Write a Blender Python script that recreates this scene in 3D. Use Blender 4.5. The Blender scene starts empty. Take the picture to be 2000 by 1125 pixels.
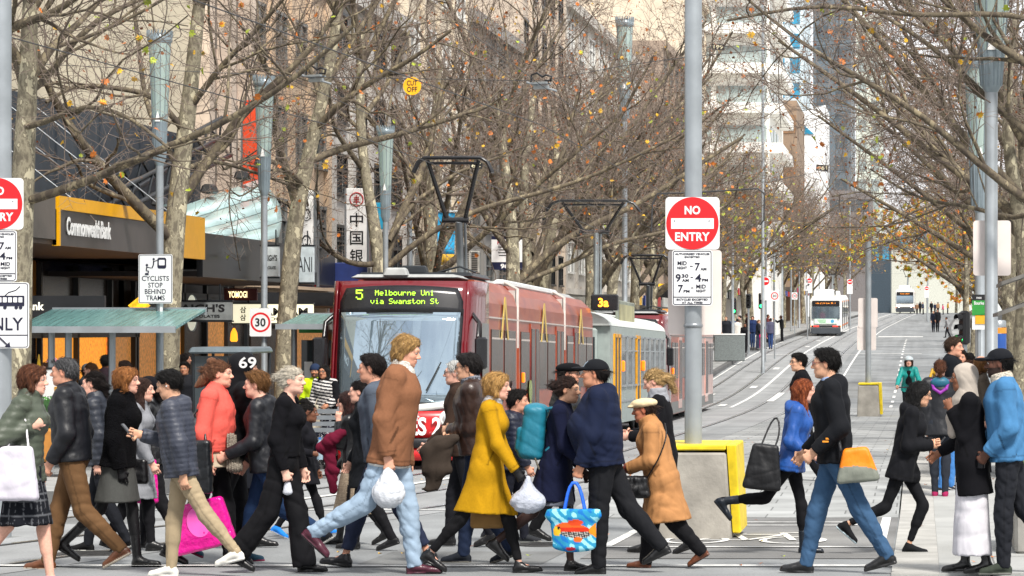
import bpy, math, random
import numpy as np
from mathutils import Vector, Matrix
R = math.radians
scene = bpy.context.scene
COL = scene.collection
# ------------------------------------------------------------------ camera
F = 5600.0                      # focal length in photo pixels (photo 2000 wide)
VX, VY, CH = 1800.0, 640.0, 2.0  # vanishing point of the street, eye height
cam_d = bpy.data.cameras.new('camera')
cam = bpy.data.objects.new('camera', cam_d); COL.objects.link(cam)
cam.location = (0, 0, CH); cam.rotation_euler = (R(90), 0, 0)
cam_d.sensor_width = 36; cam_d.lens = 36 * F / 2000
cam_d.shift_x = (1000 - VX) / 2000; cam_d.shift_y = (VY - 562.5) / 2000
cam_d.clip_start = 0.5; cam_d.clip_end = 6000
scene.camera = cam
# ------------------------------------------------------------------ sky + sun (bright overcast winter day)
SUN_EL, SUN_ROT = 52, 150
w = bpy.data.worlds.new('World'); scene.world = w; w.use_nodes = True
nt = w.node_tree; nt.nodes.clear()
out = nt.nodes.new('ShaderNodeOutputWorld'); bg = nt.nodes.new('ShaderNodeBackground')
sky = nt.nodes.new('ShaderNodeTexSky'); sky.sky_type = 'NISHITA'; sky.sun_disc = False
sky.sun_elevation = R(SUN_EL); sky.sun_rotation = R(SUN_ROT); sky.dust_density = 2.0
tc = nt.nodes.new('ShaderNodeTexCoord'); nz = nt.nodes.new('ShaderNodeTexNoise')
nz.inputs['Scale'].default_value = 5.0; nz.inputs['Detail'].default_value = 6
ramp = nt.nodes.new('ShaderNodeValToRGB')
ramp.color_ramp.elements[0].position = 0.36; ramp.color_ramp.elements[1].position = 0.55
ramp.color_ramp.elements[0].color = (0.25, 0.25, 0.25, 1)
mx = nt.nodes.new('ShaderNodeMixRGB'); mx.inputs['Color2'].default_value = (12.5, 12.6, 12.9, 1)
nt.links.new(tc.outputs['Generated'], nz.inputs['Vector']); nt.links.new(nz.outputs['Fac'], ramp.inputs['Fac'])
nt.links.new(ramp.outputs['Color'], mx.inputs['Fac']); nt.links.new(sky.outputs['Color'], mx.inputs['Color1'])
nt.links.new(mx.outputs['Color'], bg.inputs['Color']); bg.inputs['Strength'].default_value = 0.064
nt.links.new(bg.outputs['Background'], out.inputs['Surface'])
sd = bpy.data.lights.new('sun', 'SUN'); sd.energy = 3.7; sd.angle = R(11); sd.color = (1.0, 0.95, 0.88)
so = bpy.data.objects.new('sun', sd); COL.objects.link(so)
_az = R(SUN_ROT); _el = R(SUN_EL)
_d = Vector((math.sin(_az) * math.cos(_el), math.cos(_az) * math.cos(_el), math.sin(_el)))
so.rotation_euler = _d.to_track_quat('Z', 'Y').to_euler(); so.location = (20, -20, 60)
vs = scene.view_settings; vs.view_transform = 'Standard'; vs.look = 'None'; vs.gamma = 1; vs.exposure = 0.72
scene.cycles.max_bounces = 6; scene.cycles.transparent_max_bounces = 6

# ------------------------------------------------------------------ helpers
def c(h):
    h = h.lstrip('#'); v = [int(h[i:i+2], 16) / 255 for i in (0, 2, 4)]
    return tuple(x / 12.92 if x <= 0.04045 else ((x + 0.055) / 1.055) ** 2.4 for x in v)
_GP = np.array([[-60,0],[0,0],[23,0],[30,-.14],[40,-.33],[50,-.5],[70,-.75],[90,-.98],[108,-1.1],[125,-1.0],[140,-.65],[160,-.08],[180,.42],[210,.88],[243,1.3],[320,2.45],[400,4.0],[425,4.2],[460,4.1],[520,3.6],[1500,3.0],[3000,3.0]])
_yy = np.arange(-60, 3001, 2.0); _zz = np.interp(_yy, _GP[:,0], _GP[:,1])
_ker = np.ones(7) / 7; _zs = np.convolve(np.pad(_zz, 3, mode='edge'), _ker, 'valid')
def gz(y): return float(np.interp(y, _yy, _zs))
def xs(y): return 0.0 if y < 230 else 3.5 * min(1.6, (y - 230) / 170) ** 2   # the street bends right up the hill
def P(px, py, Y): return Vector(((px - VX) * Y / F, Y, CH - (py - VY) * Y / F))
def PX(px, Y): return (px - VX) * Y / F
def YX(px, X): return X * F / (px - VX)          # depth at which lateral X shows at pixel px
def footY(py):                                     # depth where the road shows at pixel row py
    a, b = 10.0, 300.0
    for _ in range(40):
        m = (a + b) / 2
        if VY + F * (CH - gz(m)) / m > py: a = m
        else: b = m
    return (a + b) / 2

MATS = {}
def mat(name, col, rough=0.7, metal=0.0, var=0.15, scale=6.0, bump=0.0, bscale=40.0, bst=None, emit=0.0, attr=False, coat=0.0, spec=0.5, alpha=None, trans=0.0, stretch=None, detail=4):
    if name in MATS: return MATS[name]
    m = bpy.data.materials.new(name); m.use_nodes = True; MATS[name] = m
    t = m.node_tree; b = t.nodes['Principled BSDF']
    b.inputs['Roughness'].default_value = rough; b.inputs['Metallic'].default_value = metal
    b.inputs['Specular IOR Level'].default_value = spec; b.inputs['Coat Weight'].default_value = coat
    co = t.nodes.new('ShaderNodeTexCoord'); vec = co.outputs['Object']
    if stretch:
        mp = t.nodes.new('ShaderNodeMapping'); mp.inputs['Scale'].default_value = stretch
        t.links.new(vec, mp.inputs['Vector']); vec = mp.outputs['Vector']
    n = t.nodes.new('ShaderNodeTexNoise'); n.inputs['Scale'].default_value = scale; n.inputs['Detail'].default_value = detail
    t.links.new(vec, n.inputs['Vector'])
    mr = t.nodes.new('ShaderNodeMapRange'); mr.inputs['From Min'].default_value = 0.3; mr.inputs['From Max'].default_value = 0.7
    mr.inputs['To Min'].default_value = 1 - var; mr.inputs['To Max'].default_value = 1 + var
    t.links.new(n.outputs['Fac'], mr.inputs['Value'])
    mul = t.nodes.new('ShaderNodeVectorMath'); mul.operation = 'SCALE'
    if attr:
        at = t.nodes.new('ShaderNodeAttribute'); at.attribute_name = 'Col'; t.links.new(at.outputs['Color'], mul.inputs[0])
    else: mul.inputs[0].default_value = col[:3]
    t.links.new(mr.outputs['Result'], mul.inputs['Scale'])
    t.links.new(mul.outputs['Vector'], b.inputs['Base Color'])
    if bump:
        n2 = t.nodes.new('ShaderNodeTexNoise'); n2.inputs['Scale'].default_value = bscale; n2.inputs['Detail'].default_value = 3
        bv = vec
        if bst: mp2 = t.nodes.new('ShaderNodeMapping'); mp2.inputs['Scale'].default_value = bst; t.links.new(co.outputs['Object'], mp2.inputs['Vector']); bv = mp2.outputs['Vector']
        t.links.new(bv, n2.inputs['Vector'])
        bp = t.nodes.new('ShaderNodeBump'); bp.inputs['Strength'].default_value = bump; bp.inputs['Distance'].default_value = 0.02
        t.links.new(n2.outputs['Fac'], bp.inputs['Height']); t.links.new(bp.outputs['Normal'], b.inputs['Normal'])
    if emit:
        b.inputs['Emission Color'].default_value = (*col[:3], 1); b.inputs['Emission Strength'].default_value = emit
    if alpha is not None: b.inputs['Alpha'].default_value = alpha
    if trans: b.inputs['Transmission Weight'].default_value = trans
    return m

def tag(o, label=None, cat=None, group=None, kind=None):
    if label: o['label'] = label
    if cat: o['category'] = cat
    if group: o['group'] = group
    if kind: o['kind'] = kind
    return o
def empty(name, loc=(0,0,0), rz=0.0, label=None, cat=None, group=None):
    o = bpy.data.objects.new(name, None); COL.objects.link(o)
    o.location = loc; o.rotation_euler = (0, 0, rz); o.empty_display_size = 0.3
    return tag(o, label, cat, group)
def link(name, me, parent=None, loc=None, rot=None):
    o = bpy.data.objects.new(name, me); COL.objects.link(o)
    if parent: o.parent = parent
    if loc is not None: o.location = loc
    if rot is not None: o.rotation_euler = rot
    return o
def copy_tree(o, parent=None):
    n = o.copy(); COL.objects.link(n)
    if parent: n.parent = parent
    for ch in [k for k in bpy.data.objects if k.parent == o]: copy_tree(ch, n)
    return n
def npmesh(name, v, f, mats, midx=None, smooth=False, col=None):
    """v (n,3), f: (m,3|4) array or list of tuples"""
    me = bpy.data.meshes.new(name)
    v = np.asarray(v, dtype=np.float32)
    if isinstance(f, np.ndarray):
        m, k = f.shape
        me.vertices.add(len(v)); me.vertices.foreach_set('co', v.ravel())
        me.loops.add(m * k); me.loops.foreach_set('vertex_index', f.astype(np.int32).ravel())
        me.polygons.add(m); me.polygons.foreach_set('loop_start', np.arange(0, m * k, k, dtype=np.int32))
        me.update(calc_edges=True)
    else:
        me.from_pydata(v.tolist(), [], f)
    for mm in (mats if isinstance(mats, (list, tuple)) else [mats]): me.materials.append(mm)
    if midx is not None: me.polygons.foreach_set('material_index', np.asarray(midx, dtype=np.int32))
    if smooth: me.polygons.foreach_set('use_smooth', np.ones(len(me.polygons), dtype=bool))
    if col is not None:
        a = me.color_attributes.new('Col', 'FLOAT_COLOR', 'POINT')
        cc = np.ones((len(v), 4), dtype=np.float32); cc[:, :3] = col; a.data.foreach_set('color', cc.ravel())
    me.update()
    return me

class MB:
    """collects shapes, builds ONE mesh object"""
    def __init__(s): s.v = []; s.f = []; s.m = []; s.sm = []
    def add(s, vs, fs, m=0, sm=False):
        b = len(s.v); s.v.extend([tuple(x) for x in vs])
        for q in fs: s.f.append(tuple(i + b for i in q)); s.m.append(m); s.sm.append(sm)
        return s
    def box(s, cx, cy, cz, sx, sy, sz, m=0, rz=0.0, taper=1.0, bev=0.0):
        hx, hy, hz = sx / 2, sy / 2, sz / 2
        if bev > 0:
            bev = min(bev, hx * .49, hy * .49, hz * .49)
            vs = []; ring = lambda ax, ay, z: [(ax-bev, -ay, z), (ax, -ay+bev, z), (ax, ay-bev, z), (ax-bev, ay, z), (-ax+bev, ay, z), (-ax, ay-bev, z), (-ax, -ay+bev, z), (-ax+bev, -ay, z)]
            lv = [ring(hx-bev, hy-bev, -hz), ring(hx, hy, -hz+bev), ring(hx*taper, hy*taper, hz-bev), ring(hx*taper-bev, hy*taper-bev, hz)]
            vs = [p for r_ in lv for p in r_]
            fs = [tuple(range(7, -1, -1)), tuple(range(24, 32))]
            for l in range(3):
                for i in range(8): fs.append((l*8+i, l*8+(i+1) % 8, (l+1)*8+(i+1) % 8, (l+1)*8+i))
        else:
            t = taper
            vs = [(-hx,-hy,-hz),(hx,-hy,-hz),(hx,hy,-hz),(-hx,hy,-hz),(-hx*t,-hy*t,hz),(hx*t,-hy*t,hz),(hx*t,hy*t,hz),(-hx*t,hy*t,hz)]
            fs = [(3,2,1,0),(4,5,6,7),(0,1,5,4),(1,2,6,5),(2,3,7,6),(3,0,4,7)]
        cr, sr = math.cos(rz), math.sin(rz)
        return s.add([(cx + x*cr - y*sr, cy + x*sr + y*cr, cz + z) for x, y, z in vs], fs, m)
    def tube(s, pts, r, n=8, m=0, cap=True, sm=True, up=None):
        pts = [Vector(p) for p in pts]; k = len(pts)
        rr = [r] * k if not isinstance(r, (list, tuple, np.ndarray)) else list(r)
        t0 = (pts[1] - pts[0]).normalized()
        a = Vector(up) if up else (Vector((0, 0, 1)) if abs(t0.z) < .9 else Vector((1, 0, 0)))
        a = (a - t0 * a.dot(t0)).normalized(); vs = []
        for i in range(k):
            t = (pts[min(i+1, k-1)] - pts[max(i-1, 0)]).normalized()
            a = (a - t * a.dot(t)).normalized(); b = t.cross(a)
            for j in range(n):
                an = 2 * math.pi * j / n
                vs.append(pts[i] + (a * math.cos(an) + b * math.sin(an)) * rr[i])
        fs = [(i*n+j, i*n+(j+1) % n, (i+1)*n+(j+1) % n, (i+1)*n+j) for i in range(k-1) for j in range(n)]
        s.add(vs, fs, m, sm)
        if cap: s.add(vs[:n], [tuple(range(n-1, -1, -1))], m); s.add(vs[-n:], [tuple(range(n))], m)
        return s
    def lathe(s, prof, cx=0, cy=0, n=20, m=0, cz=0, sm=True):
        vs = []; k = len(prof)
        for r_, z in prof:
            for j in range(n):
                an = 2 * math.pi * j / n; vs.append((cx + r_*math.cos(an), cy + r_*math.sin(an), cz + z))
        fs = [(i*n+j, i*n+(j+1) % n, (i+1)*n+(j+1) % n, (i+1)*n+j) for i in range(k-1) for j in range(n)]
        s.add(vs, fs, m, sm)
        s.add(vs[:n], [tuple(range(n-1, -1, -1))], m); s.add(vs[-n:], [tuple(range(n))], m)
        return s
    def prism(s, outline, y0, y1, m=0):
        """outline in (x,z), extruded along y"""
        n = len(outline); vs = [(x, y0, z) for x, z in outline] + [(x, y1, z) for x, z in outline]
        fs = [tuple(range(n)), tuple(range(2*n-1, n-1, -1))] + [(i, i+n, (i+1) % n + n, (i+1) % n) for i in range(n)]
        return s.add(vs, fs, m)
    def build(s, name, mats, parent=None, loc=None, rot=None):
        me = bpy.data.meshes.new(name); me.from_pydata(s.v, [], s.f)
        for mm in (mats if isinstance(mats, (list, tuple)) else [mats]): me.materials.append(mm)
        me.polygons.foreach_set('material_index', s.m); me.polygons.foreach_set('use_smooth', s.sm); me.update()
        return link(name, me, parent, loc, rot)
def rrect(w_, h_, r_, n=5):
    o = []
    for cx, cz, a0 in ((w_/2-r_, h_/2-r_, 0), (-w_/2+r_, h_/2-r_, 90), (-w_/2+r_, -h_/2+r_, 180), (w_/2-r_, -h_/2+r_, 270)):
        for i in range(n+1):
            a = R(a0 + 90*i/n); o.append((cx + r_*math.cos(a), cz + r_*math.sin(a)))
    return o[::-1]
def disc(r_, n=40, cx=0, cz=0): return [(cx + r_*math.cos(-2*math.pi*i/n), cz + r_*math.sin(-2*math.pi*i/n)) for i in range(n)]
_txt = {}
def text_mesh(s, extrude=0.004, bold=0.0, sp=1.0):
    """mesh of centred text, height about 1 (cap height 0.7), in the XZ plane facing -Y"""
    k = (s, extrude, bold, sp)
    if k in _txt: return _txt[k]
    cu = bpy.data.curves.new('lettering', 'FONT'); cu.body = s; cu.align_x = 'CENTER'; cu.align_y = 'CENTER'
    cu.extrude = extrude; cu.offset = bold; cu.resolution_u = 3; cu.space_character = sp
    o = bpy.data.objects.new('lettering', cu)
    me = bpy.data.meshes.new_from_object(o); bpy.data.objects.remove(o); bpy.data.curves.remove(cu)
    _txt[k] = me; return me
def lettering(s, width, height, m, parent, loc, rz=0.0, bold=0.02, flip=False, name='lettering', sp=1.0):
    """text fitted into width x cap height; loc = centre, faces -Y before rz"""
    src = text_mesh(s, 0.003, bold, sp); me = src.copy()
    co = np.array([v.co[:] for v in me.vertices]); mn = co.min(0); mxx = co.max(0)
    sx = width / (mxx[0] - mn[0]); sz = height / (mxx[1] - mn[1])
    cc = (mn + mxx) / 2; q = (co - cc); fz = -1 if flip else 1
    v = np.stack([q[:,0]*sx*fz, -q[:,2]*0.8, q[:,1]*sz*fz], 1)
    me.vertices.foreach_set('co', v.astype(np.float32).ravel())
    me.materials.clear(); me.materials.append(m); me.update()
    return link(name, me, parent, loc, (0, 0, rz))
# ------------------------------------------------------------------ ground, road, paving
def strip_obj(name, x0, x1, y0, y1, dz, m, kind='structure', step=4.0, bend=True, nx=1, side=0.0, fx=None, label=None):
    n = max(2, int((y1 - y0) / step) + 1); ys = np.linspace(y0, y1, n); vs = []; fs = []
    xx = np.linspace(x0, x1, nx + 1); k = nx + 1
    for y in ys:
        for x in xx:
            b = xs(y) if bend else 0
            o = fx(y) if fx else 0
            d = dz(y) if callable(dz) else dz
            vs.append((x + b + o, y, gz(y) + d))
    for i in range(n - 1):
        for j in range(k - 1): a = i*k + j; fs.append((a, a+1, a+k+1, a+k))
    if side:
        for j in (0, k - 1):
            b0 = len(vs)
            for i in range(n): x, y, z = vs[i*k + j]; vs.append((x, y, z - side))
            for i in range(n - 1):
                q = (i*k+j, (i+1)*k+j, b0+i+1, b0+i); fs.append(q if j == 0 else q[::-1])
        b0 = len(vs)
        for j in range(k): x, y, z = vs[j]; vs.append((x, y, z - side))
        for j in range(k - 1): fs.append((j, b0+j, b0+j+1, j+1))
    me = npmesh(name, vs, fs, m); o = link(name, me)
    if kind: o['kind'] = kind
    return o
def asphalt(name, col, wear=.22):
    m = mat(name, col, rough=.85, var=wear, scale=.55, bump=.25, bscale=60, detail=8)
    t = m.node_tree; b = t.nodes['Principled BSDF']; src = b.inputs['Base Color'].links[0].from_socket
    n = t.nodes.new('ShaderNodeTexNoise'); n.inputs['Scale'].default_value = 45; n.inputs['Detail'].default_value = 2
    co = t.nodes.new('ShaderNodeTexCoord'); t.links.new(co.outputs['Object'], n.inputs['Vector'])
    r_ = t.nodes.new('ShaderNodeMapRange'); r_.inputs['To Min'].default_value = .72; r_.inputs['To Max'].default_value = 1.28; t.links.new(n.outputs['Fac'], r_.inputs['Value'])
    # long tyre and drip streaks along the street
    mp = t.nodes.new('ShaderNodeMapping'); mp.inputs['Scale'].default_value = (1.6, .02, 1); t.links.new(co.outputs['Object'], mp.inputs['Vector'])
    n3 = t.nodes.new('ShaderNodeTexNoise'); n3.inputs['Scale'].default_value = 1.0; n3.inputs['Detail'].default_value = 3; t.links.new(mp.outputs['Vector'], n3.inputs['Vector'])
    r3 = t.nodes.new('ShaderNodeMapRange'); r3.inputs['From Min'].default_value = .3; r3.inputs['From Max'].default_value = .7; r3.inputs['To Min'].default_value = .86; r3.inputs['To Max'].default_value = 1.14; t.links.new(n3.outputs['Fac'], r3.inputs['Value'])
    m1 = t.nodes.new('ShaderNodeMath'); m1.operation = 'MULTIPLY'; t.links.new(r_.outputs['Result'], m1.inputs[0]); t.links.new(r3.outputs['Result'], m1.inputs[1])
    v = t.nodes.new('ShaderNodeVectorMath'); v.operation = 'SCALE'; t.links.new(src, v.inputs[0]); t.links.new(m1.outputs['Value'], v.inputs['Scale'])
    t.links.new(v.outputs['Vector'], b.inputs['Base Color']); return m
def paving(name, col, sx=.9, sy=.6, mortar=.012, contrast=.18, dark=.45):
    m = bpy.data.materials.new(name); m.use_nodes = True; t = m.node_tree; b = t.nodes['Principled BSDF']; b.inputs['Roughness'].default_value = .8
    co = t.nodes.new('ShaderNodeTexCoord'); br = t.nodes.new('ShaderNodeTexBrick')
    br.inputs['Scale'].default_value = 1; br.inputs['Brick Width'].default_value = sx; br.inputs['Row Height'].default_value = sy; br.inputs['Mortar Size'].default_value = mortar
    br.inputs['Color1'].default_value = (*[x*(1-contrast) for x in col], 1); br.inputs['Color2'].default_value = (*[min(1, x*(1+contrast)) for x in col], 1); br.inputs['Mortar'].default_value = (*[x*dark for x in col], 1)
    t.links.new(co.outputs['Object'], br.inputs['Vector'])
    n = t.nodes.new('ShaderNodeTexNoise'); n.inputs['Scale'].default_value = 1.3; n.inputs['Detail'].default_value = 8; t.links.new(co.outputs['Object'], n.inputs['Vector'])
    r_ = t.nodes.new('ShaderNodeMapRange'); r_.inputs['From Min'].default_value = .3; r_.inputs['From Max'].default_value = .7; r_.inputs['To Min'].default_value = .75; r_.inputs['To Max'].default_value = 1.2; t.links.new(n.outputs['Fac'], r_.inputs['Value'])
    v = t.nodes.new('ShaderNodeVectorMath'); v.operation = 'SCALE'; t.links.new(br.outputs['Color'], v.inputs[0]); t.links.new(r_.outputs['Result'], v.inputs['Scale']); t.links.new(v.outputs['Vector'], b.inputs['Base Color']); return m
M_ASPH = asphalt('asphalt', (.19, .20, .205)); M_ASPH2 = asphalt('patched asphalt', (.15, .15, .148), .3)
M_PAVE = paving('bluestone paving', (.27, .275, .27)); M_PLAT = paving('platform paving', (.29, .30, .298), .6, .6, .010, .13)
M_CONC = mat('concrete kerb', (.33, .325, .305), rough=.85, var=.18, scale=2.5, bump=.2, detail=8); M_KERB = mat('bluestone kerb', (.10, .10, .10), rough=.8, var=.25, scale=4)
M_PAINT = mat('road paint', (.62, .62, .60), rough=.7, var=.35, scale=7, detail=8); M_RAIL = mat('rail steel', (.62, .63, .64), rough=.28, metal=1.0, var=.1); M_GROOVE = mat('rail groove', (.03, .03, .03), rough=.9)
M_TRACK = asphalt('track bed concrete', (.235, .243, .247), .18)
g = strip_obj('ground', -400, 400, -40, 2600, -.06, mat('far ground', (.17, .17, .17), var=.2, scale=.1), step=20, bend=False)
strip_obj('road', -80, 80, -10, 700, 0.0, M_ASPH, step=2, nx=2)
tk = lambda y: -.0033 * max(0, 55 - y) ** 2                     # the tracks swing left through the crossing
LT, RT = -9.0, -5.65
strip_obj('tram_track_bed', LT - 1.25, RT + 1.25, 12, 420, .004, M_TRACK, step=2, fx=tk)
for cx in (LT, RT):
    for sd_ in (-.72, .72):
        strip_obj('rail_groove', cx + sd_ - .075, cx + sd_ + .075, 12, 420, .008, M_GROOVE, step=2, fx=tk)
        strip_obj('rail', cx + sd_ - .045, cx + sd_ + .030, 12, 420, .012, M_RAIL, step=2, fx=tk)
# painted markings (one sheet each kind)
def marks(name, rects, dz=.016, m=None):
    mb = MB()
    for x0, x1, y0, y1, bend in rects:
        n = max(1, int((y1 - y0) / 3)); ys = np.linspace(y0, y1, n + 1)
        vs = []
        for y in ys:
            b = xs(y) + (tk(y) if bend else 0); vs += [(x0 + b, y, gz(y) + dz), (x1 + b, y, gz(y) + dz)]
        mb.add(vs, [(2*i, 2*i+1, 2*i+3, 2*i+2) for i in range(n)])
    o = mb.build(name, m or M_PAINT); o['kind'] = 'structure'; return o
rects = [(-7.40, -7.26, 36, 52, True), (-7.40, -7.26, 110, 400, True), (-4.34, -4.22, 40, 52, False), (-4.02, -3.92, 96, 400, False), (-14, 0.4, 24.55, 24.67, False), (-14, -1.0, 35.0, 35.13, False), (-10.40, -10.30, 112, 215, False)]
for i in range(22): rects.append((-1.25, -1.13, 98 + i*6, 100.6 + i*6, False))
for i in range(20): rects.append((-8.0, -7.7, 112 + i*7, 114.2 + i*7, False)) if i % 3 == 0 else None
rects += [(-6.4, -6.1, 118, 128, False), (-9.4, -9.1, 122, 127, False), (-4.0, .0, 178, 178.5, False), (-10.3, -4, 176, 176.4, False), (-3.6, .1, 236, 240, False)]
marks('road_markings', [r_ for r_ in rects if r_])
# right side: asphalt cycle patch, paved tram platform, concrete strip, footpath
strip_obj('cycle_box', -3.05, -.27, 25.6, 33.0, .006, M_ASPH2, step=1)
for lab, x, y, r0 in (('round iron cover in the asphalt at the lower left of the crossing', -7.6, 26.2, .33), ('round iron cover between the tracks and the platform', -4.9, 31.5, .30), ('round iron cover by the cycle symbol', -3.6, 27.6, .28)):
    o = empty('manhole_cover', (x, y, gz(y) + .006), 0, lab, 'manhole cover', 'iron covers in the road'); MB().lathe([(r0, -.02), (r0, .006), (r0*.99, .008)], n=24).build('lid', mat('iron cover', c('#3a3a3a'), rough=.6, metal=.4, var=.4, scale=18), o); mb = MB(); [mb.box(0, -r0*.6 + r0*.3*i, .010, r0*1.2, .03, .006) for i in range(5)]; mb.build('ribs', MATS['iron cover'], o)
marks('asphalt_patch', [(-4.9, -3.3, 24.9, 26.6, False), (-8.2, -6.9, 28.5, 33.0, True), (-2.6, -.6, 99, 106, False), (-3.9, -2.2, 122, 140, False)], .0045, asphalt('fresh asphalt patch', (.145, .15, .15), .25))
def bike_mark():
    mb = MB(); z = lambda y: gz(y) + .014
    def line(p, q, w_=.075):
        d = (Vector(q) - Vector(p)); nrm = Vector((-d.y, d.x)).normalized() * w_ / 2
        a = [Vector(p)+nrm, Vector(p)-nrm, Vector(q)-nrm, Vector(q)+nrm]; mb.add([(v.x, v.y, z(v.y)) for v in a], [(0,1,2,3)])
    def ring(cx, cy, r0):
        n = 22; sq = 1.9; pts = [(cx + r0*math.cos(2*math.pi*i/n), cy + sq*r0*math.sin(2*math.pi*i/n)) for i in range(n)]
        for i in range(n): line(pts[i], pts[(i+1) % n])
    cx, cy = -1.75, 28.3; ring(cx - .48, cy, .30); ring(cx + .48, cy, .30)
    for a, b in (((-.48,0),(-.12,1.0)), ((-.12,1.0),(.36,1.0)), ((.36,1.0),(.02,0)), ((.02,0),(-.48,0)), ((-.2,1.15),(-.12,1.0)), ((.02,0),(-.14,1.0)), ((.48,0),(.32,1.3)), ((.32,1.3),(.50,1.35)), ((-.3,1.2),(-.05,1.2))):
        line((cx+a[0], cy+a[1]), (cx+b[0], cy+b[1]))
    for a, b in (((-3.0,27.2),(-.4,27.2)), ((-3.0,27.2),(-3.0,33)), ((-.4,27.2),(-.4,33)), ((-2.2,31.2),(-.75,31.2)), ((-2.2,31.9),(-.75,31.9)), ((-2.2,31.2),(-2.2,31.9)), ((-.75,31.2),(-.75,31.9)), ((-1.2,31.2),(-1.2,31.9))): line(a, b, .10)
    o = mb.build('cycle_symbol', M_PAINT); o['kind'] = 'structure'
bike_mark()
ramp_ = lambda y: .012 + .30 * min(1, max(0, (y - 33.5) / 9))
strip_obj('platform', -4.2, -.27, 33.0, 97, ramp_, M_PLAT, step=1.5, side=.5)
strip_obj('kerb_strip', -.25, .15, 23.6, 97, lambda y: .018 + .30 * min(1, max(0, (y - 33.5) / 9)), M_CONC, step=1.5, side=.5)
strip_obj('footpath', .15, 90, 23.6, 97, lambda y: .022 + .30 * min(1, max(0, (y - 33.5) / 9)), mat('pale footpath', (.31, .315, .305), rough=.8, var=.14, scale=1.2, detail=8, bump=.15), step=1.5, side=.5)
strip_obj('far_footpath', 2.6, 90, 97.1, 700, .14, M_PAVE, step=4, side=.4)
strip_obj('kerb', 2.3, 2.6, 97.1, 700, .145, M_KERB, step=4, side=.4)
# seams of the concrete slabs
marks('paving_joints', [(-.245, .145, 24.2 + 1.9*i, 24.215 + 1.9*i, False) for i in range(3)] + [(.62, .635, 23.7, 33, False)] + [(.64, 9, 25.6 + 1.5*i, 25.615 + 1.5*i, False) for i in range(5)], .026, mat('joint', (.12, .12, .115)))
strip_obj('left_footpath', -90, -10.85, 36.0, 174, .20, M_PAVE, step=2, side=.5)
strip_obj('left_kerb', -10.85, -10.58, 36.0, 174, .205, M_KERB, step=2, side=.5)
strip_obj('left_footpath', -90, -10.85, 186, 700, .20, M_PAVE, step=4, side=.5)
strip_obj('left_kerb', -10.85, -10.58, 186, 700, .205, M_KERB, step=4, side=.5)

# ------------------------------------------------------------------ buildings
GL = bpy.data.materials.new('window glass'); GL.use_nodes = True
_b = GL.node_tree.nodes['Principled BSDF']; _b.inputs['Base Color'].default_value = (.035, .045, .05, 1); _b.inputs['Roughness'].default_value = .06; _b.inputs['Specular IOR Level'].default_value = .5
def stone(h, name, var=.14, sc=1.5): return mat(name, c(h), rough=.85, var=var, scale=sc, bump=.15, bscale=12, detail=7)
def facade(name, x, y0, y1, z0, z1, m, label, cols=3, rows=3, wz=2.2, ww=.55, wh=.55, depth=14, frame=None, side=1, group=None, cat='building', winmat=None, sill=True, cornice=True):
    """a building whose street wall is the plane X=x (side=1: building on the left)"""
    r_ = empty(name, (x, (y0+y1)/2, gz((y0+y1)/2)), 0, label, cat, group); zb = gz((y0+y1)/2)
    s_ = -side; L = y1 - y0
    mb = MB(); mb.box(s_*depth/2, 0, (z0+z1)/2 - .5, depth, L - .01, z1 - z0 + 1.0)
    if cornice: mb.box(-s_*.12, 0, z1 - .25, .5, L - .02, .5); mb.box(-s_*.08, 0, z0 + .1, .3, L - .02, .28)
    for i in range(cols + 1): mb.box(-s_*.06, -L/2 + .25 + (L-.5)*i/cols, (z0+z1)/2, .16, .42, z1 - z0 - .52)
    mb.build('wall', m, r_); MB().box(s_*(depth/2 + .2), 0, (z0 - .5)/2 - .6, depth, L - .01, z0 + .2).build('lower_wall', mat('shop dark wall', c('#171412'), rough=.6), r_)
    gw = L / cols; gh = (z1 - z0 - .8) / rows
    for j in range(rows):
        for i in range(cols):
            cy = -L/2 + gw*(i+.5); cz = z0 + .4 + gh*(j+.5); a, b = gw*ww, gh*wh
            w_ = MB(); t_ = .09
            w_.box(-s_*.03, cy, cz + b/2, .14, a + .16, t_); w_.box(-s_*.03, cy, cz - b/2, .2, a + .22, t_)
            for q in (-a/2, 0, a/2): w_.box(-s_*.03, cy + q, cz, .12, t_*.8, b - t_)
            w_.box(-s_*.03, cy, cz + b*.12, .11, a - t_, t_*.7)
            wo = w_.build('window', frame or MATS['frame grey'], r_)
            MB().box(-s_*.012, cy, cz, .024, a - .01, b - .01).build('pane', winmat or GL, wo)
    return r_
mat('frame grey', c('#6b6c6a'), rough=.5); mat('frame dark', c('#1c1e20'), rough=.4); mat('frame white', c('#d8d8d4'), rough=.5)
WHITE = mat('sign white', c('#e8e8e6'), rough=.45, var=.05); BLK = mat('black paint', (.012, .012, .014), rough=.4); DKMET = mat('dark metal', c('#24282c'), rough=.4, var=.2, metal=.3)
GREYM = mat('grey metal', c('#8b9094'), rough=.35, metal=.6, var=.12); GALV = mat('galvanised', c('#9aa0a4'), rough=.4, metal=.5, var=.15, scale=3)
YEL = mat('bank yellow', c('#e3a400'), rough=.4, var=.05); NAVY = mat('navy', c('#1c2140'), rough=.4)
XF = -17.0
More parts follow.
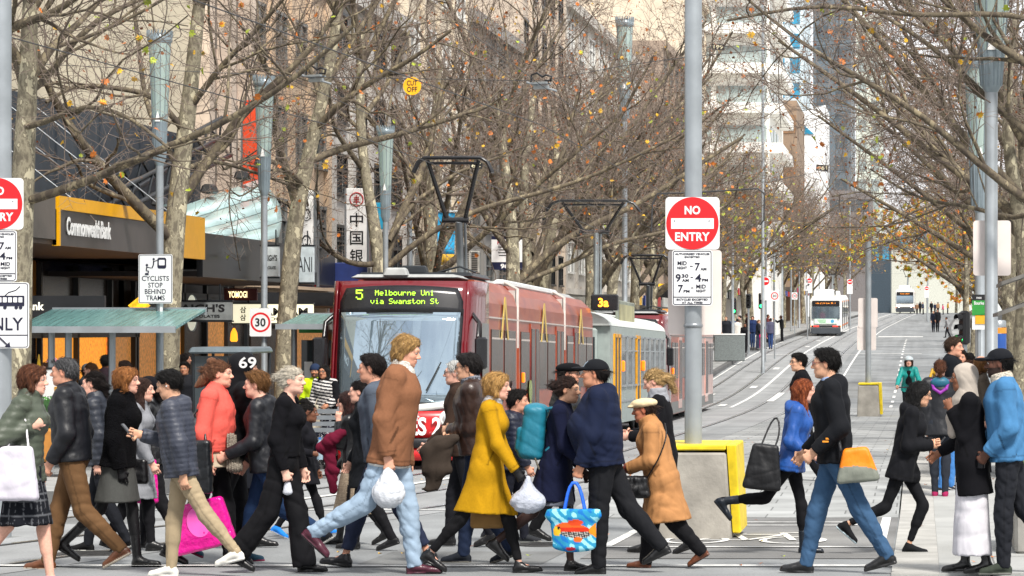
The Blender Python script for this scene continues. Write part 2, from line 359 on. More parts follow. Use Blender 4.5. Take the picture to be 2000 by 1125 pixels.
# bank building: beige upper wall, slate cladding band, dark fascia edged yellow
bank = empty('bank_building', (XF, 60, gz(60)), 0, 'bank with beige upper wall, slate cladding and dark awning fascia edged in yellow', 'building'); zb = gz(60)
T = lambda z: z - zb
MB().box(-8, -5, T(11), 16, 24, 9.2).build('upper_wall', stone('#c9bfa8', 'beige render', .06, .6), bank)
b_ = MB(); b_.box(-7.9, -5, T(5.15), 16.1, 24, 2.5)
for i in range(16): b_.box(.16, -16.2 + i*1.5, T(5.15), .06, .05, 2.46)
b_.build('slate_cladding', mat('slate cladding', c('#2b333c'), rough=.6, var=.2, scale=5), bank)
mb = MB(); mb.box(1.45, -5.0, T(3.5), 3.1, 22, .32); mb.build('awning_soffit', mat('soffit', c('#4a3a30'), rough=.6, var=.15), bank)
A0, A1 = 46.2, 55.6; ay = (A0 + A1)/2 - 60; al = A1 - A0
f_ = MB().box(3.03, ay, T(3.62), .06, al, .58).build('fascia', mat('fascia grey', c('#3f3a38'), rough=.35, var=.25, scale=2), bank)
f2 = MB(); f2.box(3.045, ay, T(4.02), .12, al, .22); f2.box(3.045, A1 - 60 - .85, T(3.615), .12, 1.7, .59); f2.box(3.045, A0 - 60 + .04, T(3.615), .12, .08, .59)
f2.build('fascia_border', YEL, bank); MB().box(3.03, A0 - 60 - 3, T(3.78), .06, 5.9, .72).build('fascia', stone('#5d5650', 'plain fascia'), bank)
lettering('CommonwealthBank', 2.55, .30, WHITE, bank, (3.085, A0 - 60 + 1.75, T(3.66)), R(90), bold=.035)
sh = MB()
for y0 in (-9.7, -7.3, -4.9, -2.5, -.1, 1.9): sh.box(.05, y0, T(1.55), .1, .09, 3.4)
sh.box(.05, -6, T(2.05), .1, 16, .5); sh.build('shop_frame', MATS['frame dark'], bank)
def glow(name, h, e): return mat(name, c(h), rough=.4, emit=e, var=.9, scale=13, detail=3)
G_AMB = glow('lit shop amber', '#d98a28', .75); G_WARM = glow('lit shop warm', '#a8713a', .45); G_DIM = mat('dim shop', c('#2a2420'), rough=.25, var=.5, scale=2)
for y0, m_ in ((-8.5, G_DIM), (-6.1, G_DIM), (-3.7, G_AMB), (-1.3, G_AMB), (.9, G_WARM)): MB().box(-.02, y0, T(.75), .04, 2.3, 2.1).build('shop_window', m_, bank)
for y0, m_ in ((-6.1, mat('amber panel', c('#8a5a16'), rough=.4)), (-1.3, G_DIM), (-3.7, G_DIM)): MB().box(-.02, y0, T(2.8), .04, 2.3, .98).build('shop_window', m_, bank)
for px, py in ((80, 598), (272, 597)):
    pz = P(px, py, 51 if px > 100 else 46.5); mb = MB(); s_ = .16; mb.prism([(-s_*1.2, 0), (0, s_), (s_*1.2, 0), (0, -s_)], -.03, .03); mb.build('diamond_emblem', glow('lit yellow', '#f0b020', .5), bank, (pz.x + 17, pz.y - 60, pz.z - zb))
pz = P(70, 598, 46.4); lettering('ank', .26, .13, glow('lit white', '#f0ead8', .8), bank, (pz.x + 17, pz.y - 60, pz.z - zb))
MB().box(-8.2, -7.5, T(1.6), 15.9, 19, 4.6).build('lower_wall', mat('shop dark wall', c('#171412'), rough=.6), bank)
pl_ = MB(); pl_.box(pz.x + 17 - .6, pz.y - 60 + .08, pz.z - zb, 3.4, .1, .34); pl_.build('sign_panel', BLK, bank)
for i in range(4): MB().tube([(0.2, -12.6 + i*2.1, T(6.3)), (2.9, -12.2 + i*2.1, T(4.1))], .013, 6).build('awning_rod', GREYM, bank)
sp_ = MB(); sp_.lathe([(.03, -.05), (.07, .05), (.075, .06)], n=12); so_ = sp_.build('spotlight', DKMET, bank, (3.5, -11.2, T(4.78)), (R(90), 0, 0)); MB().lathe([(.06, 0), (.06, .01)], n=12).build('bulb', mat('spot bulb', (1, .85, .6), emit=6), so_, (0, 0, .062))

# chocolate shop with the curved glass canopy
ch = empty('canopy_building', (XF, 66, gz(66)), 0, 'tall pale building with curved glass canopy on steel trusses over black fascia', 'building'); zb = gz(66); T = lambda z: z - zb
MB().box(-8, 3.5, T(11.5), 16, 4.9, 16).build('wall', stone('#a8968a', 'brown stone', .2), ch)
MB().box(-8.2, .8, T(1.6), 15.9, 10.4, 4.2).build('lower_wall', MATS['shop dark wall'], ch)
mb = MB()
for i in range(3): mb.box(.1, 1.3 + i*2.1, T(11.3), .5, .5, 15)
mb.build('pilaster', stone('#c4b4a4', 'pale brown stone', .2), ch)
for j in range(4):
    for i in range(2): MB().box(.03, 2.35 + i*2.1, T(6.5 + j*3.2), .06, 1.2, 2.0).build('window', GL, ch)
GLC = mat('canopy glass', c('#bfe0e0'), rough=.22, var=.05, scale=1.2, coat=.3)
for j in range(4):                      # four bands of pale glass leaning back, the sail rising towards its rounded far end
    vs = []; n = 18
    for i in range(n + 1):
        for t_ in (j / 4, (j + .93) / 4):
            um = 1 - .16*(1 - t_)**2.2 - .03*t_; u = i / n * um; B = Vector((-14.0, 55.5 + 8.3*u, 3.62 + .52*u*u)); T_ = Vector((-15.5, 55.8 + 11.6*u, 4.0 + 1.55*u)); q = B.lerp(T_, t_); q.x += .18*math.sin(t_*3.14)
            vs.append((q.x - XF, q.y - 66, T(q.z)))
    g0 = MB().add(vs, [(2*i, 2*i+2, 2*i+3, 2*i+1) for i in range(n)], 0, True)
    o = g0.build('glass_band', GLC, ch); md = o.modifiers.new('t', 'SOLIDIFY'); md.thickness = .03
MB().box(2.95, -3.9, T(3.42), .12, 12.6, .86).build('fascia', mat('black fascia', c('#16181d'), rough=.35), ch)
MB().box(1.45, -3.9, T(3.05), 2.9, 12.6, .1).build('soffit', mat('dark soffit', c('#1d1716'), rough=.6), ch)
for k, (p0, p1, p2, p3) in enumerate((((1.0, -9.6, 4.15), (1.0, .4, 6.0), (.9, -8.6, 4.75), (.9, .8, 6.55)), ((.4, -8.4, 4.3), (.4, 1.8, 6.5), (.35, -7.6, 5.0), (.35, 2.2, 7.0)))):
    A, B, A2, B2 = (Vector((q[0], q[1], T(q[2]))) for q in (p0, p1, p2, p3)); mb = MB(); mb.tube([A, B], .06, 7); mb.tube([A2, B2], .05, 7)
    for i in range(8): mb.tube([A.lerp(B, i/7.0), A2.lerp(B2, i/7.0)], .028, 6); mb.tube([A2.lerp(B2, i/7), A.lerp(B, min(1, i/7 + .13))], .028, 6)
    mb.build('truss', DKMET, ch)
for y, z in ((-8.0, 4.55), (-4.0, 5.0), (-1.0, 5.45), (1.0, 5.9)): MB().box(1.6, y, T(z), .3, .5, .2, 0, 0, .8, .04).build('floodlight', BLK, ch)
sh = MB()
for i in range(6): sh.box(.05, -4.3 + i*2.05, T(1.2), .1, .12, 3.6)
sh.box(.05, .9, T(2.55), .1, 10.4, .5); sh.build('shop_frame', MATS['frame dark'], ch)
for i, m_ in enumerate((G_WARM, G_AMB, G_DIM, G_WARM, G_DIM)): MB().box(-.01, -3.25 + i*2.05, T(.9), .04, 1.85, 2.6).build('shop_window', m_, ch)

def hang_sign(name, px0, px1, py0, py1, Y, m, label, cat='sign', d=.12, emis=False):
    a, b = P(px0, py0, Y), P(px1, py1, Y); r_ = empty(name, ((a.x+b.x)/2, Y, (a.z+b.z)/2), 0, label, cat); w_, h_ = b.x - a.x, a.z - b.z
    MB().box(0, 0, 0, w_, d, h_, 0, 0, 1, .012).build('panel', m, r_)
    mb = MB(); mb.box(0, 0, h_/2 + .015, w_ + .03, d + .02, .03); mb.box(0, 0, -h_/2 - .015, w_ + .03, d + .02, .03); mb.tube([(-w_*.3, 0, h_/2), (-w_*.3, 0, h_/2 + .35)], .015, 6); mb.tube([(w_*.3, 0, h_/2), (w_*.3, 0, h_/2 + .35)], .015, 6)
    mb.build('frame', DKMET, r_); return r_, w_, h_
r_, w_, h_ = hang_sign('hanging_sign', 332, 454, 589, 626, 57, mat('silver sign', c('#8f9494'), rough=.35, metal=.3), "grey hanging shop sign reading HAIGH'S in black capitals")
lettering("HAIGH'S", w_*.86, h_*.42, BLK, r_, (-w_*.04, -.064, h_*.16), bold=.03); lettering('CHOCOLATES', w_*.62, h_*.15, BLK, r_, (0, -.064, -h_*.27))
r_, w_, h_ = hang_sign('lit_sign', 454, 612, 594, 631, 62, mat('lit sign face', c('#f3efd0'), emit=.55, var=.03), 'cream lit hanging sign reading SAMSAM with Korean characters')
lettering('SAMSAM', w_*.62, h_*.42, BLK, r_, (w_*.13, -.064, h_*.1), bold=.03); lettering('KOREAN', w_*.4, h_*.16, BLK, r_, (w_*.1, -.064, -h_*.28)); lettering('삼', .13, .14, BLK, r_, (-w_*.36, -.064, h_*.2)); lettering('삼', .13, .14, BLK, r_, (-w_*.36, -.064, -h_*.2))
r_, w_, h_ = hang_sign('shop_sign', 510, 546, 481, 541, 60, mat('pale sign', c('#d0d8da'), rough=.4), "small pale square sign reading HAIGH'S on the black fascia")
lettering("HAIGH'S", w_*.8, h_*.2, BLK, r_, (0, -.064, h_*.12)); lettering('CHOCOLATES', w_*.66, h_*.1, BLK, r_, (0, -.064, -h_*.2))
r_, w_, h_ = hang_sign('shop_sign', 547, 614, 481, 552, 64.5, mat('pale blue sign', c('#c4d0d4'), rough=.4), 'large pale sign with tall serif-like letters PAGANI by the blue awning')
lettering('PAGANI', w_*.9, h_*.42, mat('sign ink', c('#2b2f36')), r_, (0, -.064, 0), bold=-.005)
a = P(375, 611, 58); o = empty('oval_sign', a, 0, 'upright lit oval shop sign behind the grey hanging sign', 'sign'); MB().prism([(.10*math.cos(-2*math.pi*i/28), .36*math.sin(-2*math.pi*i/28)) for i in range(28)], -.04, .04).build('face', mat('oval lit', c('#dfe3d0'), emit=.35), o)
MB().prism([(.115*math.cos(-2*math.pi*i/28), .385*math.sin(-2*math.pi*i/28)) for i in range(28)], .0, .06).build('rim', GREYM, o)
a = P(460, 575, 61); o = empty('neon_sign', a, 0, 'red lit sign reading YOMOGI above the restaurant window', 'sign'); MB().box(.1, .06, 0, .7, .08, .26).build('panel', mat('maroon', c('#3a0d12')), o); lettering('YOMOGI', .40, .14, mat('neon cream', c('#ffe9b0'), emit=1.2), o, (.05, -.01, 0), bold=.02)
a = P(455, 672, 63); o = empty('pendant_lamp', P(457, 655, 63), 0, 'small amber pendant lamp glowing in the restaurant', 'lamp'); MB().lathe([(.02, .16), (.07, .06), (.085, -.1), (.06, -.14)], n=14).build('shade', mat('amber lamp', c('#e08a20'), emit=1.6), o); MB().tube([(0, 0, .16), (0, 0, .6)], .008, 5).build('cord', BLK, o)

# blade signs and banners on the left buildings
def blade(name, px0, px1, py0, py1, Y, m, label, d=.14, cat='sign'):
    a, b = P(px0, py0, Y), P(px1, py1, Y); o = empty(name, ((a.x+b.x)/2, Y, (a.z+b.z)/2), 0, label, cat); w_, h_ = b.x - a.x, a.z - b.z
    MB().box(0, 0, 0, w_, d, h_, 0, 0, 1, .015).build('panel', m, o); mb = MB(); mb.box(-w_/2 - .02, 0, 0, .04, d + .02, h_); mb.box(w_/2 + .02, 0, 0, .04, d + .02, h_); mb.build('edge', GREYM, o); return o, w_, h_
blade('blade_sign', 475, 511, 196, 372, 67, mat('orange sign', c('#d8451c'), rough=.5, var=.06), 'tall plain orange red vertical sign on the brown building')
o, w_, h_ = blade('wall_poster', 586, 614, 372, 532, 66, WHITE, 'tall white poster with two line-drawn faces beside a red strip')
for k in (.2, -.12): 
    mb = MB(); mb.tube([(.09*math.cos(t_), -.075, k*h_ + .13*math.sin(t_)) for t_ in np.linspace(0, 6.28, 20)], .008, 4, cap=False); mb.tube([(-.05, -.075, k*h_ + .03), (-.02, -.075, k*h_ + .04)], .008, 4); mb.tube([(.02, -.075, k*h_ + .04), (.05, -.075, k*h_ + .03)], .008, 4); mb.tube([(-.03, -.075, k*h_ - .06), (.0, -.075, k*h_ - .075), (.04, -.075, k*h_ - .06)], .008, 4)
    mb.tube([(-.09, -.075, k*h_ + .05), (-.05, -.075, k*h_ + .12), (.03, -.075, k*h_ + .13), (.09, -.075, k*h_ + .06)], .016, 4); mb.build('face_drawing', BLK, o)
blade('sign_strip', 615, 619, 372, 560, 66.4, mat('sign red', c('#c01822'), rough=.5), 'thin red vertical strip at the edge of the white poster')
o, w_, h_ = blade('bank_banner', 677, 718, 368, 522, 74, WHITE, 'white vertical banner with red coin emblem and black Chinese characters')
mb = MB(); mb.tube([(.17*math.cos(t_), -.08, h_*.36 + .17*math.sin(t_)) for t_ in np.linspace(0, 6.28, 24)], .016, 5, cap=False); mb.box(0, -.08, h_*.36, .13, .02, .03); mb.box(0, -.08, h_*.36 + .05, .13, .02, .02); mb.box(0, -.08, h_*.36 - .06, .16, .02, .02); mb.box(0, -.08, h_*.36, .025, .02, .22); mb.build('emblem', mat('emblem red', c('#b0161c')), o)
for i, ch_ in enumerate('中国银'): lettering(ch_, .34, .36, BLK, o, (0, -.075, h_*(.10 - .23*i)), bold=.01)
blade('sign_strip', 719, 724, 368, 522, 74.3, MATS['sign red'], 'thin red vertical strip at the edge of the white bank banner')
blade('cyan_panel', 728, 756, 396, 448, 78, mat('cyan panel', c('#1d8fb4'), rough=.5), 'small plain cyan panel sign behind the fluted lamp')
def banner(px, Y, lab):
    o = empty('street_banner', P(px, 466, Y), R(20), lab, 'banner', 'turquoise street banners'); vs = []; n = 10
    for i in range(n + 1):
        z = .75 - 1.5*i/n; bow = .12*math.sin(i*.6); vs += [(-.19 + bow*.3, bow, z), (.19 + bow*.3, bow + .05, z)]
    q = MB().add(vs, [(2*i, 2*i+1, 2*i+3, 2*i+2) for i in range(n - 2)], 0, True); b0 = q.build('cloth', mat('banner blue', c('#1f8fbd'), rough=.7, var=.3, scale=6), o); b0.modifiers.new('t', 'SOLIDIFY').thickness = .012
    q = MB().add(vs[2*(n-2):], [(0, 1, 3, 2), (2, 3, 5, 4)], 0, True); b1 = q.build('hem', mat('banner yellow', c('#caa02a'), rough=.7, var=.4, scale=14), o); b1.modifiers.new('t', 'SOLIDIFY').thickness = .012
    MB().tube([(-.3, 0, .77), (.3, 0, .80)], .02, 6).build('arm', GREYM, o)
banner(853, 82, 'left one of the two twisted turquoise street banners above the tram'); banner(876, 83, 'right one of the two twisted turquoise street banners above the tram')
o = empty('blue_awning', P(672, 538, 70), 0, 'plain dark blue box awning beside the pale PAGANI sign', 'awning'); MB().box(0, 0, 0, 1.7, 3, .56, 0, 0, 1, .02).build('fascia', mat('awning blue', c('#1d2d63'), rough=.5), o); MB().box(.98, -1.2, .02, .26, .5, .5).build('sign_end', WHITE, o); lettering('HS', .2, .3, BLK, o, (.98, -1.46, 0))
o = empty('lease_sign', P(990, 496, 92), 0, 'white real estate board with navy base reading FOR LEASE and phone number', 'sign'); MB().box(0, 0, .1, .98, .06, .72).build('board', WHITE, o); MB().box(0, -.002, -.39, .98, .06, .24).build('base_band', NAVY, o); MB().box(0, -.002, .52, .98, .06, .10).build('top_band', NAVY, o)
lettering('FOR LEASE', .6, .12, mat('emblem red', c('#b0161c')), o, (0, -.035, .36), bold=.04); lettering('9654', .5, .16, WHITE, o, (0.05, -.036, -.39), bold=.04)
for i in range(4): MB().box(0, -.032, .22 - .09*i, .55 - .05*(i % 2), .008, .03).build('text_line', BLK, o)
for k, (px, py, Y) in enumerate(((822, 508, 86), (908, 512, 92), (925, 512, 93))):
    o = empty('air_conditioner', P(px, py, Y), 0, ('pale louvred air conditioner box nearest the blue banners', 'pale air conditioner box just right of the pantograph mast', 'pale air conditioner box second right of the pantograph mast')[k], 'air conditioner', 'air conditioners on the left wall'); MB().box(0, 0, 0, .38, .3, .72, 0, 0, 1, .02).build('casing', mat('ac casing', c('#b8b7ae'), rough=.6), o); mb = MB(); [mb.box(0, -.155, -.3 + .06*i, .3, .02, .025) for i in range(11)]; mb.build('louvre', DKMET, o)
# the facades beyond, block by block
ST = [('#c2aa90','tan stone'),('#b0ada8','grey render'),('#c9bda9','sandstone'),('#8f8c88','charcoal render'),('#bcae9e','buff brick'),('#b5b0a8','pale concrete'),('#9a8878','umber brick')]
segs = [(72,82,17,0,'tan fluted stone shop building beside the white bank banner',4,5),(82.2,94,13,1,'grey rendered building with wall air conditioners behind the pantograph',4,4),(94.2,107,19,2,'sandstone building with deep windows behind the real estate board',4,6),(107.2,121,15,3,'dark charcoal building halfway down the left side',4,5),(121.2,136,22,4,'buff brick building before the far cross street',5,7),(136.2,172,18,5,'pale concrete corner building at the far cross street',8,5),(187,214,20,6,'umber brick building past the far cross street',6,6),(214.2,244,26,2,'sandstone block left of the receding tram',6,7),(262,300,24,1,'grey block far up the left side of the hill',7,6),(300.2,350,22,4,'buff block near the crest on the left',8,5)]
for y0, y1, h_, k, lab, nc, nr in segs:
    b = facade('shop_building', XF, y0, y1, 4.2 - .3, h_, stone(ST[k][0], ST[k][1], .16, .8), lab, nc, nr, frame=MATS[('frame grey','frame dark','frame white')[k % 3]])
    rr_ = random.Random(int(y0)); zb = gz((y0+y1)/2); n = max(2, int((y1-y0)/5)); L = (y1-y0)/n
    aw = MB(); aw.box(1.6, 0, 3.55, 3.2, y1-y0-.3, .34); aw.build('awning', mat(f'awning {k}', c(('#2a2c30','#6b2420','#3c4a3a','#20304f','#57504a','#8a8a84','#2d2a28')[k]), rough=.5), b)
    for i in range(n):
        yc = -(y1-y0)/2 + L*(i+.5); MB().box(.02, yc, 1.5, .05, L*.8, 2.6).build('shop_window', (G_DIM, G_WARM, G_AMB, G_DIM)[rr_.randrange(4)], b)
        sg_ = MB().box(3.25, yc, 3.6, .08, L*.7, .5).build('shop_sign', mat(f'shop sign {(i+k)%5}', c(('#e8b010','#1d3f9a','#b01820','#e0e0da','#15171a')[(i+k) % 5]), rough=.4), b)

# far towers
def tower(name, px0, px1, ytop, Y, depth, m, label, bands, winm, z0=-2, vert=0, bal=None):
    a = PX(px0, Y); b = PX(px1, Y); ytop = max(ytop, -90); zt = CH - (ytop - VY)*Y/F; w_ = b - a
    o = empty(name, ((a+b)/2, Y, gz(Y)), 0, label, 'building'); zz = zt - gz(Y); mb = MB(); mb.box(0, depth/2, zz/2 - 1, w_, depth, zz + 2); mb.build('wall', m, o)
    n = int(zz / bands); cnt = 0; nc = max(2, int(w_/4.2)); nd = int(min(depth, 14)/4.5)
    fm = MB().box(0, 0, 0, w_/nc*(.90 if not vert else .62), .16, bands*(.42 if not vert else .6)).build('window', winm, o); fm.location = (0, .02, zz - bands*.55); sm_ = None
    for i in range(n):
        z = zz - bands*(i + .55)
        if z < 8: break
        for k in range(nc):
            if cnt == 0: q = fm
            elif cnt > 98: break
            else: q = link('window', fm.data, o)
            q.location = (-w_/2 + w_*(k+.5)/nc, .02, z); cnt += 1
        if o.name.startswith('apartment') and px0 > 1200:
            for k in range(nd):
                if sm_ is None: sm_ = MB().box(0, 0, 0, .16, 2.6, bands*.42).build('window', winm, o)
                q = sm_ if (i == 0 and k == 0) else link('window', sm_.data, o); q.location = (w_/2, 2.4 + 4.5*k, z); cnt += 1
        if bal: 
            MB().box(0, -.5, z - bands*.36, w_*.99, 1.0, bands*.26).build('balcony', bal, o); MB().box(w_/2 + .5, depth*.45, z - bands*.36, 1.0, depth*.9, bands*.26).build('balcony', bal, o)
    return o
GLB = mat('blue glass', c('#2f86a8'), rough=.1, var=.3, scale=.4); GLD = mat('smoky glass', c('#4a5258'), rough=.15, var=.3, scale=.5); GLP = mat('pale window', c('#97a3a2'), rough=.2, var=.3, scale=.6)
PW = mat('white tower', c('#f0eee8'), rough=.8, var=.04)
tower('apartment_tower', 1285, 1503, -260, 225, 22, PW, 'white apartment tower with stacked balconies above the no entry sign', 3.1, GLP, bal=PW)
tower('apartment_tower', 1000, 1130, -300, 250, 20, mat('cream tower', c('#d8cdb8'), rough=.8, var=.06), 'cream tower left of the white apartment tower', 3.2, GLP)
tower('office_tower', 1508, 1568, -200, 420, 30, mat('pale blue panel', c('#c3d3da'), rough=.5), 'slim blue glass office tower behind the white apartments', 3.6, GLB, vert=1)
tower('brown_building', 1490, 1556, 196, 330, 22, mat('ochre render', c('#8f7a66'), rough=.8, var=.15, scale=.6), 'ochre brown block below the blue glass tower', 5, stone('#86664a', 'ochre shade'))
tower('office_tower', 1588, 1662, -220, 470, 30, mat('slate tower', c('#5f6a72'), rough=.4), 'dark slate glass tower beyond the street end', 3.6, GLD, vert=1)
tower('office_tower', 1672, 1722, 30, 520, 30, mat('pale tower', c('#c9d0c4'), rough=.7), 'pale green tower far behind the trees', 3.6, GLP, vert=1)
tower('concrete_building', 1600, 1700, 372, 440, 25, mat('grey block', c('#757070'), rough=.8), 'low grey block behind the receding tram', 4.2, GLD)
tower('corner_building', 1730, 1890, 442, 455, 30, mat('pale yellow render', c('#c4c6bc'), rough=.7), 'pale yellow building at the top of the hill', 4.2, MATS['blue glass'], vert=1)
tower('glass_building', 1890, 2080, 330, 470, 30, mat('pale grey render', c('#c6cac8'), rough=.7), 'pale grey glazed building right of the hill top', 4.2, GLD, vert=1)
tower('office_tower', 600, 930, -320, 260, 30, mat('buff tower', c('#b5a48c'), rough=.8, var=.06), 'broad buff tower behind the left row of bare trees', 3.4, GLD)
tower('slate_pavilion', 1700, 1740, 470, 420, 12, mat('slate pavilion', c('#3a4650'), rough=.3), 'narrow dark glass pavilion left of the far white tram', 3.4, GLB, vert=1)
o = empty('angular_building', (PX(1580, 360), 360, gz(360)), 0, 'white angular building with dark triangular window below the towers', 'building')
zt = lambda py: CH - (py - VY)*360/F - gz(360); xx_ = lambda px: PX(px, 360) - PX(1580, 360)
MB().prism([(xx_(1553), zt(700)), (xx_(1553), zt(222)), (xx_(1612), zt(205)), (xx_(1612), zt(700))][::-1], 0, 16).build('wall', mat('bright white render', c('#eceeee'), rough=.6, var=.03), o)
MB().prism([(xx_(1556), zt(262)), (xx_(1556), zt(232)), (xx_(1590), zt(262))][::-1], -.15, .1).build('window', GLB, o)
# long row on the right side up the hill (only seen far off)
for i, (y0, y1, h_, k) in enumerate(((330, 372, 16, 5), (372.3, 430, 18, 1))):
    facade('shop_building', 12.5, y0, y1, 4, h_, stone(ST[k][0], ST[k][1], .16, .8), ('pale concrete building far up the right side', 'grey building at the crest on the right side')[i], 7, 4, side=-1)
# ------------------------------------------------------------------ trams
_F57 = {'M':'10001 11011 10101 10101 10001 10001 10001','e':'00000 00000 01110 10001 11111 10000 01110','l':'01100 00100 00100 00100 00100 00100 01110','b':'10000 10000 10110 11001 10001 10001 11110','o':'00000 00000 01110 10001 10001 10001 01110','u':'00000 00000 10001 10001 10001 10011 01101','r':'00000 00000 10110 11001 10000 10000 10000','n':'00000 00000 10110 11001 10001 10001 10001','U':'10001 10001 10001 10001 10001 10001 01110','i':'00100 00000 01100 00100 00100 00100 01110','v':'00000 00000 10001 10001 10001 01010 00100','a':'00000 00000 01110 00001 01111 10001 01111','S':'01111 10000 10000 01110 00001 00001 11110','w':'00000 00000 10001 10001 10101 10101 01010','s':'00000 00000 01111 10000 01110 00001 11110','t':'01000 01000 11100 01000 01000 01001 00110','5':'11111 10000 11110 00001 00001 10001 01110','3':'11110 00001 00001 01110 00001 00001 11110','C':'01110 10001 10000 10000 10000 10001 01110','y':'00000 10001 10001 01111 00001 00001 01110','L':'10000 10000 10000 10000 10000 10000 11111','1':'00100 01100 00100 00100 00100 00100 01110',' ':'00000 '*7,'(':'00010 00100 01000 01000 01000 00100 00010','m':'00000 00000 11010 10101 10101 10101 10101','C':'01110 10001 10000 10000 10000 10001 01110'}
def led(s, pitch, m, parent, loc, big=1, dot=.78, yfun=None):
    mb = MB(); w_ = len(s) * 6 * pitch * big
    for k, ch_ in enumerate(s):
        for r_, row in enumerate(_F57[ch_].split()):
            for q, bit in enumerate(row):
                if bit == '1':
                    for a in range(big):
                        for b in range(big):
                            x = -w_/2 + (k*6 + q)*pitch*big + a*pitch; z = -(r_*big + b)*pitch
                            mb.add([(x, 0, z), (x + pitch*dot, 0, z), (x + pitch*dot, 0, z - pitch*dot), (x, 0, z - pitch*dot)], [(3, 2, 1, 0)])
    return mb.build('led_lettering', m, parent, loc)
LEDG = mat('led green', (.45, .85, .04), emit=1.6, var=.02); LEDO = mat('led orange', (1.0, .30, .02), emit=2.2, var=.02)
TRED = mat('tram red', c('#640c16'), rough=.24, var=.06, coat=.6); TRED2 = mat('advert red', c('#c4181c'), rough=.3, var=.05, coat=.3); TWHITE = mat('tram white', c('#dcdcd8'), rough=.35, var=.06)
TBLK = mat('tram black', (.012, .012, .014), rough=.25, var=.2); RUB = mat('rubber', (.02, .02, .02), rough=.7)
WS = bpy.data.materials.new('windscreen'); WS.use_nodes = True; _b = WS.node_tree.nodes['Principled BSDF']; _b.inputs['Base Color'].default_value = (.34, .43, .50, 1); _b.inputs['Roughness'].default_value = .03; _b.inputs['Specular IOR Level'].default_value = 1.0; _b.inputs['Metallic'].default_value = .8
AMB = mat('amber lamp lens', (1.0, .22, .01), rough=.2, emit=.5); LENS = mat('headlamp lens', (.8, .82, .84), rough=.08, metal=.6); TAIL = mat('tail lamp', (.9, .03, .02), rough=.2, emit=1.5)
# sunset advertising wrap: broad bands of pink, orange and brown printed on the panels
WRAP = bpy.data.materials.new('sunset wrap'); WRAP.use_nodes = True; t = WRAP.node_tree; b = t.nodes['Principled BSDF']; b.inputs['Roughness'].default_value = .35; b.inputs['Coat Weight'].default_value = .12; b.inputs['Specular IOR Level'].default_value = .35
co = t.nodes.new('ShaderNodeTexCoord'); mp = t.nodes.new('ShaderNodeMapping'); mp.inputs['Scale'].default_value = (.25, .25, .9); t.links.new(co.outputs['Object'], mp.inputs['Vector'])
n = t.nodes.new('ShaderNodeTexNoise'); n.inputs['Scale'].default_value = 1.5; n.inputs['Detail'].default_value = 4; n.inputs['Distortion'].default_value = .8; t.links.new(mp.outputs['Vector'], n.inputs['Vector'])
rp = t.nodes.new('ShaderNodeValToRGB'); els = rp.color_ramp.elements; els[0].position = .28; els[0].color = (*c('#552024'), 1); els[1].position = .75; els[1].color = (*c('#9c6240'), 1)
for p_, h in ((.42, '#843228'), (.52, '#98482f'), (.62, '#8a3e2c')): e = els.new(p_); e.color = (*c(h), 1)
t.links.new(n.outputs['Fac'], rp.inputs['Fac']); t.links.new(rp.outputs['Color'], b.inputs['Base Color'])
WRAPB = mat('blush wrap', c('#c49a90'), rough=.3, var=.15, scale=2, coat=.4); WGL = mat('wrapped window', c('#2a1512'), rough=.16, var=.8, scale=2.2, spec=.14, stretch=(1, 1, .5)); SEAL = mat('bellows grey', c('#b5aca6'), rough=.6, var=.15)
def pantograph(parent, x, y, zb, zt, half=.62, stub=.5):
    pr = empty_part('pantograph', parent, (x, y, 0)); mid = zb + stub*(zt - zb)
    m1 = MB(); m1.tube([(-.05, .9, zb), (.05, .0, mid)], .075, 8); m1.tube([(.06, .9, zb), (.16, .05, mid)], .03, 6); m1.build('lower_arm', GALV, pr)
    m2 = MB(); m2.tube([(-half*.42, 0, mid), (half*.42, 0, mid)], .055, 6)
    for s_ in (-1, 1):
        m2.tube([(s_*half*.30, 0, mid + .02), (s_*half*.82, -.35, zt - .05)], .040, 6); m2.tube([(s_*half*.30, -.02, mid), (s_*half*.42, -.05, mid - .14), (s_*half*.5, -.05, mid - .02)], .014, 5)
    m2.tube([(-half*.82, -.35, zt - .10), (half*.82, -.35, zt - .10)], .026, 6); m2.build('upper_frame', TBLK, pr)
    for k in (0, 1): MB().tube([(-half*1.28, -.3 - .14*k, zt - .28), (-half*1.12, -.3 - .14*k, zt - .08), (-half*.9, -.3 - .14*k, zt), (half*.9, -.3 - .14*k, zt), (half*1.12, -.3 - .14*k, zt - .08), (half*1.28, -.3 - .14*k, zt - .28)], .032, 6).build('collector_bow', TBLK, pr)
    return pr
def empty_part(name, parent, loc):
    o = bpy.data.objects.new(name, None); COL.objects.link(o); o.parent = parent; o.location = loc; return o
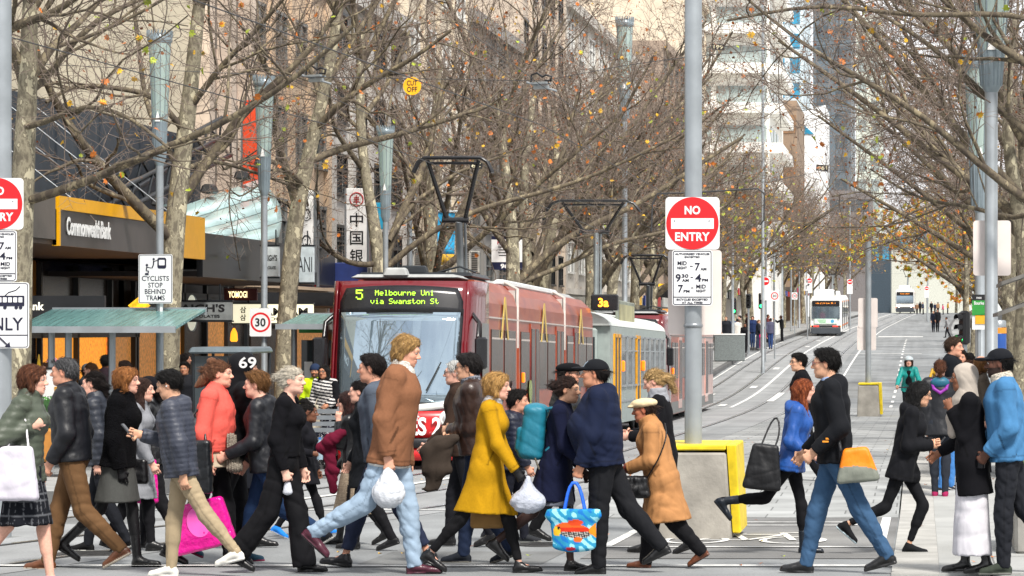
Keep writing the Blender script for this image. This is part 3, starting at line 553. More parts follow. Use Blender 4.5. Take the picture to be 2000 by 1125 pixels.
def combino(Y, label, full=True, ends=18.6, X=LT):
    """low-floor tram, its rear end facing the crossing"""
    zb = gz(Y + 6); slope = math.atan((gz(Y + 15) - gz(Y + 1)) / 14)
    o = empty('tram', (X - .20, Y, gz(Y + 2)), 0, label, 'tram'); o.rotation_euler = (slope, 0, 0)
    W, Ht = 1.325, 3.42
    # rear cab: sections by height, plan curve narrows to the flat screen
    def plan(z, inset=0.0, hw=None):
        rake = .10 + .55*max(0, (z - 1.15)/2.2)**1.25 + .10*max(0, .8 - z)           # screen leans back with height
        h_ = (1.04 if hw is None else hw) - inset; pts = []
        for u in np.linspace(-1, 1, 25):
            pts.append((h_*u, rake + .17*abs(u)**2.2))
        return pts, rake
    def band(name, z0, z1, m, out=0.0, hw=None, u0=-1.0, u1=1.0, nz=8, solid=.03, fn=None):
        vs = []; n = 24; zz = np.linspace(z0, z1, nz + 1)
        for z in zz:
            _, rk = plan(z)
            for u in np.linspace(u0, u1, n + 1):
                h_ = hw(z) if callable(hw) else (hw or 1.04); zq = z + (fn(u, z) if fn else 0)
                vs.append((h_*u, rk + .17*abs(u)**2.2*(h_/1.04)**2 - out, zq))
        fs = [(i*(n+1)+j, i*(n+1)+j+1, (i+1)*(n+1)+j+1, (i+1)*(n+1)+j) for i in range(nz) for j in range(n)]
        q = MB().add(vs, fs, 0, True).build(name, m, o); q.modifiers.new('t', 'SOLIDIFY').thickness = solid; q.modifiers['t'].offset = 1 if False else -1; return q
    band('front_shell', .30, 3.36, TRED, 0, lambda z: 1.13 + .02*(z > 1), nz=16)
    vs = []; zs_ = np.linspace(.30, 3.36, 12); 
    for sgn in (-1, 1):                                       # red cab corners running back to the body
        vs = []
        for z in zs_:
            _, rk = plan(z); x0, y0 = 1.14, rk + .20
            for u in np.linspace(0, 1, 7): vs.append((sgn*(x0 + (W - x0)*math.sin(u*1.57)), y0 + (2.15 - y0)*(1 - math.cos(u*1.57)), z))
        fs = [(i*7+j, i*7+j+1, (i+1)*7+j+1, (i+1)*7+j) for i in range(11) for j in range(6)]
        q = MB().add(vs, fs, 0, True).build('cab_side', TRED, o); q.modifiers.new('t', 'SOLIDIFY').thickness = .02
        MB().add([(sgn*(W + .006), 1.45, 1.02), (sgn*(W + .006), 2.12, 1.02), (sgn*(W + .006), 2.12, 2.62), (sgn*(W + .006), 1.25, 2.62)], [(0, 1, 2, 3)] if sgn > 0 else [(3, 2, 1, 0)]).build('cab_window', GL, o)
    wf = lambda u, z: 0
    band('screen_surround', 1.16, 2.86, TBLK, .012, lambda z: 1.075 + .02*(z - 1.38), nz=10); band('windscreen', 1.22, 2.80, WS, .026, lambda z: 1.025 + .02*(z - 1.38), nz=10)
    band('destination_panel', 2.80, 3.28, TBLK, .030, lambda z: 1.09 - .10*max(0, z - 3.05)/.23, nz=4, fn=lambda u, z: -.05*u*u)
    band('white_apron', 1.05, 1.17, TWHITE, .030, 1.06, nz=2, fn=lambda u, z: .10*u*u)
    band('advert_panel', .60, 1.06, TRED2, .028, 1.07, nz=3)
    band('bumper', .42, .59, TBLK, .05, 1.07, nz=2); band('skirt', .20, .41, TRED2, .02, 1.04, nz=2)
    mb = MB(); mb.box(0, 10, 1.8, .01, .01, .01)
    if full:
        rk = plan(3.1)[1]
        led('5', .0125, LEDG, o, (-.71, rk - .005, 3.20), big=2); led('Melbourne Uni', .0135, LEDG, o, (.09, rk - .055, 3.19)); led('via Swanston St', .0135, LEDG, o, (.10, rk - .095, 3.04))
        rk = plan(.95)[1]; lettering('ES 2', .56, .32, WHITE, o, (.53, rk - .035, .80), R(4), bold=.03); lettering('ER', .2, .09, WHITE, o, (.34, rk - .045, 1.00), R(3), bold=.03)
    for sgn in (-1, 1):
        y = plan(.98)[1] + .10; hl = MB().lathe([(.135, 0), (.15, .02), (.15, .04), (.12, .055)], n=18).build('headlamp_surround', TWHITE, o, (sgn*.90, y - .02, .93), (R(90), 0, R(-12*sgn)*-1))
        MB().lathe([(.085, 0), (.095, .02), (.07, .045), (.02, .055)], n=18).build('headlamp', LENS, hl, (0, 0, .04))
        a = MB().lathe([(.10, 0), (.10, .03), (.06, .05)], n=16).build('indicator_surround', TWHITE, o, (sgn*.92, y - .02, .70), (R(90), 0, R(12*sgn))); MB().lathe([(.055, 0), (.05, .03), (.02, .04)], n=14).build('indicator', AMB, a, (0, 0, .035))
        mr = MB(); mr.box(sgn*1.43, .55, 2.08, .22, .14, .56, 0, 0, 1, .05); mr.tube([(sgn*1.36, .62, 2.36), (sgn*1.36, .75, 2.62), (sgn*1.18, .95, 2.82)], .04, 7); mr.build('mirror', TBLK, o)
    wp = MB(); wp.tube([(-.55, .03, 1.42), (-.2, .08, 1.95)], .012, 5); wp.tube([(.55, .03, 1.42), (.8, .10, 1.92)], .012, 5); wp.build('wiper', RUB, o)
    # body modules
    segs = [(2.15, 5.75), (6.05, 13.1), (13.4, ends)] if full else [(2.15, 7.4), (7.7, 13.1), (13.4, ends)]
    for k, (y0, y1) in enumerate(segs):
        L = y1 - y0; yc = (y0+y1)/2
        prof = [(-W, .25), (-W, 3.0), (-W + .07, 3.22), (-W + .28, Ht), (W - .28, Ht), (W - .07, 3.22), (W, 3.0), (W, .25)]
        bd = MB(); bd.prism(prof, y0, y1); bo = bd.build('body', WRAP if full or k < 2 else WRAPB, o)
        MB().box(W + .008, yc, 2.74, .02, L - .02, .03).build('gutter', SEAL if full else MATS['frame grey'], o); MB().box(W + .004, yc, .46, .02, L - .04, .36, 0).build('side_skirt', SEAL if full else MATS['frame grey'], o)
        nwin = max(2, int(L / 1.25)); ww = (L - .3) / nwin
        for i in range(nwin):
            y = y0 + .15 + ww*(i + .5)
            if (i % 3 == 1 and full and k) or (not full and i % 3 == 2):          # pair of door leaves
                d_ = MB(); d_.box(W + .012, y, 1.55, .03, ww*.96, 2.3); do = d_.build('door', WRAP if full else WRAPB, o)
                for e in (-.24, .24): MB().box(W + .030, y + e*ww, 1.65, .012, ww*.36, 1.9, 0, 0, 1, .005).build('pane', WGL, do)
            else:
                wo = MB().box(W + .006, y, 1.95, .02, ww*.90, 1.15, 0, 0, 1, .008).build('window', WGL, o)
                MB().box(W + .018, y, 2.36, .012, ww*.84, .035).build('vent_bar', SEAL, wo)
        MB().box(W + .03, y0 + .42, 1.62, .06, .12, .20, 0, 0, 1, .03).build('side_indicator', AMB, o)
        rf = MB(); rf.box(0, yc, Ht + .05, 1.9, L - .5, .12, 0, 0, .9, .04); rf.build('roof_box', mat('roof grey', c('#9b9d9c'), rough=.5), o)
        if full:                                              # printed wrap figures: plain generic shapes
            pf = MB(); yy = y0 + L*.5
            pf.prism([(-.5, 2.15), (-.42, 2.3), (-.08, 2.95), (.08, 2.95), (.42, 2.3), (.5, 2.15), (.35, 2.15), (0, 2.75), (-.35, 2.15)], -.004, .004); q = pf.build('wrap_print', mat('wrap yellow', c('#c9a83a'), rough=.3), o); q.rotation_euler = (0, 0, R(90)); q.location = (W + .034, yy, .2)
            for q_, h in ((-.3, '#7a8a44'), (.3, '#4a2c2c')): 
                pf = MB(); pf.prism(disc(.22, 20, 0, 1.35), -.004, .004); pf.prism(disc(.3, 20, 0, .85), -.006, .002); q = pf.build('wrap_print', mat('wrap ' + h, c(h), rough=.35, var=.3), o); q.rotation_euler = (0, 0, R(90)); q.location = (W + .04, y0 + L*(.5 + q_), 0)
        if k:
            j_ = MB(); 
            for i in range(6): j_.box(0, segs[k-1][1] + .025 + .05*i, 1.82, 2*W - .14 + .04*(i % 2), .045, 3.0)
            j_.build('bellows', SEAL, o); MB().tube([(W - .02, segs[k-1][1] + .15, 2.2), (W - .02, segs[k-1][1] + .15, 3.35), (W - .3, segs[k-1][1] + .15, 3.5)], .04, 7).build('joint_pipe', SEAL, o)
    for y in (3.6, 8.2, 10.8, 15.8):
        for s_ in (-1, 1): MB().lathe([(.1, -.06), (.30, -.06), (.30, .02), (.33, .05), (.1, .06)], n=18).build('wheel', RUB, o, (s_*.78, y, .32), (0, R(90), 0))
    MB().box(0, 10.2, .30, 2.3, ends - 3, .22).build('underframe', RUB, o)
    r2 = MB(); r2.box(0, 1.6, Ht + .03, 1.9, 1.3, .07, 0, 0, .92, .02); r2.box(-.15, 1.0, Ht + .10, .44, .28, .16, 0, 0, .85, .03); r2.build('roof_cowl', mat('roof grey', c('#9b9d9c'), rough=.5), o)
    r3 = MB(); r3.box(-.05, 3.4, Ht + .10, 2.1, 2.2, .09, 0, 0, .96, .02); r3.box(-.1, 2.5, Ht + .19, .5, .3, .16, 0, 0, .9, .03); r3.tube([(.3, 2.7, Ht + .15), (.7, 2.7, Ht + .26), (1.0, 2.7, Ht + .15)], .02, 5); r3.build('roof_equipment', DKMET, o)
    MB().box(.95, 10, Ht + .06, .22, 9, .12, 0, 0, .9, .03).build('roof_duct', mat('roof white', c('#cfd2d2'), rough=.4), o)
    pantograph(o, .42, 4.0 if full else 3.6, Ht + .2, (CH + (VY - 308)*54/F) - gz(54) if full else 5.3, half=.58 if full else .62, stub=.46)
    return o
combino(50, 'red tram at the crossing with green lettering Melbourne Uni and a pink sunset side')
combino(88, 'maroon and pale pink tram half hidden by the tall no entry pole', full=False, ends=20.2)
# ---- older tram between them
def old_tram(Y):
    o = empty('tram', (LT, Y, gz(Y + 4)), 0, 'pale green and grey older tram with orange 3a route box and yellow door frames', 'tram'); W = 1.30; L = 15.6; o.rotation_euler = (math.atan((gz(Y+15)-gz(Y))/15), 0, 0)
    CR = mat('tram cream', c('#cdd3cf'), rough=.45, var=.08); GN = mat('tram grey green', c('#939e9b'), rough=.45, var=.1)
    bd = MB(); bd.prism([(-W, .4), (-W, 2.85), (W, 2.85), (W, .4)], .25, L); bd.box(0, .14, 1.6, 2.0, .24, 2.4, 0, 0, 1, .06); bd.build('body', GN, o)
    rf = MB(); pr = [(-W, 2.86)] + [(W*math.cos(a), 2.86 + .42*math.sin(a)) for a in np.linspace(math.pi, 0, 14)]; rf.prism(pr[1:], .1, L - .1); rf.build('roof', CR, o)
    MB().box(0, .0, 2.1, 1.9, .04, .95).build('windscreen', GL, o)
    rb = MB().box(W - .10, -.02, 3.42, .66, .30, .40, 0, 0, 1, .03).build('route_box', TBLK, o); lettering('3a', .26, .22, LEDO, o, (W - .12, -.18, 3.42), bold=.03)
    ra = MB().box(W - .18, 5.6, 3.15, .08, 4.2, .82, 0, 0, 1, .02).build('roof_board', mat('roof board', c('#7d8478'), rough=.5, var=.4, scale=2), o); MB().box(W - .13, 5.6, 3.15, .012, 3.7, .62).build('poster', mat('board poster', c('#a8a47c'), rough=.5, var=.4, scale=1.2), ra)
    for y in np.arange(3.4, L - 1, 1.55):
        if 6.6 < y < 7.6: continue
        w_ = MB(); 
        for e in (-.62, .62): w_.box(W + .012, y + e, 1.98, .04, .07, 1.3)
        w_.box(W + .012, y, 2.62, .04, 1.3, .05); w_.box(W + .012, y, 1.34, .05, 1.34, .05); w_.box(W + .012, y, 2.25, .035, 1.2, .035); wo = w_.build('window', GALV, o); MB().box(W + .006, y, 1.98, .012, 1.2, 1.24).build('pane', GL, wo)
    YM = mat('door yellow', c('#d99a1c'), rough=.4)
    for y in (1.75, 7.1):
        d_ = MB().box(W + .006, y, 1.55, .03, 1.5 if y < 3 else .9, 2.2).build('door', mat('door dark', c('#1c1a16'), rough=.4), o)
        for e in ((-.72, 0, .72) if y < 3 else (-.42, .42)): MB().box(W + .02, y + e, 1.55, .05, .09, 2.2).build('post', YM, d_)
        MB().box(W + .02, y, 2.62, .05, 1.5 if y < 3 else .9, .09).build('lintel', YM, d_)
    for y in (2.85, 8.2): MB().box(W + .05, y, 1.85, .1, .14, .28, 0, 0, 1, .04).build('side_indicator', AMB, o)
    MB().box(W + .008, 8, .95, .012, 14.5, .05).build('trim', GALV, o)
    for y in (2.5, 4.0, 11.0, 12.5):
        for s_ in (-1, 1): MB().lathe([(.1, -.05), (.33, -.05), (.33, .05), (.1, .05)], n=16).build('wheel', RUB, o, (s_*.75, y, .34), (0, R(90), 0))
    pantograph(o, .55, 3.4, 3.3, 6.1, half=.95, stub=.72)
    return o
old_tram(70.6)
def white_tram(Y, X, label, rear=True, rz=0.0, ad=True):
    o = empty('tram', (X, Y, gz(Y + 3)), rz, label, 'tram'); W = 1.33; L = 22
    o.rotation_euler = (math.atan((gz(Y+14)-gz(Y))/14), 0, rz)
    bd = MB(); bd.prism([(-W, .35), (-W, 3.0), (-W + .2, 3.35), (W - .2, 3.35), (W, 3.0), (W, .35)], .5, L); bd.prism([(-W + .06, .35), (-W + .06, 3.0), (-W + .25, 3.3), (W - .25, 3.3), (W - .06, 3.0), (W - .06, .35)], .12, .51); bd.build('body', TWHITE, o)
    MB().box(0, .06, 1.95, 2.36, .14, 1.05, 0, 0, 1, .04).build('windscreen', WS, o); dp = MB().box(0, .05, 2.72, 2.3, .16, .46, 0, 0, 1, .03).build('destination_panel', TBLK, o)
    led('via City Lonsd St 1' if False else 'via City Lon St 1', .0165, LEDO, o, (0, -.04, 2.80)) if rear else led('Camroe', .03, LEDO, o, (0, -.04, 2.84)) if False else led('City Univ', .024, LEDO, o, (0, -.04, 2.80))
    MB().box(0, .05, .42, 2.5, .2, .5, 0, 0, 1, .03).build('bumper', mat('bumper grey', c('#3a3f45'), rough=.5), o); MB().box(0, .04, .80, 2.4, .14, .12).build('lamp_band', TBLK, o)
    for s_ in (-1, 1):
        if rear: MB().box(s_*.80, -.04, .80, .44, .03, .09).build('tail_lamp', TAIL, o)
        else: MB().lathe([(.1, 0), (.1, .03), (.05, .05)], n=14).build('headlamp', mat('lit headlamp', (1, .93, .75), emit=5), o, (s_*.85, -.02, .95), (R(90), 0, 0))
        MB().box(s_*1.2, .1, .80, .16, .12, .10).build('side_lamp', AMB, o)
    if ad and rear: 
        a = MB().box(.0, .055, 1.22, 1.9, .14, .40).build('advert', mat('advert pale', c('#cfe0d2'), rough=.5, var=.1), o); MB().prism(disc(.15, 16, .55, 1.22), -.02, -.014).build('emblem', mat('advert blue', c('#3f8fb8')), a)
        for i in range(3): MB().box(-.35 + .03*i, -.02, 1.33 - .1*i, .75 - .1*i, .012, .045).build('text_line', mat('advert green', c('#4f9a5a')), a)
    for y in np.arange(1.9, L - 1, 2.1):
        if int((y - 1.9) / 2.1) % 3 == 0:
            d_ = MB().box(W + .01, y, 1.7, .03, 1.4, 2.3).build('door', mat('door dark', c('#1c1a16')), o); MB().box(W + .028, y, 2.86, .03, 1.4, .08).build('lintel', mat('tram orange', c('#d06a1c')), d_)
        else: MB().box(W + .01, y, 2.05, .03, 1.85, 1.05).build('window', GL, o)
    MB().box(W + .01, L/2, .85, .02, L - 1.2, .10).build('orange_stripe', mat('tram orange', c('#d06a1c')), o)
    rf = MB(); rf.box(-.1, 1.9, 3.62, 1.6, 2.4, .55, 0, 0, .94, .06); rf.box(0, 10, 3.55, 1.7, 9, .4, 0, 0, .94, .06); rf.build('roof_box', TWHITE, o); MB().box(.73, 1.9, 3.60, .06, 2.0, .36).build('roof_grille', DKMET, o)
    for y in (2.5, 4.2, 17, 18.7):
        for s_ in (-1, 1): MB().lathe([(.1, -.05), (.33, -.05), (.33, .05), (.1, .05)], n=14).build('wheel', RUB, o, (s_*.75, y, .34), (0, R(90), 0))
    pantograph(o, .3, 8, 3.6, 6.2, half=.8, stub=.6)
    return o
white_tram(241, -8.05, 'white tram going away with red tail lamps and orange lettering past the far crossing')
white_tram(398, -2.3, 'small white tram with lit headlamps coming over the top of the hill', rear=False)

# ------------------------------------------------------------------ poles, lamps, signs
def lantern_lamp(px, Y, label, pw, ytop, ybot, group=None, X=None):
    """slim street lamp whose fluted glass lantern widens upward; ytop / ybot = lantern ends in the photo"""
    x = PX(px, Y); base = gz(Y) + (.2 if x < -10.8 else .012 if x < 0 else .3); o = empty('street_lamp', (x, Y, base), 0, label, 'street lamp', group)
    zt = CH - (ytop - VY)*Y/F - base; zb_ = CH - (ybot - VY)*Y/F - base; r0 = pw/2; hh = zt - zb_
    MB().lathe([(r0*1.5, 0), (r0*1.5, .25), (r0, .32), (r0, zb_)], n=16).build('pole', GALV, o)
    k = r0 * 1.05; cup = MB(); n = 14
    cup.lathe([(r0, zb_ - .1), (k*1.5, zb_ + .0), (k*1.9, zb_ + hh*.3)], n=18)
    for i in range(n): a = 6.283*i/n; cup.tube([(k*1.5*math.cos(a), k*1.5*math.sin(a), zb_), (k*1.98*math.cos(a), k*1.98*math.sin(a), zb_ + hh*.36)], k*.13, 4)
    cup.build('cup', mat('lamp aluminium', c('#8a979e'), rough=.35, metal=.4, var=.1), o)
    gl = MB(); gl.lathe([(k*1.8, zb_ + hh*.28), (k*2.7, zt - hh*.08)], n=22); gl.build('lantern_glass', mat('lantern glass', c('#a9bcb6'), rough=.12, var=.1, spec=.8, trans=.25, stretch=(30, 30, .5)), o)
    rb = MB()
    for i in range(10): a = 6.283*i/10; rb.tube([(k*1.85*math.cos(a), k*1.85*math.sin(a), zb_ + hh*.28), (k*2.75*math.cos(a), k*2.75*math.sin(a), zt - hh*.08)], k*.10, 4)
    rb.build('rib', MATS['lamp aluminium'], o)
    cp = MB(); cp.lathe([(k*2.7, zt - hh*.08), (k*3.15, zt - hh*.06), (k*3.15, zt - hh*.02), (k*2.2, zt)], n=24)
    for i in range(22): a = 6.283*i/22; cp.box(k*3.1*math.cos(a), k*3.1*math.sin(a), zt + .0, k*.3, k*.3, hh*.05)
    cp.build('cap', MATS['lamp aluminium'], o)
    MB().prism([(-k*.6, 0), (-k*.3, k*1.6), (0, k*2.6), (k*.3, k*1.6), (k*.6, 0)][::-1], -.01, .01).build('arrow_fin', WHITE, o, (0, -k*1.95, zb_ + hh*.3)); return o
lg = 'fluted street lamps along the street'
lantern_lamp(312, 46, 'fluted street lamp carrying the cyclists stop sign, before the first tree', .12, 66, 312, lg)
lantern_lamp(516, 52.5, 'fluted street lamp carrying the round 30 sign', .12, 153, 372, lg)
lantern_lamp(753, 64, 'fluted street lamp behind the red tram roof', .12, 250, 425, lg)
lantern_lamp(1220, 104, 'tallest fluted lamp on a slender pole above the middle of the trams', .20, 38, 232, lg)
lantern_lamp(1936, 44, 'big fluted lamp pole on the right with the blank sign back', .20, -60, 168, lg)
lantern_lamp(1915, 53, 'grey fluted lamp pole behind the big right-hand one', .20, 112, 405, lg)
for i, (px, Y, yt) in enumerate(((800, 82, 300), (1150, 118, 280), (1490, 150, 0), (1496, 205, 430), (1512, 220, 440), (1528, 235, 450), (1545, 255, 455), (1561, 275, 462), (1575, 300, 468), (1589, 330, 475), (1600, 355, 480), (1431, 170, 400), (1660, 300, 395), (1812, 330, 430))):
    labs = ('slim grey pole just left of the pantograph mast', 'slim pole behind the second pantograph', 'tall thin pole left of the far trees', 'pole at the far corner, first of the receding row', 'pole at the far corner, second of the receding row', 'pole at the far corner, third of the receding row', 'receding grey pole left of the white tram roof', 'receding pole just past the white tram edge', 'thin pole behind the white tram roof', 'thinner pole behind the white tram', 'farthest thin pole in the receding row', 'pole beside the far traffic light', 'tall tram wire pole behind the receding tram', 'thin pole at the crest beside the far tram')
    o = empty('wire_pole', (PX(px, Y), Y, gz(Y)), 0, labs[i], 'pole', 'grey tram wire poles'); h_ = CH - (yt - VY)*Y/F - gz(Y); MB().lathe([(.11, 0), (.11, .3), (.085, .35), (.07, h_)], n=10).build('shaft', GALV, o); MB().lathe([(.09, 0), (.09, .06), (.02, .12)], n=10).build('finial', GALV, o, (0, 0, h_))
RED = mat('sign red bright', c('#d4141c'), rough=.4, var=.03); SW = mat('sign face white', c('#dfe0e0'), rough=.4, var=.04, scale=3); INK = mat('sign ink navy', c('#14152e'), rough=.5); BACK = mat('sign back aluminium', c('#d9cfca'), rough=.5, var=.08, scale=2)
def plate(parent, px0, px1, py0, py1, Y, m=None, y=-.12, name='plate', r_=.035, border=None, d=.006):
    a, b = P(px0, py0, Y), P(px1, py1, Y); w_, h_ = b.x - a.x, a.z - b.z; bx = parent.location
    loc = ((a.x+b.x)/2 - bx.x, y, (a.z+b.z)/2 - bx.z); q = MB().prism(rrect(w_, h_, r_), -d, d).build(name, m or SW, parent, loc)
    if border:
        o_, i_ = rrect(w_ - .016, h_ - .016, r_*.85), rrect(w_ - .016 - border*2, h_ - .016 - border*2, r_*.6); n = len(o_); z = -d - .002
        MB().add([(x, z, zz) for x, zz in o_] + [(x, z, zz) for x, zz in i_], [(i, (i+1) % n, n + (i+1) % n, n + i) for i in range(n)]).build('border', INK, q)
    return q, w_, h_, d
def words(q, lines, w_, h_, d, m=None, bold=.02):
    for s_, cx, cz, ww, hh in lines: lettering(s_, ww*w_, hh*h_, m or INK, q, (cx*w_, -d - .002, cz*h_), bold=bold)
def no_entry(o, px0, px1, py0, py1, Y):
    q, w_, h_, d = plate(o, px0, px1, py0, py1, Y, name='no_entry_plate', r_=.04)
    MB().prism(disc(w_*.485, 56), -.003, .001).build('red_disc', RED, q, (0, -d - .002, 0)); MB().box(0, -d - .007, -.005*h_, w_*.79, .004, h_*.20).build('white_bar', SW, q)
    lettering('NO', w_*.29, h_*.165, SW, q, (0, -d - .0075, .25*h_), bold=.035, sp=1.05); lettering('ENTRY', w_*.64, h_*.165, SW, q, (0, -d - .0075, -.255*h_), bold=.03, sp=1.05)
    b = MB(); [b.lathe([(.008, 0), (.006, .004)], x_*w_, 0, 8) for x_ in (-.33, .31)]; bo = b.build('bolt', GREYM, q, (0, -d - .010, .045*h_), (R(90), 0, 0))
def hours(o, px0, px1, py0, py1, Y):
    q, w_, h_, d = plate(o, px0, px1, py0, py1, Y, name='hours_plate', r_=.025, border=.008)
    words(q, [('AUTHORISED VEHICLES', 0, .43, .86, .036), ('EXCEPTED', 0, .375, .38, .032), ('MID', -.25, .265, .23, .07), ('NIGHT', -.25, .18, .24, .048), ('-', -.02, .21, .07, .014), ('7', .13, .20, .13, .14), ('AM', .28, .16, .15, .05), ('9', -.35, 0, .13, .14), ('30', -.18, .035, .17, .065), ('AM', -.17, -.045, .17, .052), ('-', -.01, .01, .06, .014), ('4', .15, 0, .15, .14), ('PM', .32, -.04, .15, .05), ('7', -.29, -.195, .13, .14), ('PM', -.14, -.24, .15, .05), ('-', .0, -.18, .06, .014), ('MID', .22, -.155, .24, .07), ('NIGHT', .22, -.235, .24, .048), ('BICYCLES EXCEPTED', 0, -.39, .78, .036), ('AT ALL TIMES', 0, -.445, .52, .034)], w_, h_, d)
    MB().box(0, -d - .003, -.345*h_, w_*.95, .002, .008).build('divider', INK, q)
YS = 29.0
def sign_pole(px, Y, label, pw=.175, h_=9.0):
    x = PX(px, Y); o = empty('sign_pole', (x, Y, gz(Y)), 0, label, 'sign pole'); MB().lathe([(pw/2, .0), (pw/2, h_)], n=24).build('pole', GALV, o); return o
s1 = sign_pole(1354, YS, 'grey pole in the concrete block carrying the large no entry sign')
# slightly smaller backing plates face the other way, behind the pole
plate(s1, 1303, 1408, 488, 654, YS, BACK, .11, 'back_plate'); 
no_entry(s1, 1302, 1407, 386, 488, YS); hours(s1, 1315, 1393, 489, 597, YS)
cl = MB(); [cl.lathe([(.092, 0), (.098, .01), (.098, .03), (.092, .04)], n=24, cz=CH - (py - VY)*YS/F - gz(YS)) for py in (445, 520, 590, 640)]; cl.build('clamp', GREYM, s1)
s2 = sign_pole(2, YS, 'grey pole at the left edge carrying no entry and tram only signs', .205)
no_entry(s2, -51, 53, 349, 449, YS); hours(s2, -37, 40, 451, 550, YS)
q, w_, h_, d = plate(s2, -58, 64, 552, 680, YS, name='tram_only_plate', r_=.03, border=.008); MB().box(0, -d - .003, -.30*h_, w_*.97, .002, .010).build('divider', INK, q); words(q, [('ONLY', .05, -.13, .72, .2)], w_, h_, d, bold=.01)
ic = MB(); 
ic.prism(rrect(w_*.62, h_*.16, .01), -.002, .001)
ico = ic.build('tram_symbol', INK, q, (.12*w_, -d - .003, .22*h_)); wn = MB(); [wn.prism(rrect(w_*.065, h_*.10, .004), -.002, .001) for _ in (0,)]; 
for i in range(7): MB().prism(rrect(w_*.06, h_*.075, .004), -.002, .001).build('symbol_window', SW, ico, (-w_*.25 + i*w_*.083, -.003, h_*.015))
kk = MB(); kk.tube([(0, 0, h_*.08), (w_*.06, 0, h_*.13), (w_*.17, 0, h_*.16), (w_*.24, 0, h_*.22)], .005, 4); [kk.prism(disc(h_*.028, 12, x_*w_, -h_*.10), -.003, .001) for x_ in (-.25, -.18, .0, .18, .25)]; kk.build('symbol_detail', INK, ico)
ar = MB(); ar.tube([(-.055, 0, .045), (.03, 0, -.035)], .009, 4); ar.prism([(.055, -.055), (.0, -.045), (.045, -.0)], -.004, .004); ar.build('arrow', INK, q, (.12*w_, -d - .004, -.405*h_))
q, w_, h_, d = plate(next(o for o in bpy.data.objects if o.name == 'street_lamp'), 275, 341, 497, 593, 46, name='cyclist_plate', r_=.03, border=.010, y=-.13)
words(q, [('CYCLISTS', 0, .01, .80, .10), ('STOP', 0, -.125, .42, .10), ('BEHIND', 0, -.255, .62, .10), ('TRAMS', 0, -.385, .55, .10)], w_, h_, d, bold=.005)
ic = MB(); ic.prism(rrect(w_*.26, h_*.22, .03), -.002, .001); io = ic.build('tram_symbol', INK, q, (.19*w_, -d - .003, .32*h_)); MB().prism(rrect(w_*.17, h_*.11, .012), -.002, .001).build('symbol_window', SW, io, (0, -.003, h_*.01))
ic = MB(); ic.prism(disc(.02, 12, -.25*w_, .28*h_), -.002, .001); ic.tube([(-.25*w_, 0, .25*h_), (-.27*w_, 0, .17*h_), (-.2*w_, 0, .16*h_), (-.22*w_, 0, .10*h_)], .010, 4); ic.tube([(-.25*w_, 0, .24*h_), (-.12*w_, 0, .22*h_)], .006, 4); ic.prism(disc(.018, 12, -.05*w_, .40*h_), -.002, .001); ic.tube([(-.05*w_, 0, .37*h_), (-.06*w_, 0, .28*h_), (-.10*w_, 0, .22*h_)], .010, 4); ic.tube([(-.05*w_, 0, .35*h_), (.06*w_, 0, .38*h_)], .006, 4); ic.tube([(-.3*w_, 0, .1*h_), (-.2*w_, 0, .1*h_)], .016, 4); ic.build('cyclist_symbol', INK, q, (0, -d - .003, 0))
lamp30 = next(o for o in bpy.data.objects if o.name == 'street_lamp.001')
def speed30(par, px0, px1, py0, py1, Y, y=-.13):
    q, w_, h_, d = plate(par, px0, px1, py0, py1, Y, name='speed_plate', r_=.03*Y/52, y=y)
    n = 40; ro, ri = w_*.46, w_*.37; v = [(ro*math.cos(-6.2832*i/n), -d - .002, ro*math.sin(-6.2832*i/n)) for i in range(n)] + [(ri*math.cos(-6.2832*i/n), -d - .002, ri*math.sin(-6.2832*i/n)) for i in range(n)]
    MB().add(v, [(i, (i+1) % n, n + (i+1) % n, n + i) for i in range(n)]).build('red_ring', RED, q); lettering('30', w_*.48, h_*.30, BLK, q, (0, -d - .003, 0), bold=.02)
speed30(lamp30, 491, 533, 602, 657, 52.5)
st_ = MB().box(0, 0, 0, .045, .012, .5).build('label_strip', SW, bpy.data.objects['street_lamp'], (PX(318, 46) - PX(312, 46), -.09, P(0, 620, 46).z - bpy.data.objects['street_lamp'].location.z))
# right-hand blank sign backs
rl = next(o for o in bpy.data.objects if o.name == 'street_lamp.004'); plate(rl, 1901, 1975, 430, 538, 44, BACK, .14, 'back_plate', r_=.05)
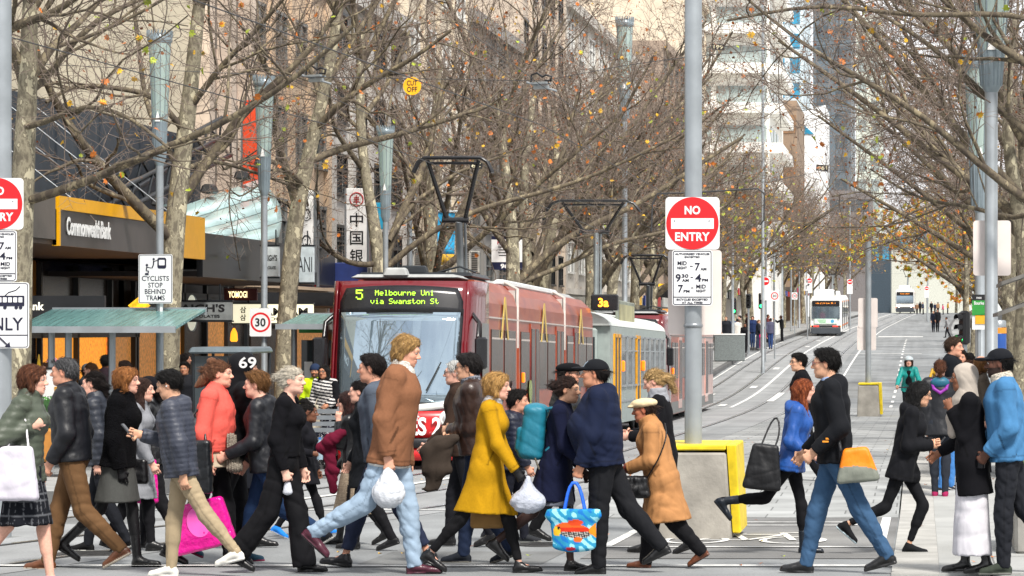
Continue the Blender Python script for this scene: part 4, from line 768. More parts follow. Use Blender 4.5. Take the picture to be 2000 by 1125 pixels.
# concrete blocks with yellow tops around the poles
def block(px0, px1, y0, y1, Y, label, base=None):
    a, b = PX(px0, Y), PX(px1, Y); zg = gz(Y) + (ramp_(Y) if base is None else base); zt = CH - (y0 - VY)*Y/F; h_ = zt - zg; w_ = b - a
    o = empty('concrete_block', ((a+b)/2, Y + .2, zg), 0, label, 'concrete block'); CB = mat('cast concrete', c('#8f8b83'), rough=.85, var=.28, scale=3, bump=.25, bscale=25, detail=8)
    L = .95; mb = MB(); out_ = [(-w_*.5, 0), (-w_*.46, h_ - .06), (w_*.33, h_ - .06), (w_*.39, 0)]
    n0 = [(x, -.28 if z else -.34, z) for x, z in out_] + [(x, L, z) for x, z in out_]
    mb.add(n0, [(3, 2, 1, 0), (4, 5, 6, 7), (1, 5, 4, 0), (2, 6, 5, 1), (3, 7, 6, 2)]); mb.build('base', CB, o).modifiers.new('b', 'BEVEL').width = .02
    YP = mat('safety yellow', c('#d8bd1c'), rough=.5, var=.22, scale=8, detail=8)
    MB().box(-w_*.065, L/2 - .12, h_ - .01, w_*.78, L + .28, .055, 0, 0, 1, .012).build('yellow_cap', YP, o)
    x0 = w_*.335; v = [(x0, -.24, h_ + .02), (w_*.45, -.24, h_ + .02), (w_*.5, -.10, .05), (w_*.40, -.10, .05), (x0, L, h_ + .02), (w_*.45, L, h_ + .02), (w_*.5, L, .05), (w_*.40, L, .05)]
    MB().add(v, [(3, 2, 1, 0), (4, 5, 6, 7), (1, 5, 4, 0), (2, 6, 5, 1), (3, 7, 6, 2)]).build('yellow_flank', YP, o).modifiers.new('b', 'BEVEL').width = .012; return o
block(1286, 1446, 872, 1040, 28.7, 'large concrete block with yellow cap at the foot of the no entry pole', 0)
block(1674, 1724, 749, 797, 84, 'small far concrete block with yellow cap on the platform')
s3 = sign_pole(1696, 84.4, 'grey pole in the far concrete block with blank sign backs', .17, 5.2); s3.location.z += .25; plate(s3, 1676, 1714, 582, 640, 84.4, BACK, .11, 'back_plate', r_=.05); plate(s3, 1674, 1711, 636, 684, 84.4, BACK, .12, 'back_plate', r_=.05)

# shelters, furniture on the left platform
def shelter(px0, px1, ylow, yhigh, Y0, Y1, label, posts, x=-11.3):
    a, b = PX(px0, (Y0+Y1)/2), PX(px1, (Y0+Y1)/2); o = empty('tram_shelter', ((a+b)/2, (Y0+Y1)/2, gz((Y0+Y1)/2) + .2), 0, label, 'tram shelter'); w_ = b - a; Yc = (Y0+Y1)/2
    zl = P(0, ylow, Yc).z - o.location.z; zh = P(0, yhigh, Yc).z - o.location.z; mb = MB(); n = 18; D = 1.0
    for i in range(n): x0 = -w_/2 + w_*i/n; t_ = .5*w_/n*.96; mb.add([(x0, -D, zl), (x0 + 2*t_, -D, zl), (x0 + 2*t_ + w_*.12*0, D, zh), (x0, D, zh), (x0, -D, zl + .04), (x0 + 2*t_, -D, zl + .04), (x0 + 2*t_, D, zh + .04), (x0, D, zh + .04)], [(3,2,1,0),(4,5,6,7),(0,1,5,4),(1,2,6,5),(2,3,7,6),(3,0,4,7)])
    mb.build('roof', mat('shelter roof glass', c('#5f8684'), rough=.25, var=.25, scale=3, stretch=(6, .5, 1)), o); MB().box(0, -D - .02, zl + .02, w_ + .06, .05, .1).build('edge_beam', GALV, o); MB().box(0, D, zh + .0, w_, .08, .12).build('edge_beam', GALV, o)
    for px in posts: MB().lathe([(.055, 0), (.055, zl + .12)], n=12).build('post', GALV, o, (PX(px, Yc) - o.location.x, -.2, 0))
    return o
shelter(66, 372, 646, 607, 43.2, 47.2, 'long tram shelter with ribbed teal glass roof in front of the bank', (108, 141, 226))
sh2 = shelter(566, 655, 640, 617, 50.5, 54.5, 'small tram shelter beside the red tram', (579, 640))
pn = MB().box(0, .5, 1.35, .62, .04, 1.5).build('map_panel', GL, sh2); MB().box(-.1, .47, 2.3, .5, .03, .14).build('green_strip', mat('stop green', c('#2f8a3a'), rough=.4), sh2); MB().box(-.14, .47, 1.35, .22, .03, .7).build('map_sheet', SW, sh2); MB().box(.15, .47, 1.35, .22, .03, .7).build('map_sheet', SW, sh2)
def planter(px, py, Y, label, w_=.9, lvs=500):
    p_ = P(px, py, Y); o = empty('planter', (p_.x, Y, p_.z), 0, label, 'planter'); MB().box(0, 0, .24, w_, .7, .48, 0, 0, 1.06, .04).build('pot', mat('ochre pot', c('#a8702c'), rough=.6, var=.2), o)
    rg = np.random.RandomState(3); vs, fs = [], []
    for i in range(lvs * 3):
        q = np.array([rg.uniform(-w_/2, w_/2), rg.uniform(-.34, .34), .5 + rg.uniform(0, .42)]); d1 = rg.normal(size=3); d1 /= np.linalg.norm(d1); d2 = np.cross(d1, rg.normal(size=3)); d2 /= np.linalg.norm(d2); s_ = .022; b0 = len(vs)
        vs += [q - d1*s_, q + d2*s_*.6, q + d1*s_, q - d2*s_*.6]; fs.append((b0, b0+1, b0+2, b0+3))
    link('hedge', npmesh('hedge', vs, fs, mat('hedge green', c('#3f8a24'), rough=.6, var=.4, scale=20)), o)
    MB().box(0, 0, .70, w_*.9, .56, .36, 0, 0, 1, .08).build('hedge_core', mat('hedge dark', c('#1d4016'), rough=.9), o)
planter(94, 900, 41.5, 'ochre planter with a clipped green hedge behind the walkers')
o = empty('poster_stand', P(107, 792, 42.5), 0, 'framed white menu board standing by the clipped hedge', 'poster'); mb = MB(); mb.box(0, 0, .28, .36, .03, .5); mb.build('sheet', SW, o); mb = MB(); [mb.box(x_, 0, .28, .03, .05, .56) for x_ in (-.19, .19)]; mb.box(0, 0, .55, .41, .05, .03); mb.box(0, 0, .01, .41, .05, .03); mb.box(0, 0, -.4, .05, .05, .8); mb.build('frame', DKMET, o); MB().box(.06, -.02, .18, .12, .01, .2).build('picture', mat('poster picture', c('#a87a2c'), var=.6, scale=20), o)
o = empty('bank_flag', P(76, 790, 47), 0, 'yellow pointed floor sign before the amber shop window', 'sign'); MB().prism([(-.13, -.2), (0, .82), (.13, -.2)][::1], -.03, .03).build('face', mat('flag yellow', c('#e8b81c'), rough=.5), o); MB().box(0, 0, -.5, .24, .2, .7).build('stand', DKMET, o)
# small service buggy and red seat
o = empty('service_buggy', (PX(452, 45), 45, gz(45) + .2), 0, 'small grey service buggy with canopy parked behind the walkers', 'buggy'); zt = P(0, 676, 45).z - o.location.z
mb = MB(); mb.box(0, 0, zt - .06, .98, 1.5, .10, 0, 0, .96, .03); mb.build('canopy', mat('buggy canopy', c('#5b666c'), rough=.4), o); mb = MB(); [mb.tube([(x_, y_, .5), (x_*1.02, y_*1.1, zt - .08)], .025, 6) for x_ in (-.44, .44) for y_ in (-.55, .6)]; mb.build('frame', DKMET, o)
MB().box(0, 0, .55, .96, 1.7, .55, 0, 0, .94, .06).build('body', mat('buggy body', c('#4a4f52'), rough=.4), o); MB().add([(-.42, -.6, .85), (.42, -.6, .85), (.42, -.62, zt - .15), (-.42, -.62, zt - .15)], [(0, 1, 2, 3)]).build('windscreen', GL, o); MB().box(.12, .1, .95, .5, .5, .32, 0, 0, 1, .05).build('seat', mat('seat red', c('#b8201c'), rough=.5), o)
for x_ in (-.42, .42):
    for y_ in (-.6, .6): MB().lathe([(.08, -.07), (.24, -.07), (.25, 0), (.24, .07), (.08, .07)], n=16).build('wheel', RUB, o, (x_, y_, .25), (0, R(90), 0))
o = empty('bench', (PX(598, 46), 46, gz(46) + .2), 0, 'slatted grey metal bench beside the red tram front', 'bench'); mb = MB(); [mb.box(0, -.2 + .09*i, .45, 1.1, .07, .03) for i in range(5)]; mb.build('seat', GREYM, o); mb = MB(); [mb.box(0, .25 + .02*i, .58 + .1*i, 1.1, .03, .07) for i in range(4)]; mb.build('backrest', GREYM, o)
for x_ in (-.45, .45): MB().tube([(x_, -.2, 0), (x_, -.2, .43), (x_, .25, .43), (x_, .33, .95)], .022, 6).build('leg', GREYM, o)

# right side furniture
def traffic_light(px, py, Y, label, s=1.0, lit='green', back=False, h0=None):
    p_ = P(px, py, Y); o = empty('traffic_light', (p_.x, Y, gz(Y) + .15), 0, label, 'traffic light', 'traffic lights'); zc = p_.z - o.location.z; MB().lathe([(.06, 0), (.055, zc - .3*s)], n=10).build('pole', GALV, o)
    h_ = MB().box(0, 0, zc, .34*s, .26*s, .98*s, 0, 0, 1, .05).build('housing', BLK, o)
    for i, k in enumerate(('red', 'amber', 'green')):
        on = k == lit; m_ = mat(f'signal {k} {on}', {'red': (.9, .03, .02), 'amber': (.9, .4, .02), 'green': (.02, .95, .18)}[k] if on else (.02, .02, .02), rough=.3, emit=5 if on else 0)
        MB().lathe([(.10*s, 0), (.10*s, .02), (.04*s, .04)], n=14).build('lens', m_, h_, (0, -.13*s, zc + (.3 - .3*i)*s), (R(90), 0, 0))
        vz = MB(); n = 8; pts = [(.12*s*math.cos(a), .12*s*math.sin(a)) for a in np.linspace(-.2, math.pi + .2, n)]
        vz.add([(x, -.13*s, zc + (.3 - .3*i)*s + z) for x, z in pts] + [(x, -.30*s, zc + (.3 - .3*i)*s + z - .02) for x, z in pts], [(j, j+1, n+j+1, n+j) for j in range(n-1)]); vz.build('visor', BLK, h_)
    return o
traffic_light(1433, 598, 172, 'green traffic light at the far left corner, left of its twin', 1.0); traffic_light(1487, 588, 176, 'green traffic light at the far left corner, right of its twin', 1.0); traffic_light(1884, 640, 58, 'large black traffic light before the right-hand lamp poles', .7, lit='green').rotation_euler = (0, 0, R(-58)); traffic_light(1462, 588, 174, 'unlit dark signal head between the two far green lights', .9, lit='none')
o = empty('stop_sign', (PX(1912, 50), 50, gz(50) + .3), 0, 'tram stop sign with green and white face reading Bourke above a yellow notice', 'stop sign'); f_ = lambda py: P(0, py, 50).z - o.location.z
MB().lathe([(.035, 0), (.035, f_(575))], n=10).build('pole', GALV, o); MB().box(0, -.06, f_(596), .24, .04, .36).build('green_face', mat('stop green', c('#2f8a3a'), rough=.4), o); MB().box(0, -.062, f_(581), .24, .042, .10).build('dark_face', BLK, o); MB().box(0, -.05, f_(628), .24, .03, .28).build('white_face', SW, o); MB().box(.02, -.07, f_(624), .17, .02, .16).build('yellow_notice', mat('notice yellow', c('#e0a520'), rough=.5), o); lettering('Bourke', .17, .06, SW, o, (0, -.084, f_(592))); lettering('FREE', .09, .03, SW, o, (0, -.086, f_(582)))
o = empty('striped_column', (PX(1950, 48), 48, gz(48) + .3), 0, 'blue column with orange band on the right footpath', 'column'); f_ = lambda py: P(0, py, 48).z - o.location.z
MB().lathe([(.13, 0), (.13, f_(695))], n=18).build('base', GALV, o); MB().lathe([(.135, f_(694)), (.135, f_(652))], n=18).build('blue_band', mat('column blue', c('#234f9a'), rough=.4), o); MB().lathe([(.137, f_(651)), (.137, f_(640))], n=18).build('orange_band', mat('column orange', c('#d98a2c'), rough=.4), o); MB().lathe([(.13, f_(639)), (.13, f_(627)), (.1, f_(625))], n=18).build('cap', GALV, o)
o = empty('kiosk_roof', P(1990, 560, 40), R(0), 'weathered grey corrugated kiosk canopy at the right edge', 'kiosk'); mb = MB()
for k in range(2):
    n = 26
    for i in range(n): y0 = -1.4 + 2.8*i/n; x0 = -.28 + .1*k; mb.add([(x0 - (.15 if k else 0), y0, .05 - .42*k), (x0 + .8, y0, .33 - .34*k), (x0 + .8, y0 + .1, .33 - .34*k), (x0 - (.15 if k else 0), y0 + .1, .05 - .42*k), (x0 - (.15 if k else 0), y0, .0 - .42*k), (x0 + .8, y0, .28 - .34*k), (x0 + .8, y0 + .1, .28 - .34*k), (x0 - (.15 if k else 0), y0 + .1, .0 - .42*k)], [(0,1,2,3),(7,6,5,4),(0,4,5,1),(1,5,6,2),(2,6,7,3),(3,7,4,0)])
mb.build('roof', mat('corrugated grey', c('#6c6a66'), rough=.5, metal=.4, var=.25, scale=5), o); MB().box(.7, 0, -1.42, .9, 2.2, 2.62).build('wall', mat('kiosk wall', c('#4c4a46'), rough=.7, var=.2), o); MB().box(.26, 0, -1.1, .06, 2.25, .08).build('counter', mat('kiosk counter', c('#8b5a34'), rough=.5), o)
def flower_bed():
    Y = 26.4; o = empty('planter', (PX(2003, Y), Y, gz(Y) + .02), 0, 'pale planter with white flowers and greenery at the right edge', 'planter'); MB().box(.1, .4, .32, .42, 1.6, .64, 0, 0, 1.04, .03).build('pot', mat('pale pot', c('#8f8d88'), rough=.7, var=.2), o)
    rg = np.random.RandomState(5)
    for nm, m_, k, sz in (('foliage', mat('bed leaves', c('#4a6a34'), rough=.6, var=.4, scale=20), 700, .03), ('flowers', mat('bed flowers', c('#e6dfdc'), rough=.6), 260, .018), ('dry_leaves', mat('bed dry', c('#a06a44'), rough=.7), 120, .026)):
        vs, fs = [], []
        for i in range(k):
            q = np.array([rg.uniform(-.12, .32), rg.uniform(-.4, 1.2), .64 + abs(rg.normal()) * .13 + (.04 if nm == 'flowers' else 0)]); d1 = rg.normal(size=3); d1 /= np.linalg.norm(d1); d2 = np.cross(d1, rg.normal(size=3)); d2 /= np.linalg.norm(d2); b0 = len(vs); vs += [q - d1*sz, q + d2*sz*.6, q + d1*sz, q - d2*sz*.6]; fs.append((b0, b0+1, b0+2, b0+3))
        link(nm, npmesh(nm, vs, fs, m_), o)
flower_bed()
# far signs and furniture
for i, (px, py, Y, k) in enumerate(((1495, 553, 160, 'ne'), (1513, 578, 165, '30'), (1581, 551, 250, 'ne'), (1660, 553, 255, 'ne'), (1552, 578, 240, '30'), (1577, 560, 215, 'arrow'), (1810, 565, 330, 'ne'))):
    lab = ('far no entry sign on a pole near the left corner', 'far round 30 sign near the left corner', 'distant no entry sign left of the white tram', 'distant no entry sign right of the white tram', 'distant round 30 sign past the corner', 'distant white arrow sign beside the white tram', 'distant no entry sign at the crest')[i]
    o = empty('road_sign', (PX(px, Y), Y, gz(Y) + .15), 0, lab, 'road sign', 'far road signs'); z = P(px, py, Y).z - o.location.z; MB().lathe([(.04, 0), (.04, z + .5)], n=8).build('pole', GALV, o); q = MB().prism(rrect(.8, 1.0 if k != 'ne' else 2.2, .06), -.01, .01).build('plate', SW, o, (0, -.08, z - (.0 if k != 'ne' else .30))); q.scale = (.6, 1, .6)
    if k == 'ne': MB().prism(disc(.37, 24, 0, .68), -.006, .001).build('red_disc', RED, q, (0, -.013, 0)); MB().box(0, -.022, .68, .55, .004, .14).build('white_bar', SW, q)
    elif k == '30':
        n = 24; MB().add([(.36*math.cos(-6.2832*i/n), -.013, .36*math.sin(-6.2832*i/n)) for i in range(n)] + [(.27*math.cos(-6.2832*i/n), -.013, .27*math.sin(-6.2832*i/n)) for i in range(n)], [(i, (i+1) % n, n + (i+1) % n, n + i) for i in range(n)]).build('red_ring', RED, q); lettering('30', .36, .24, BLK, q, (0, -.014, 0))
    else: ar = MB(); ar.tube([(-.15, -.02, -.3), (-.15, -.02, .1), (.1, -.02, .25)], .04, 4); ar.prism([(.05, .38), (.3, .3), (.12, .1)], -.03, -.01); ar.build('arrow', BLK, q)
o = empty('stop_barrier', (PX(1425, 160), 160, gz(160) + .2), 0, 'grey mesh barrier at the far left corner', 'barrier'); mb = MB(); mb.box(0, 0, .75, 1.7, .3, 1.45, 0, 0, 1, .04); mb.build('panel', mat('mesh grey', c('#6d7474'), rough=.6, var=.3, scale=30), o); MB().box(0, 0, 1.52, 1.75, .34, .08).build('rail', SW, o)
o = empty('bank_kiosk', (PX(1400, 150), 158, gz(158) + .2), 0, 'fast food shopfront with yellow arch emblem far down the left', 'sign'); z = P(0, 580, 158).z - o.location.z; MB().box(-2.8, 0, z, 3.4, .2, .9).build('fascia', BLK, o); MB().box(-2.8, -.03, z + .6, 3.4, .3, .25).build('yellow_edge', glow('lit yellow', '#f0b020', .5), o)
mb = MB(); [mb.tube([(-2.3 + .17*s_ + .15*math.cos(a), -.14, z - .25 + .5*math.sin(a)) for a in np.linspace(0, math.pi, 10)], .04, 5) for s_ in (-1, 1)]; mb.build('arch_emblem', glow('lit yellow', '#f0b020', .5), o)

# ------------------------------------------------------------------ overhead wires and tags
WIRE = mat('wire', (.03, .03, .032), rough=.5)
def wire(name, pts, r_, label, sag=0.0):
    pts = [Vector(p) for p in pts]; q = []
    for i in range(len(pts) - 1):
        for k in range(8): t_ = k/8; p_ = pts[i].lerp(pts[i+1], t_); p_.z -= sag*4*t_*(1-t_); q.append(p_)
    q.append(pts[-1]); o = MB().tube(q, r_, 5, cap=False).build(name, WIRE); tag(o, label, 'wire', 'overhead tram wires'); return o
for lab, cx in (('contact wire over the left tram track', LT), ('contact wire over the right tram track', RT)):
    wire('contact_wire', [(cx + tk(y) + xs(y), y, gz(y) + 5.6) for y in (14, 30, 45, 60, 90, 130, 180, 240, 320, 400)], .008, lab)
wire('span_wire', [P(-30, 120, 46), P(590, 150, 48), P(1060, 158, 48), P(1220, 128, 48), P(1352, 110, 48), P(1940, 60, 46)], .006, 'span wire that holds the yellow cut off disc')
wire('span_wire', [P(312, 40, 46), P(590, 160, 44)], .005, 'span wire from the first street lamp to the left switch'); wire('span_wire', [P(440, 100, 46), P(620, 178, 40), P(960, 330, 60), P(1340, 470, 90)], .005, 'long diagonal wire running past the cut off disc')
wire('span_wire', [P(900, 50, 46), P(1055, 165, 46), P(1220, 280, 60), P(1450, 430, 90)], .006, 'diagonal wire through the right switch'); wire('span_wire', [P(1390, 92, 60), P(1800, 70, 60), P(1936, 60, 44)], .005, 'span wire right of the number 199 tag')
wire('feeder_cable', [P(1272, 452, 40), P(1274, 400, 40), P(1284, 378, 40), P(1352, 376, 40), P(1480, 368, 40), P(1493, 378, 40), P(1492, 430, 40), P(1484, 440, 40)], .012, 'black hooped feeder cable behind the no entry sign')
wire('span_wire', [P(1340, 360, 110), P(1500, 355, 115), P(1605, 335, 120), P(1900, 350, 100)], .01, 'span wire carrying the number 196 tag'); wire('span_wire', [P(1400, 470, 180), P(1560, 500, 180), P(1690, 495, 180), P(1900, 470, 180)], .015, 'distant span wire over the receding tram')
o = empty('cut_off_disc', P(805, 168, 47.8), 0, 'round yellow disc reading CUT OFF hanging from the span wire', 'sign'); MB().prism(disc(.15, 32), -.008, .008).build('disc', mat('disc yellow', c('#efa90a'), rough=.5), o); lettering('CUT', .17, .085, BLK, o, (0, -.012, .05), bold=.01); lettering('OFF', .17, .085, BLK, o, (0, -.012, -.055), bold=.01); MB().tube([(0, 0, .15), (0, 0, .19)], .008, 5).build('hook', BLK, o)
for (px, py, Y, s_, lab) in ((1403, 92, 60, '661', 'black number tag high beside the white tower, nearer one'), (1606, 328, 119, '196', 'small black number tag above the receding tram'), (930, 323, 58, '39', 'small black number tag beside the first pantograph bow')):
    o = empty('number_tag', P(px, py, Y), 0, lab, 'number tag', 'black wire number tags'); k = Y/60 * .13; MB().box(0, 0, 0, 2*k, .015, k, 0, 0, 1, .005).build('plate', BLK, o); l_ = lettering(s_, 1.5*k, .62*k, mat('tag yellow', c('#d8cfae')), o, (0, -.012, 0), bold=.01); l_.rotation_euler = (0, R(180 if s_ == '661' else 172), 0); o.rotation_euler = (0, R(4), 0)
for (px, py, Y, lab) in ((612, 148, 48, 'tram wire section switch with looped black cable, left of the cut off disc'), (1052, 162, 48, 'tram wire section switch with looped black cable, right of the cut off disc')):
    o = empty('wire_switch', P(px, py, Y), R(-30), lab, 'wire switch', 'overhead wire switches'); mb = MB(); mb.box(0, 0, .0, .34, .06, .035, 0); mb.box(0, .1, -.01, .34, .04, .03); mb.box(.02, .05, -.07, .3, .05, .06); mb.tube([(-.25, 0, .02), (.3, .1, -.14)], .02, 5); mb.build('frame', GALV, o)
    MB().tube([(-.16, 0, .0), (-.15, 0, .14), (-.05, .02, .17), (.06, .03, .10), (.13, .03, .13), (.24, .04, .10), (.22, .04, .03), (.1, .04, .04)], .018, 6).build('cable_loop', BLK, o)
# ------------------------------------------------------------------ plane trees, nearly bare
def bark(name, a, b, k):
    m = bpy.data.materials.new(name); m.use_nodes = True; t = m.node_tree; bs = t.nodes['Principled BSDF']; bs.inputs['Roughness'].default_value = .85
    co = t.nodes.new('ShaderNodeTexCoord'); mp = t.nodes.new('ShaderNodeMapping'); mp.inputs['Scale'].default_value = (1, 1, .6); t.links.new(co.outputs['Object'], mp.inputs['Vector'])
    n = t.nodes.new('ShaderNodeTexNoise'); n.inputs['Scale'].default_value = 7; n.inputs['Detail'].default_value = 5; n.inputs['Roughness'].default_value = .55; t.links.new(mp.outputs['Vector'], n.inputs['Vector'])
    r_ = t.nodes.new('ShaderNodeValToRGB'); e = r_.color_ramp.elements; e[0].position = .40; e[0].color = (*a, 1); e[1].position = .60; e[1].color = (*b, 1)
    q = e.new(.50); q.color = (*[(x + y)/2*.9 for x, y in zip(a, b)], 1); q = e.new(.565); q.color = (*[x*1.1 for x in a], 1); t.links.new(n.outputs['Fac'], r_.inputs['Fac']); t.links.new(r_.outputs['Color'], bs.inputs['Base Color'])
    bp = t.nodes.new('ShaderNodeBump'); bp.inputs['Strength'].default_value = .4; bp.inputs['Distance'].default_value = .02; t.links.new(n.outputs['Fac'], bp.inputs['Height']); t.links.new(bp.outputs['Normal'], bs.inputs['Normal']); return m
BARK = bark('plane bark', c('#5f584a'), c('#b5ad93'), 1); LIMB = bark('limb bark', c('#453c32'), c('#82775f'), 1); TWIG = mat('twig', c('#675b52'), rough=.9, var=.3, scale=1.5); TWIGF = mat('fine twig', c('#84766b'), rough=.9, var=.35, scale=.8)
LVM = [mat('leaf orange', c('#b8661c'), rough=.6, var=.3, scale=9), mat('leaf yellow', c('#c79a20'), rough=.6, var=.3, scale=9), mat('leaf green', c('#93a02c'), rough=.6, var=.3, scale=9), mat('leaf brown', c('#6d3f22'), rough=.8, var=.3, scale=9)]
def tubes(pts, rad, n):
    """pts (N,k,3), rad (N,k) -> verts, quads"""
    N, k, _ = pts.shape; t = np.gradient(pts, axis=1); t /= np.maximum(np.linalg.norm(t, axis=2, keepdims=True), 1e-9)
    ref = np.where(np.abs(t[:, :1, 2:3]) > .9, np.array([1., 0, 0]), np.array([0, 0, 1.])); a = np.cross(t, ref); a /= np.maximum(np.linalg.norm(a, axis=2, keepdims=True), 1e-9); b = np.cross(t, a)
    an = 2*np.pi*np.arange(n)/n
    v = pts[:, :, None] + rad[:, :, None, None] * (a[:, :, None] * np.cos(an)[None, None, :, None] + b[:, :, None] * np.sin(an)[None, None, :, None])
    i = (np.arange(N)[:, None, None]*k*n + np.arange(k-1)[None, :, None]*n + np.arange(n)[None, None, :]); j = np.roll(np.arange(n), -1)[None, None, :] + np.arange(N)[:, None, None]*k*n + np.arange(k-1)[None, :, None]*n
    f = np.stack([i, i + n, j + n, j], -1).reshape(-1, 4); return v.reshape(-1, 3), f
def resample(p, k):
    p = np.asarray(p, float); d = np.r_[0, np.cumsum(np.linalg.norm(np.diff(p, axis=0), axis=1))]; 
    # smooth interpolation
    tt = np.linspace(0, d[-1], k); q = np.stack([np.interp(tt, d, p[:, i]) for i in range(3)], 1)
    for _ in range(2): q[1:-1] = .5*q[1:-1] + .25*(q[:-2] + q[2:])
    return q
def spawn(rng, par, prad, m, tr, ang, ln, k, rr, up, jit, rmin, plen=None, taper=.35):
    """children of the polylines par (N,K,3): m each, in parameter range tr"""
    N, K, _ = par.shape; t = rng.uniform(tr[0], tr[1], (N, m)); x = t*(K-1); i0 = np.minimum(x.astype(int), K-2); fr = (x - i0)[..., None]; ii = np.arange(N)[:, None]
    p = par[ii, i0]*(1-fr) + par[ii, i0+1]*fr; d = par[ii, i0+1] - par[ii, i0]; d /= np.maximum(np.linalg.norm(d, axis=2, keepdims=True), 1e-9); r0 = prad[ii, i0]*(1-fr[..., 0]) + prad[ii, i0+1]*fr[..., 0]
    q = rng.normal(size=(N, m, 3)); q -= d*(q*d).sum(2, keepdims=True); q /= np.linalg.norm(q, axis=2, keepdims=True)
    a = np.radians(rng.uniform(ang[0], ang[1], (N, m)))[..., None]; dd = d*np.cos(a) + q*np.sin(a); dd[..., 2] += up; dd /= np.linalg.norm(dd, axis=2, keepdims=True)
    L = rng.uniform(ln[0], ln[1], (N, m)) * (1.15 - .5*t); out = np.zeros((N*m, k, 3)); cur = p.reshape(-1, 3); dv = dd.reshape(-1, 3); st = (L/(k-1)).reshape(-1, 1); out[:, 0] = cur
    for s_ in range(1, k):
        dv = dv + rng.normal(size=dv.shape)*jit; dv[:, 2] += up*.25; dv /= np.linalg.norm(dv, axis=1, keepdims=True); cur = cur + dv*st; out[:, s_] = cur
    ra = np.maximum(np.minimum(r0*rr, .045), rmin).reshape(-1, 1) * np.linspace(1, taper, k)[None, :]; return out, np.maximum(ra, rmin*.7)
def build_crown(seed, limbs, lrad, dens=1.0, rmin=.0036, m1=8, m2=7, m3=6, m4=3, l1=(1.6, 3.6), clip=None):
    rng = np.random.RandomState(seed); P0 = np.stack([resample(l, 12) for l in limbs]); R0 = np.stack([np.linspace(a, b, 12) for a, b in lrad])
    d_ = lambda m: max(1, int(round(m*dens)))
    b1, r1 = spawn(rng, P0, R0, d_(m1), (.22, 1), (25, 65), l1, 8, .55, .16, .16, .014)
    b2, r2 = spawn(rng, b1, r1, d_(m2), (.15, 1), (25, 65), (.8, 1.8), 6, .55, .12, .20, .009)
    b2b, r2b = spawn(rng, P0, R0, d_(m1), (.2, 1), (40, 80), (.6, 1.6), 6, .22, .1, .22, .008); b2 = np.concatenate([b2, b2b]); r2 = np.concatenate([r2, r2b])
    b3, r3 = spawn(rng, b2, r2, d_(m3), (.15, 1), (25, 70), (.4, 1.0), 4, .6, .06, .24, rmin*1.3)
    b4, r4 = spawn(rng, b3, r3, m4, (.2, 1), (25, 70), (.2, .55), 3, .7, .03, .26, rmin)
    return P0, R0, (b1, r1), (b2, r2), (b3, r3), (b4, r4), rng
def make_tree(seed, trunk, trad, limbs, lrad, label, loc, dens=1.0, leaves=(60, 60, 40, 300), rz=0, leaf_big=1.0, sz=None, group='bare plane trees lining the street', **kw):
    o = empty('plane_tree', loc, rz, label, 'tree', group); P0, R0, B1, B2, B3, B4, rng = build_crown(seed, limbs, lrad, dens, **kw)
    vs, fs, b = [], [], 0
    def put(v, f):
        nonlocal b; vs.append(v); fs.append(f + b); b += len(v)
    tp = resample(trunk, 16)[None]; tr = .82*np.interp(np.linspace(0, 1, 16), np.linspace(0, 1, len(trad)), trad)[None]
    v, f = tubes(tp, tr, 14); v = v + .015*np.sin(v[:, [1, 2, 0]]*9 + seed); put(v, f); nf = len(f); put(*tubes(P0, R0, 9)); F_ = np.concatenate(fs); link('trunk', npmesh('trunk', np.concatenate(vs), F_, [BARK, LIMB], (np.arange(len(F_)) >= nf).astype(np.int32), smooth=True), o)
    vs, fs, b = [], [], 0; mi = []
    for (p, r_), n, m in ((B1, 6, 2), (B2, 4, 0), (B3, 3, 0), (B4, 3, 1)): v, f = tubes(p, r_, n); put(v, f); mi.append(np.full(len(f), m))
    link('crown', npmesh('crown', np.concatenate(vs), np.concatenate(fs), [TWIG, TWIGF, LIMB], np.concatenate(mi)), o)
    # last leaves and hanging seed bits
    vs, fs, mi = [], [], []
    b4 = B4[0]; b3 = B3[0]
    for kind, cnt in enumerate(leaves):
        src = b4 if kind == 3 else b3
        for i in rng.choice(len(src), min(cnt, len(src)), replace=False):
            p = src[i, -1] + np.array([0, 0, -.03]); s_ = (rng.uniform(.04, .075)*leaf_big if kind < 3 else rng.uniform(.018, .034)); d1 = rng.normal(size=3); d1 /= np.linalg.norm(d1); d2 = np.cross(d1, rng.normal(size=3)); d2 /= np.linalg.norm(d2); d3 = np.cross(d1, d2); k0 = len(vs)
            ol = ((0, -.9), (.5, -.75), (.45, -.3), (1, -.1), (.55, .2), (.6, .75), (.15, .5), (0, 1.05), (-.15, .5), (-.6, .75), (-.55, .2), (-1, -.1), (-.45, -.3), (-.5, -.75))
            vs += [p + (d1*y + d2*x + d3*.35*x*x)*s_ for x, y in ol]; k0_ = tuple(range(k0, k0 + len(ol))); fs.append(k0_); mi.append(kind)
    link('leaves', npmesh('leaves', vs, fs, LVM, mi), o); return o
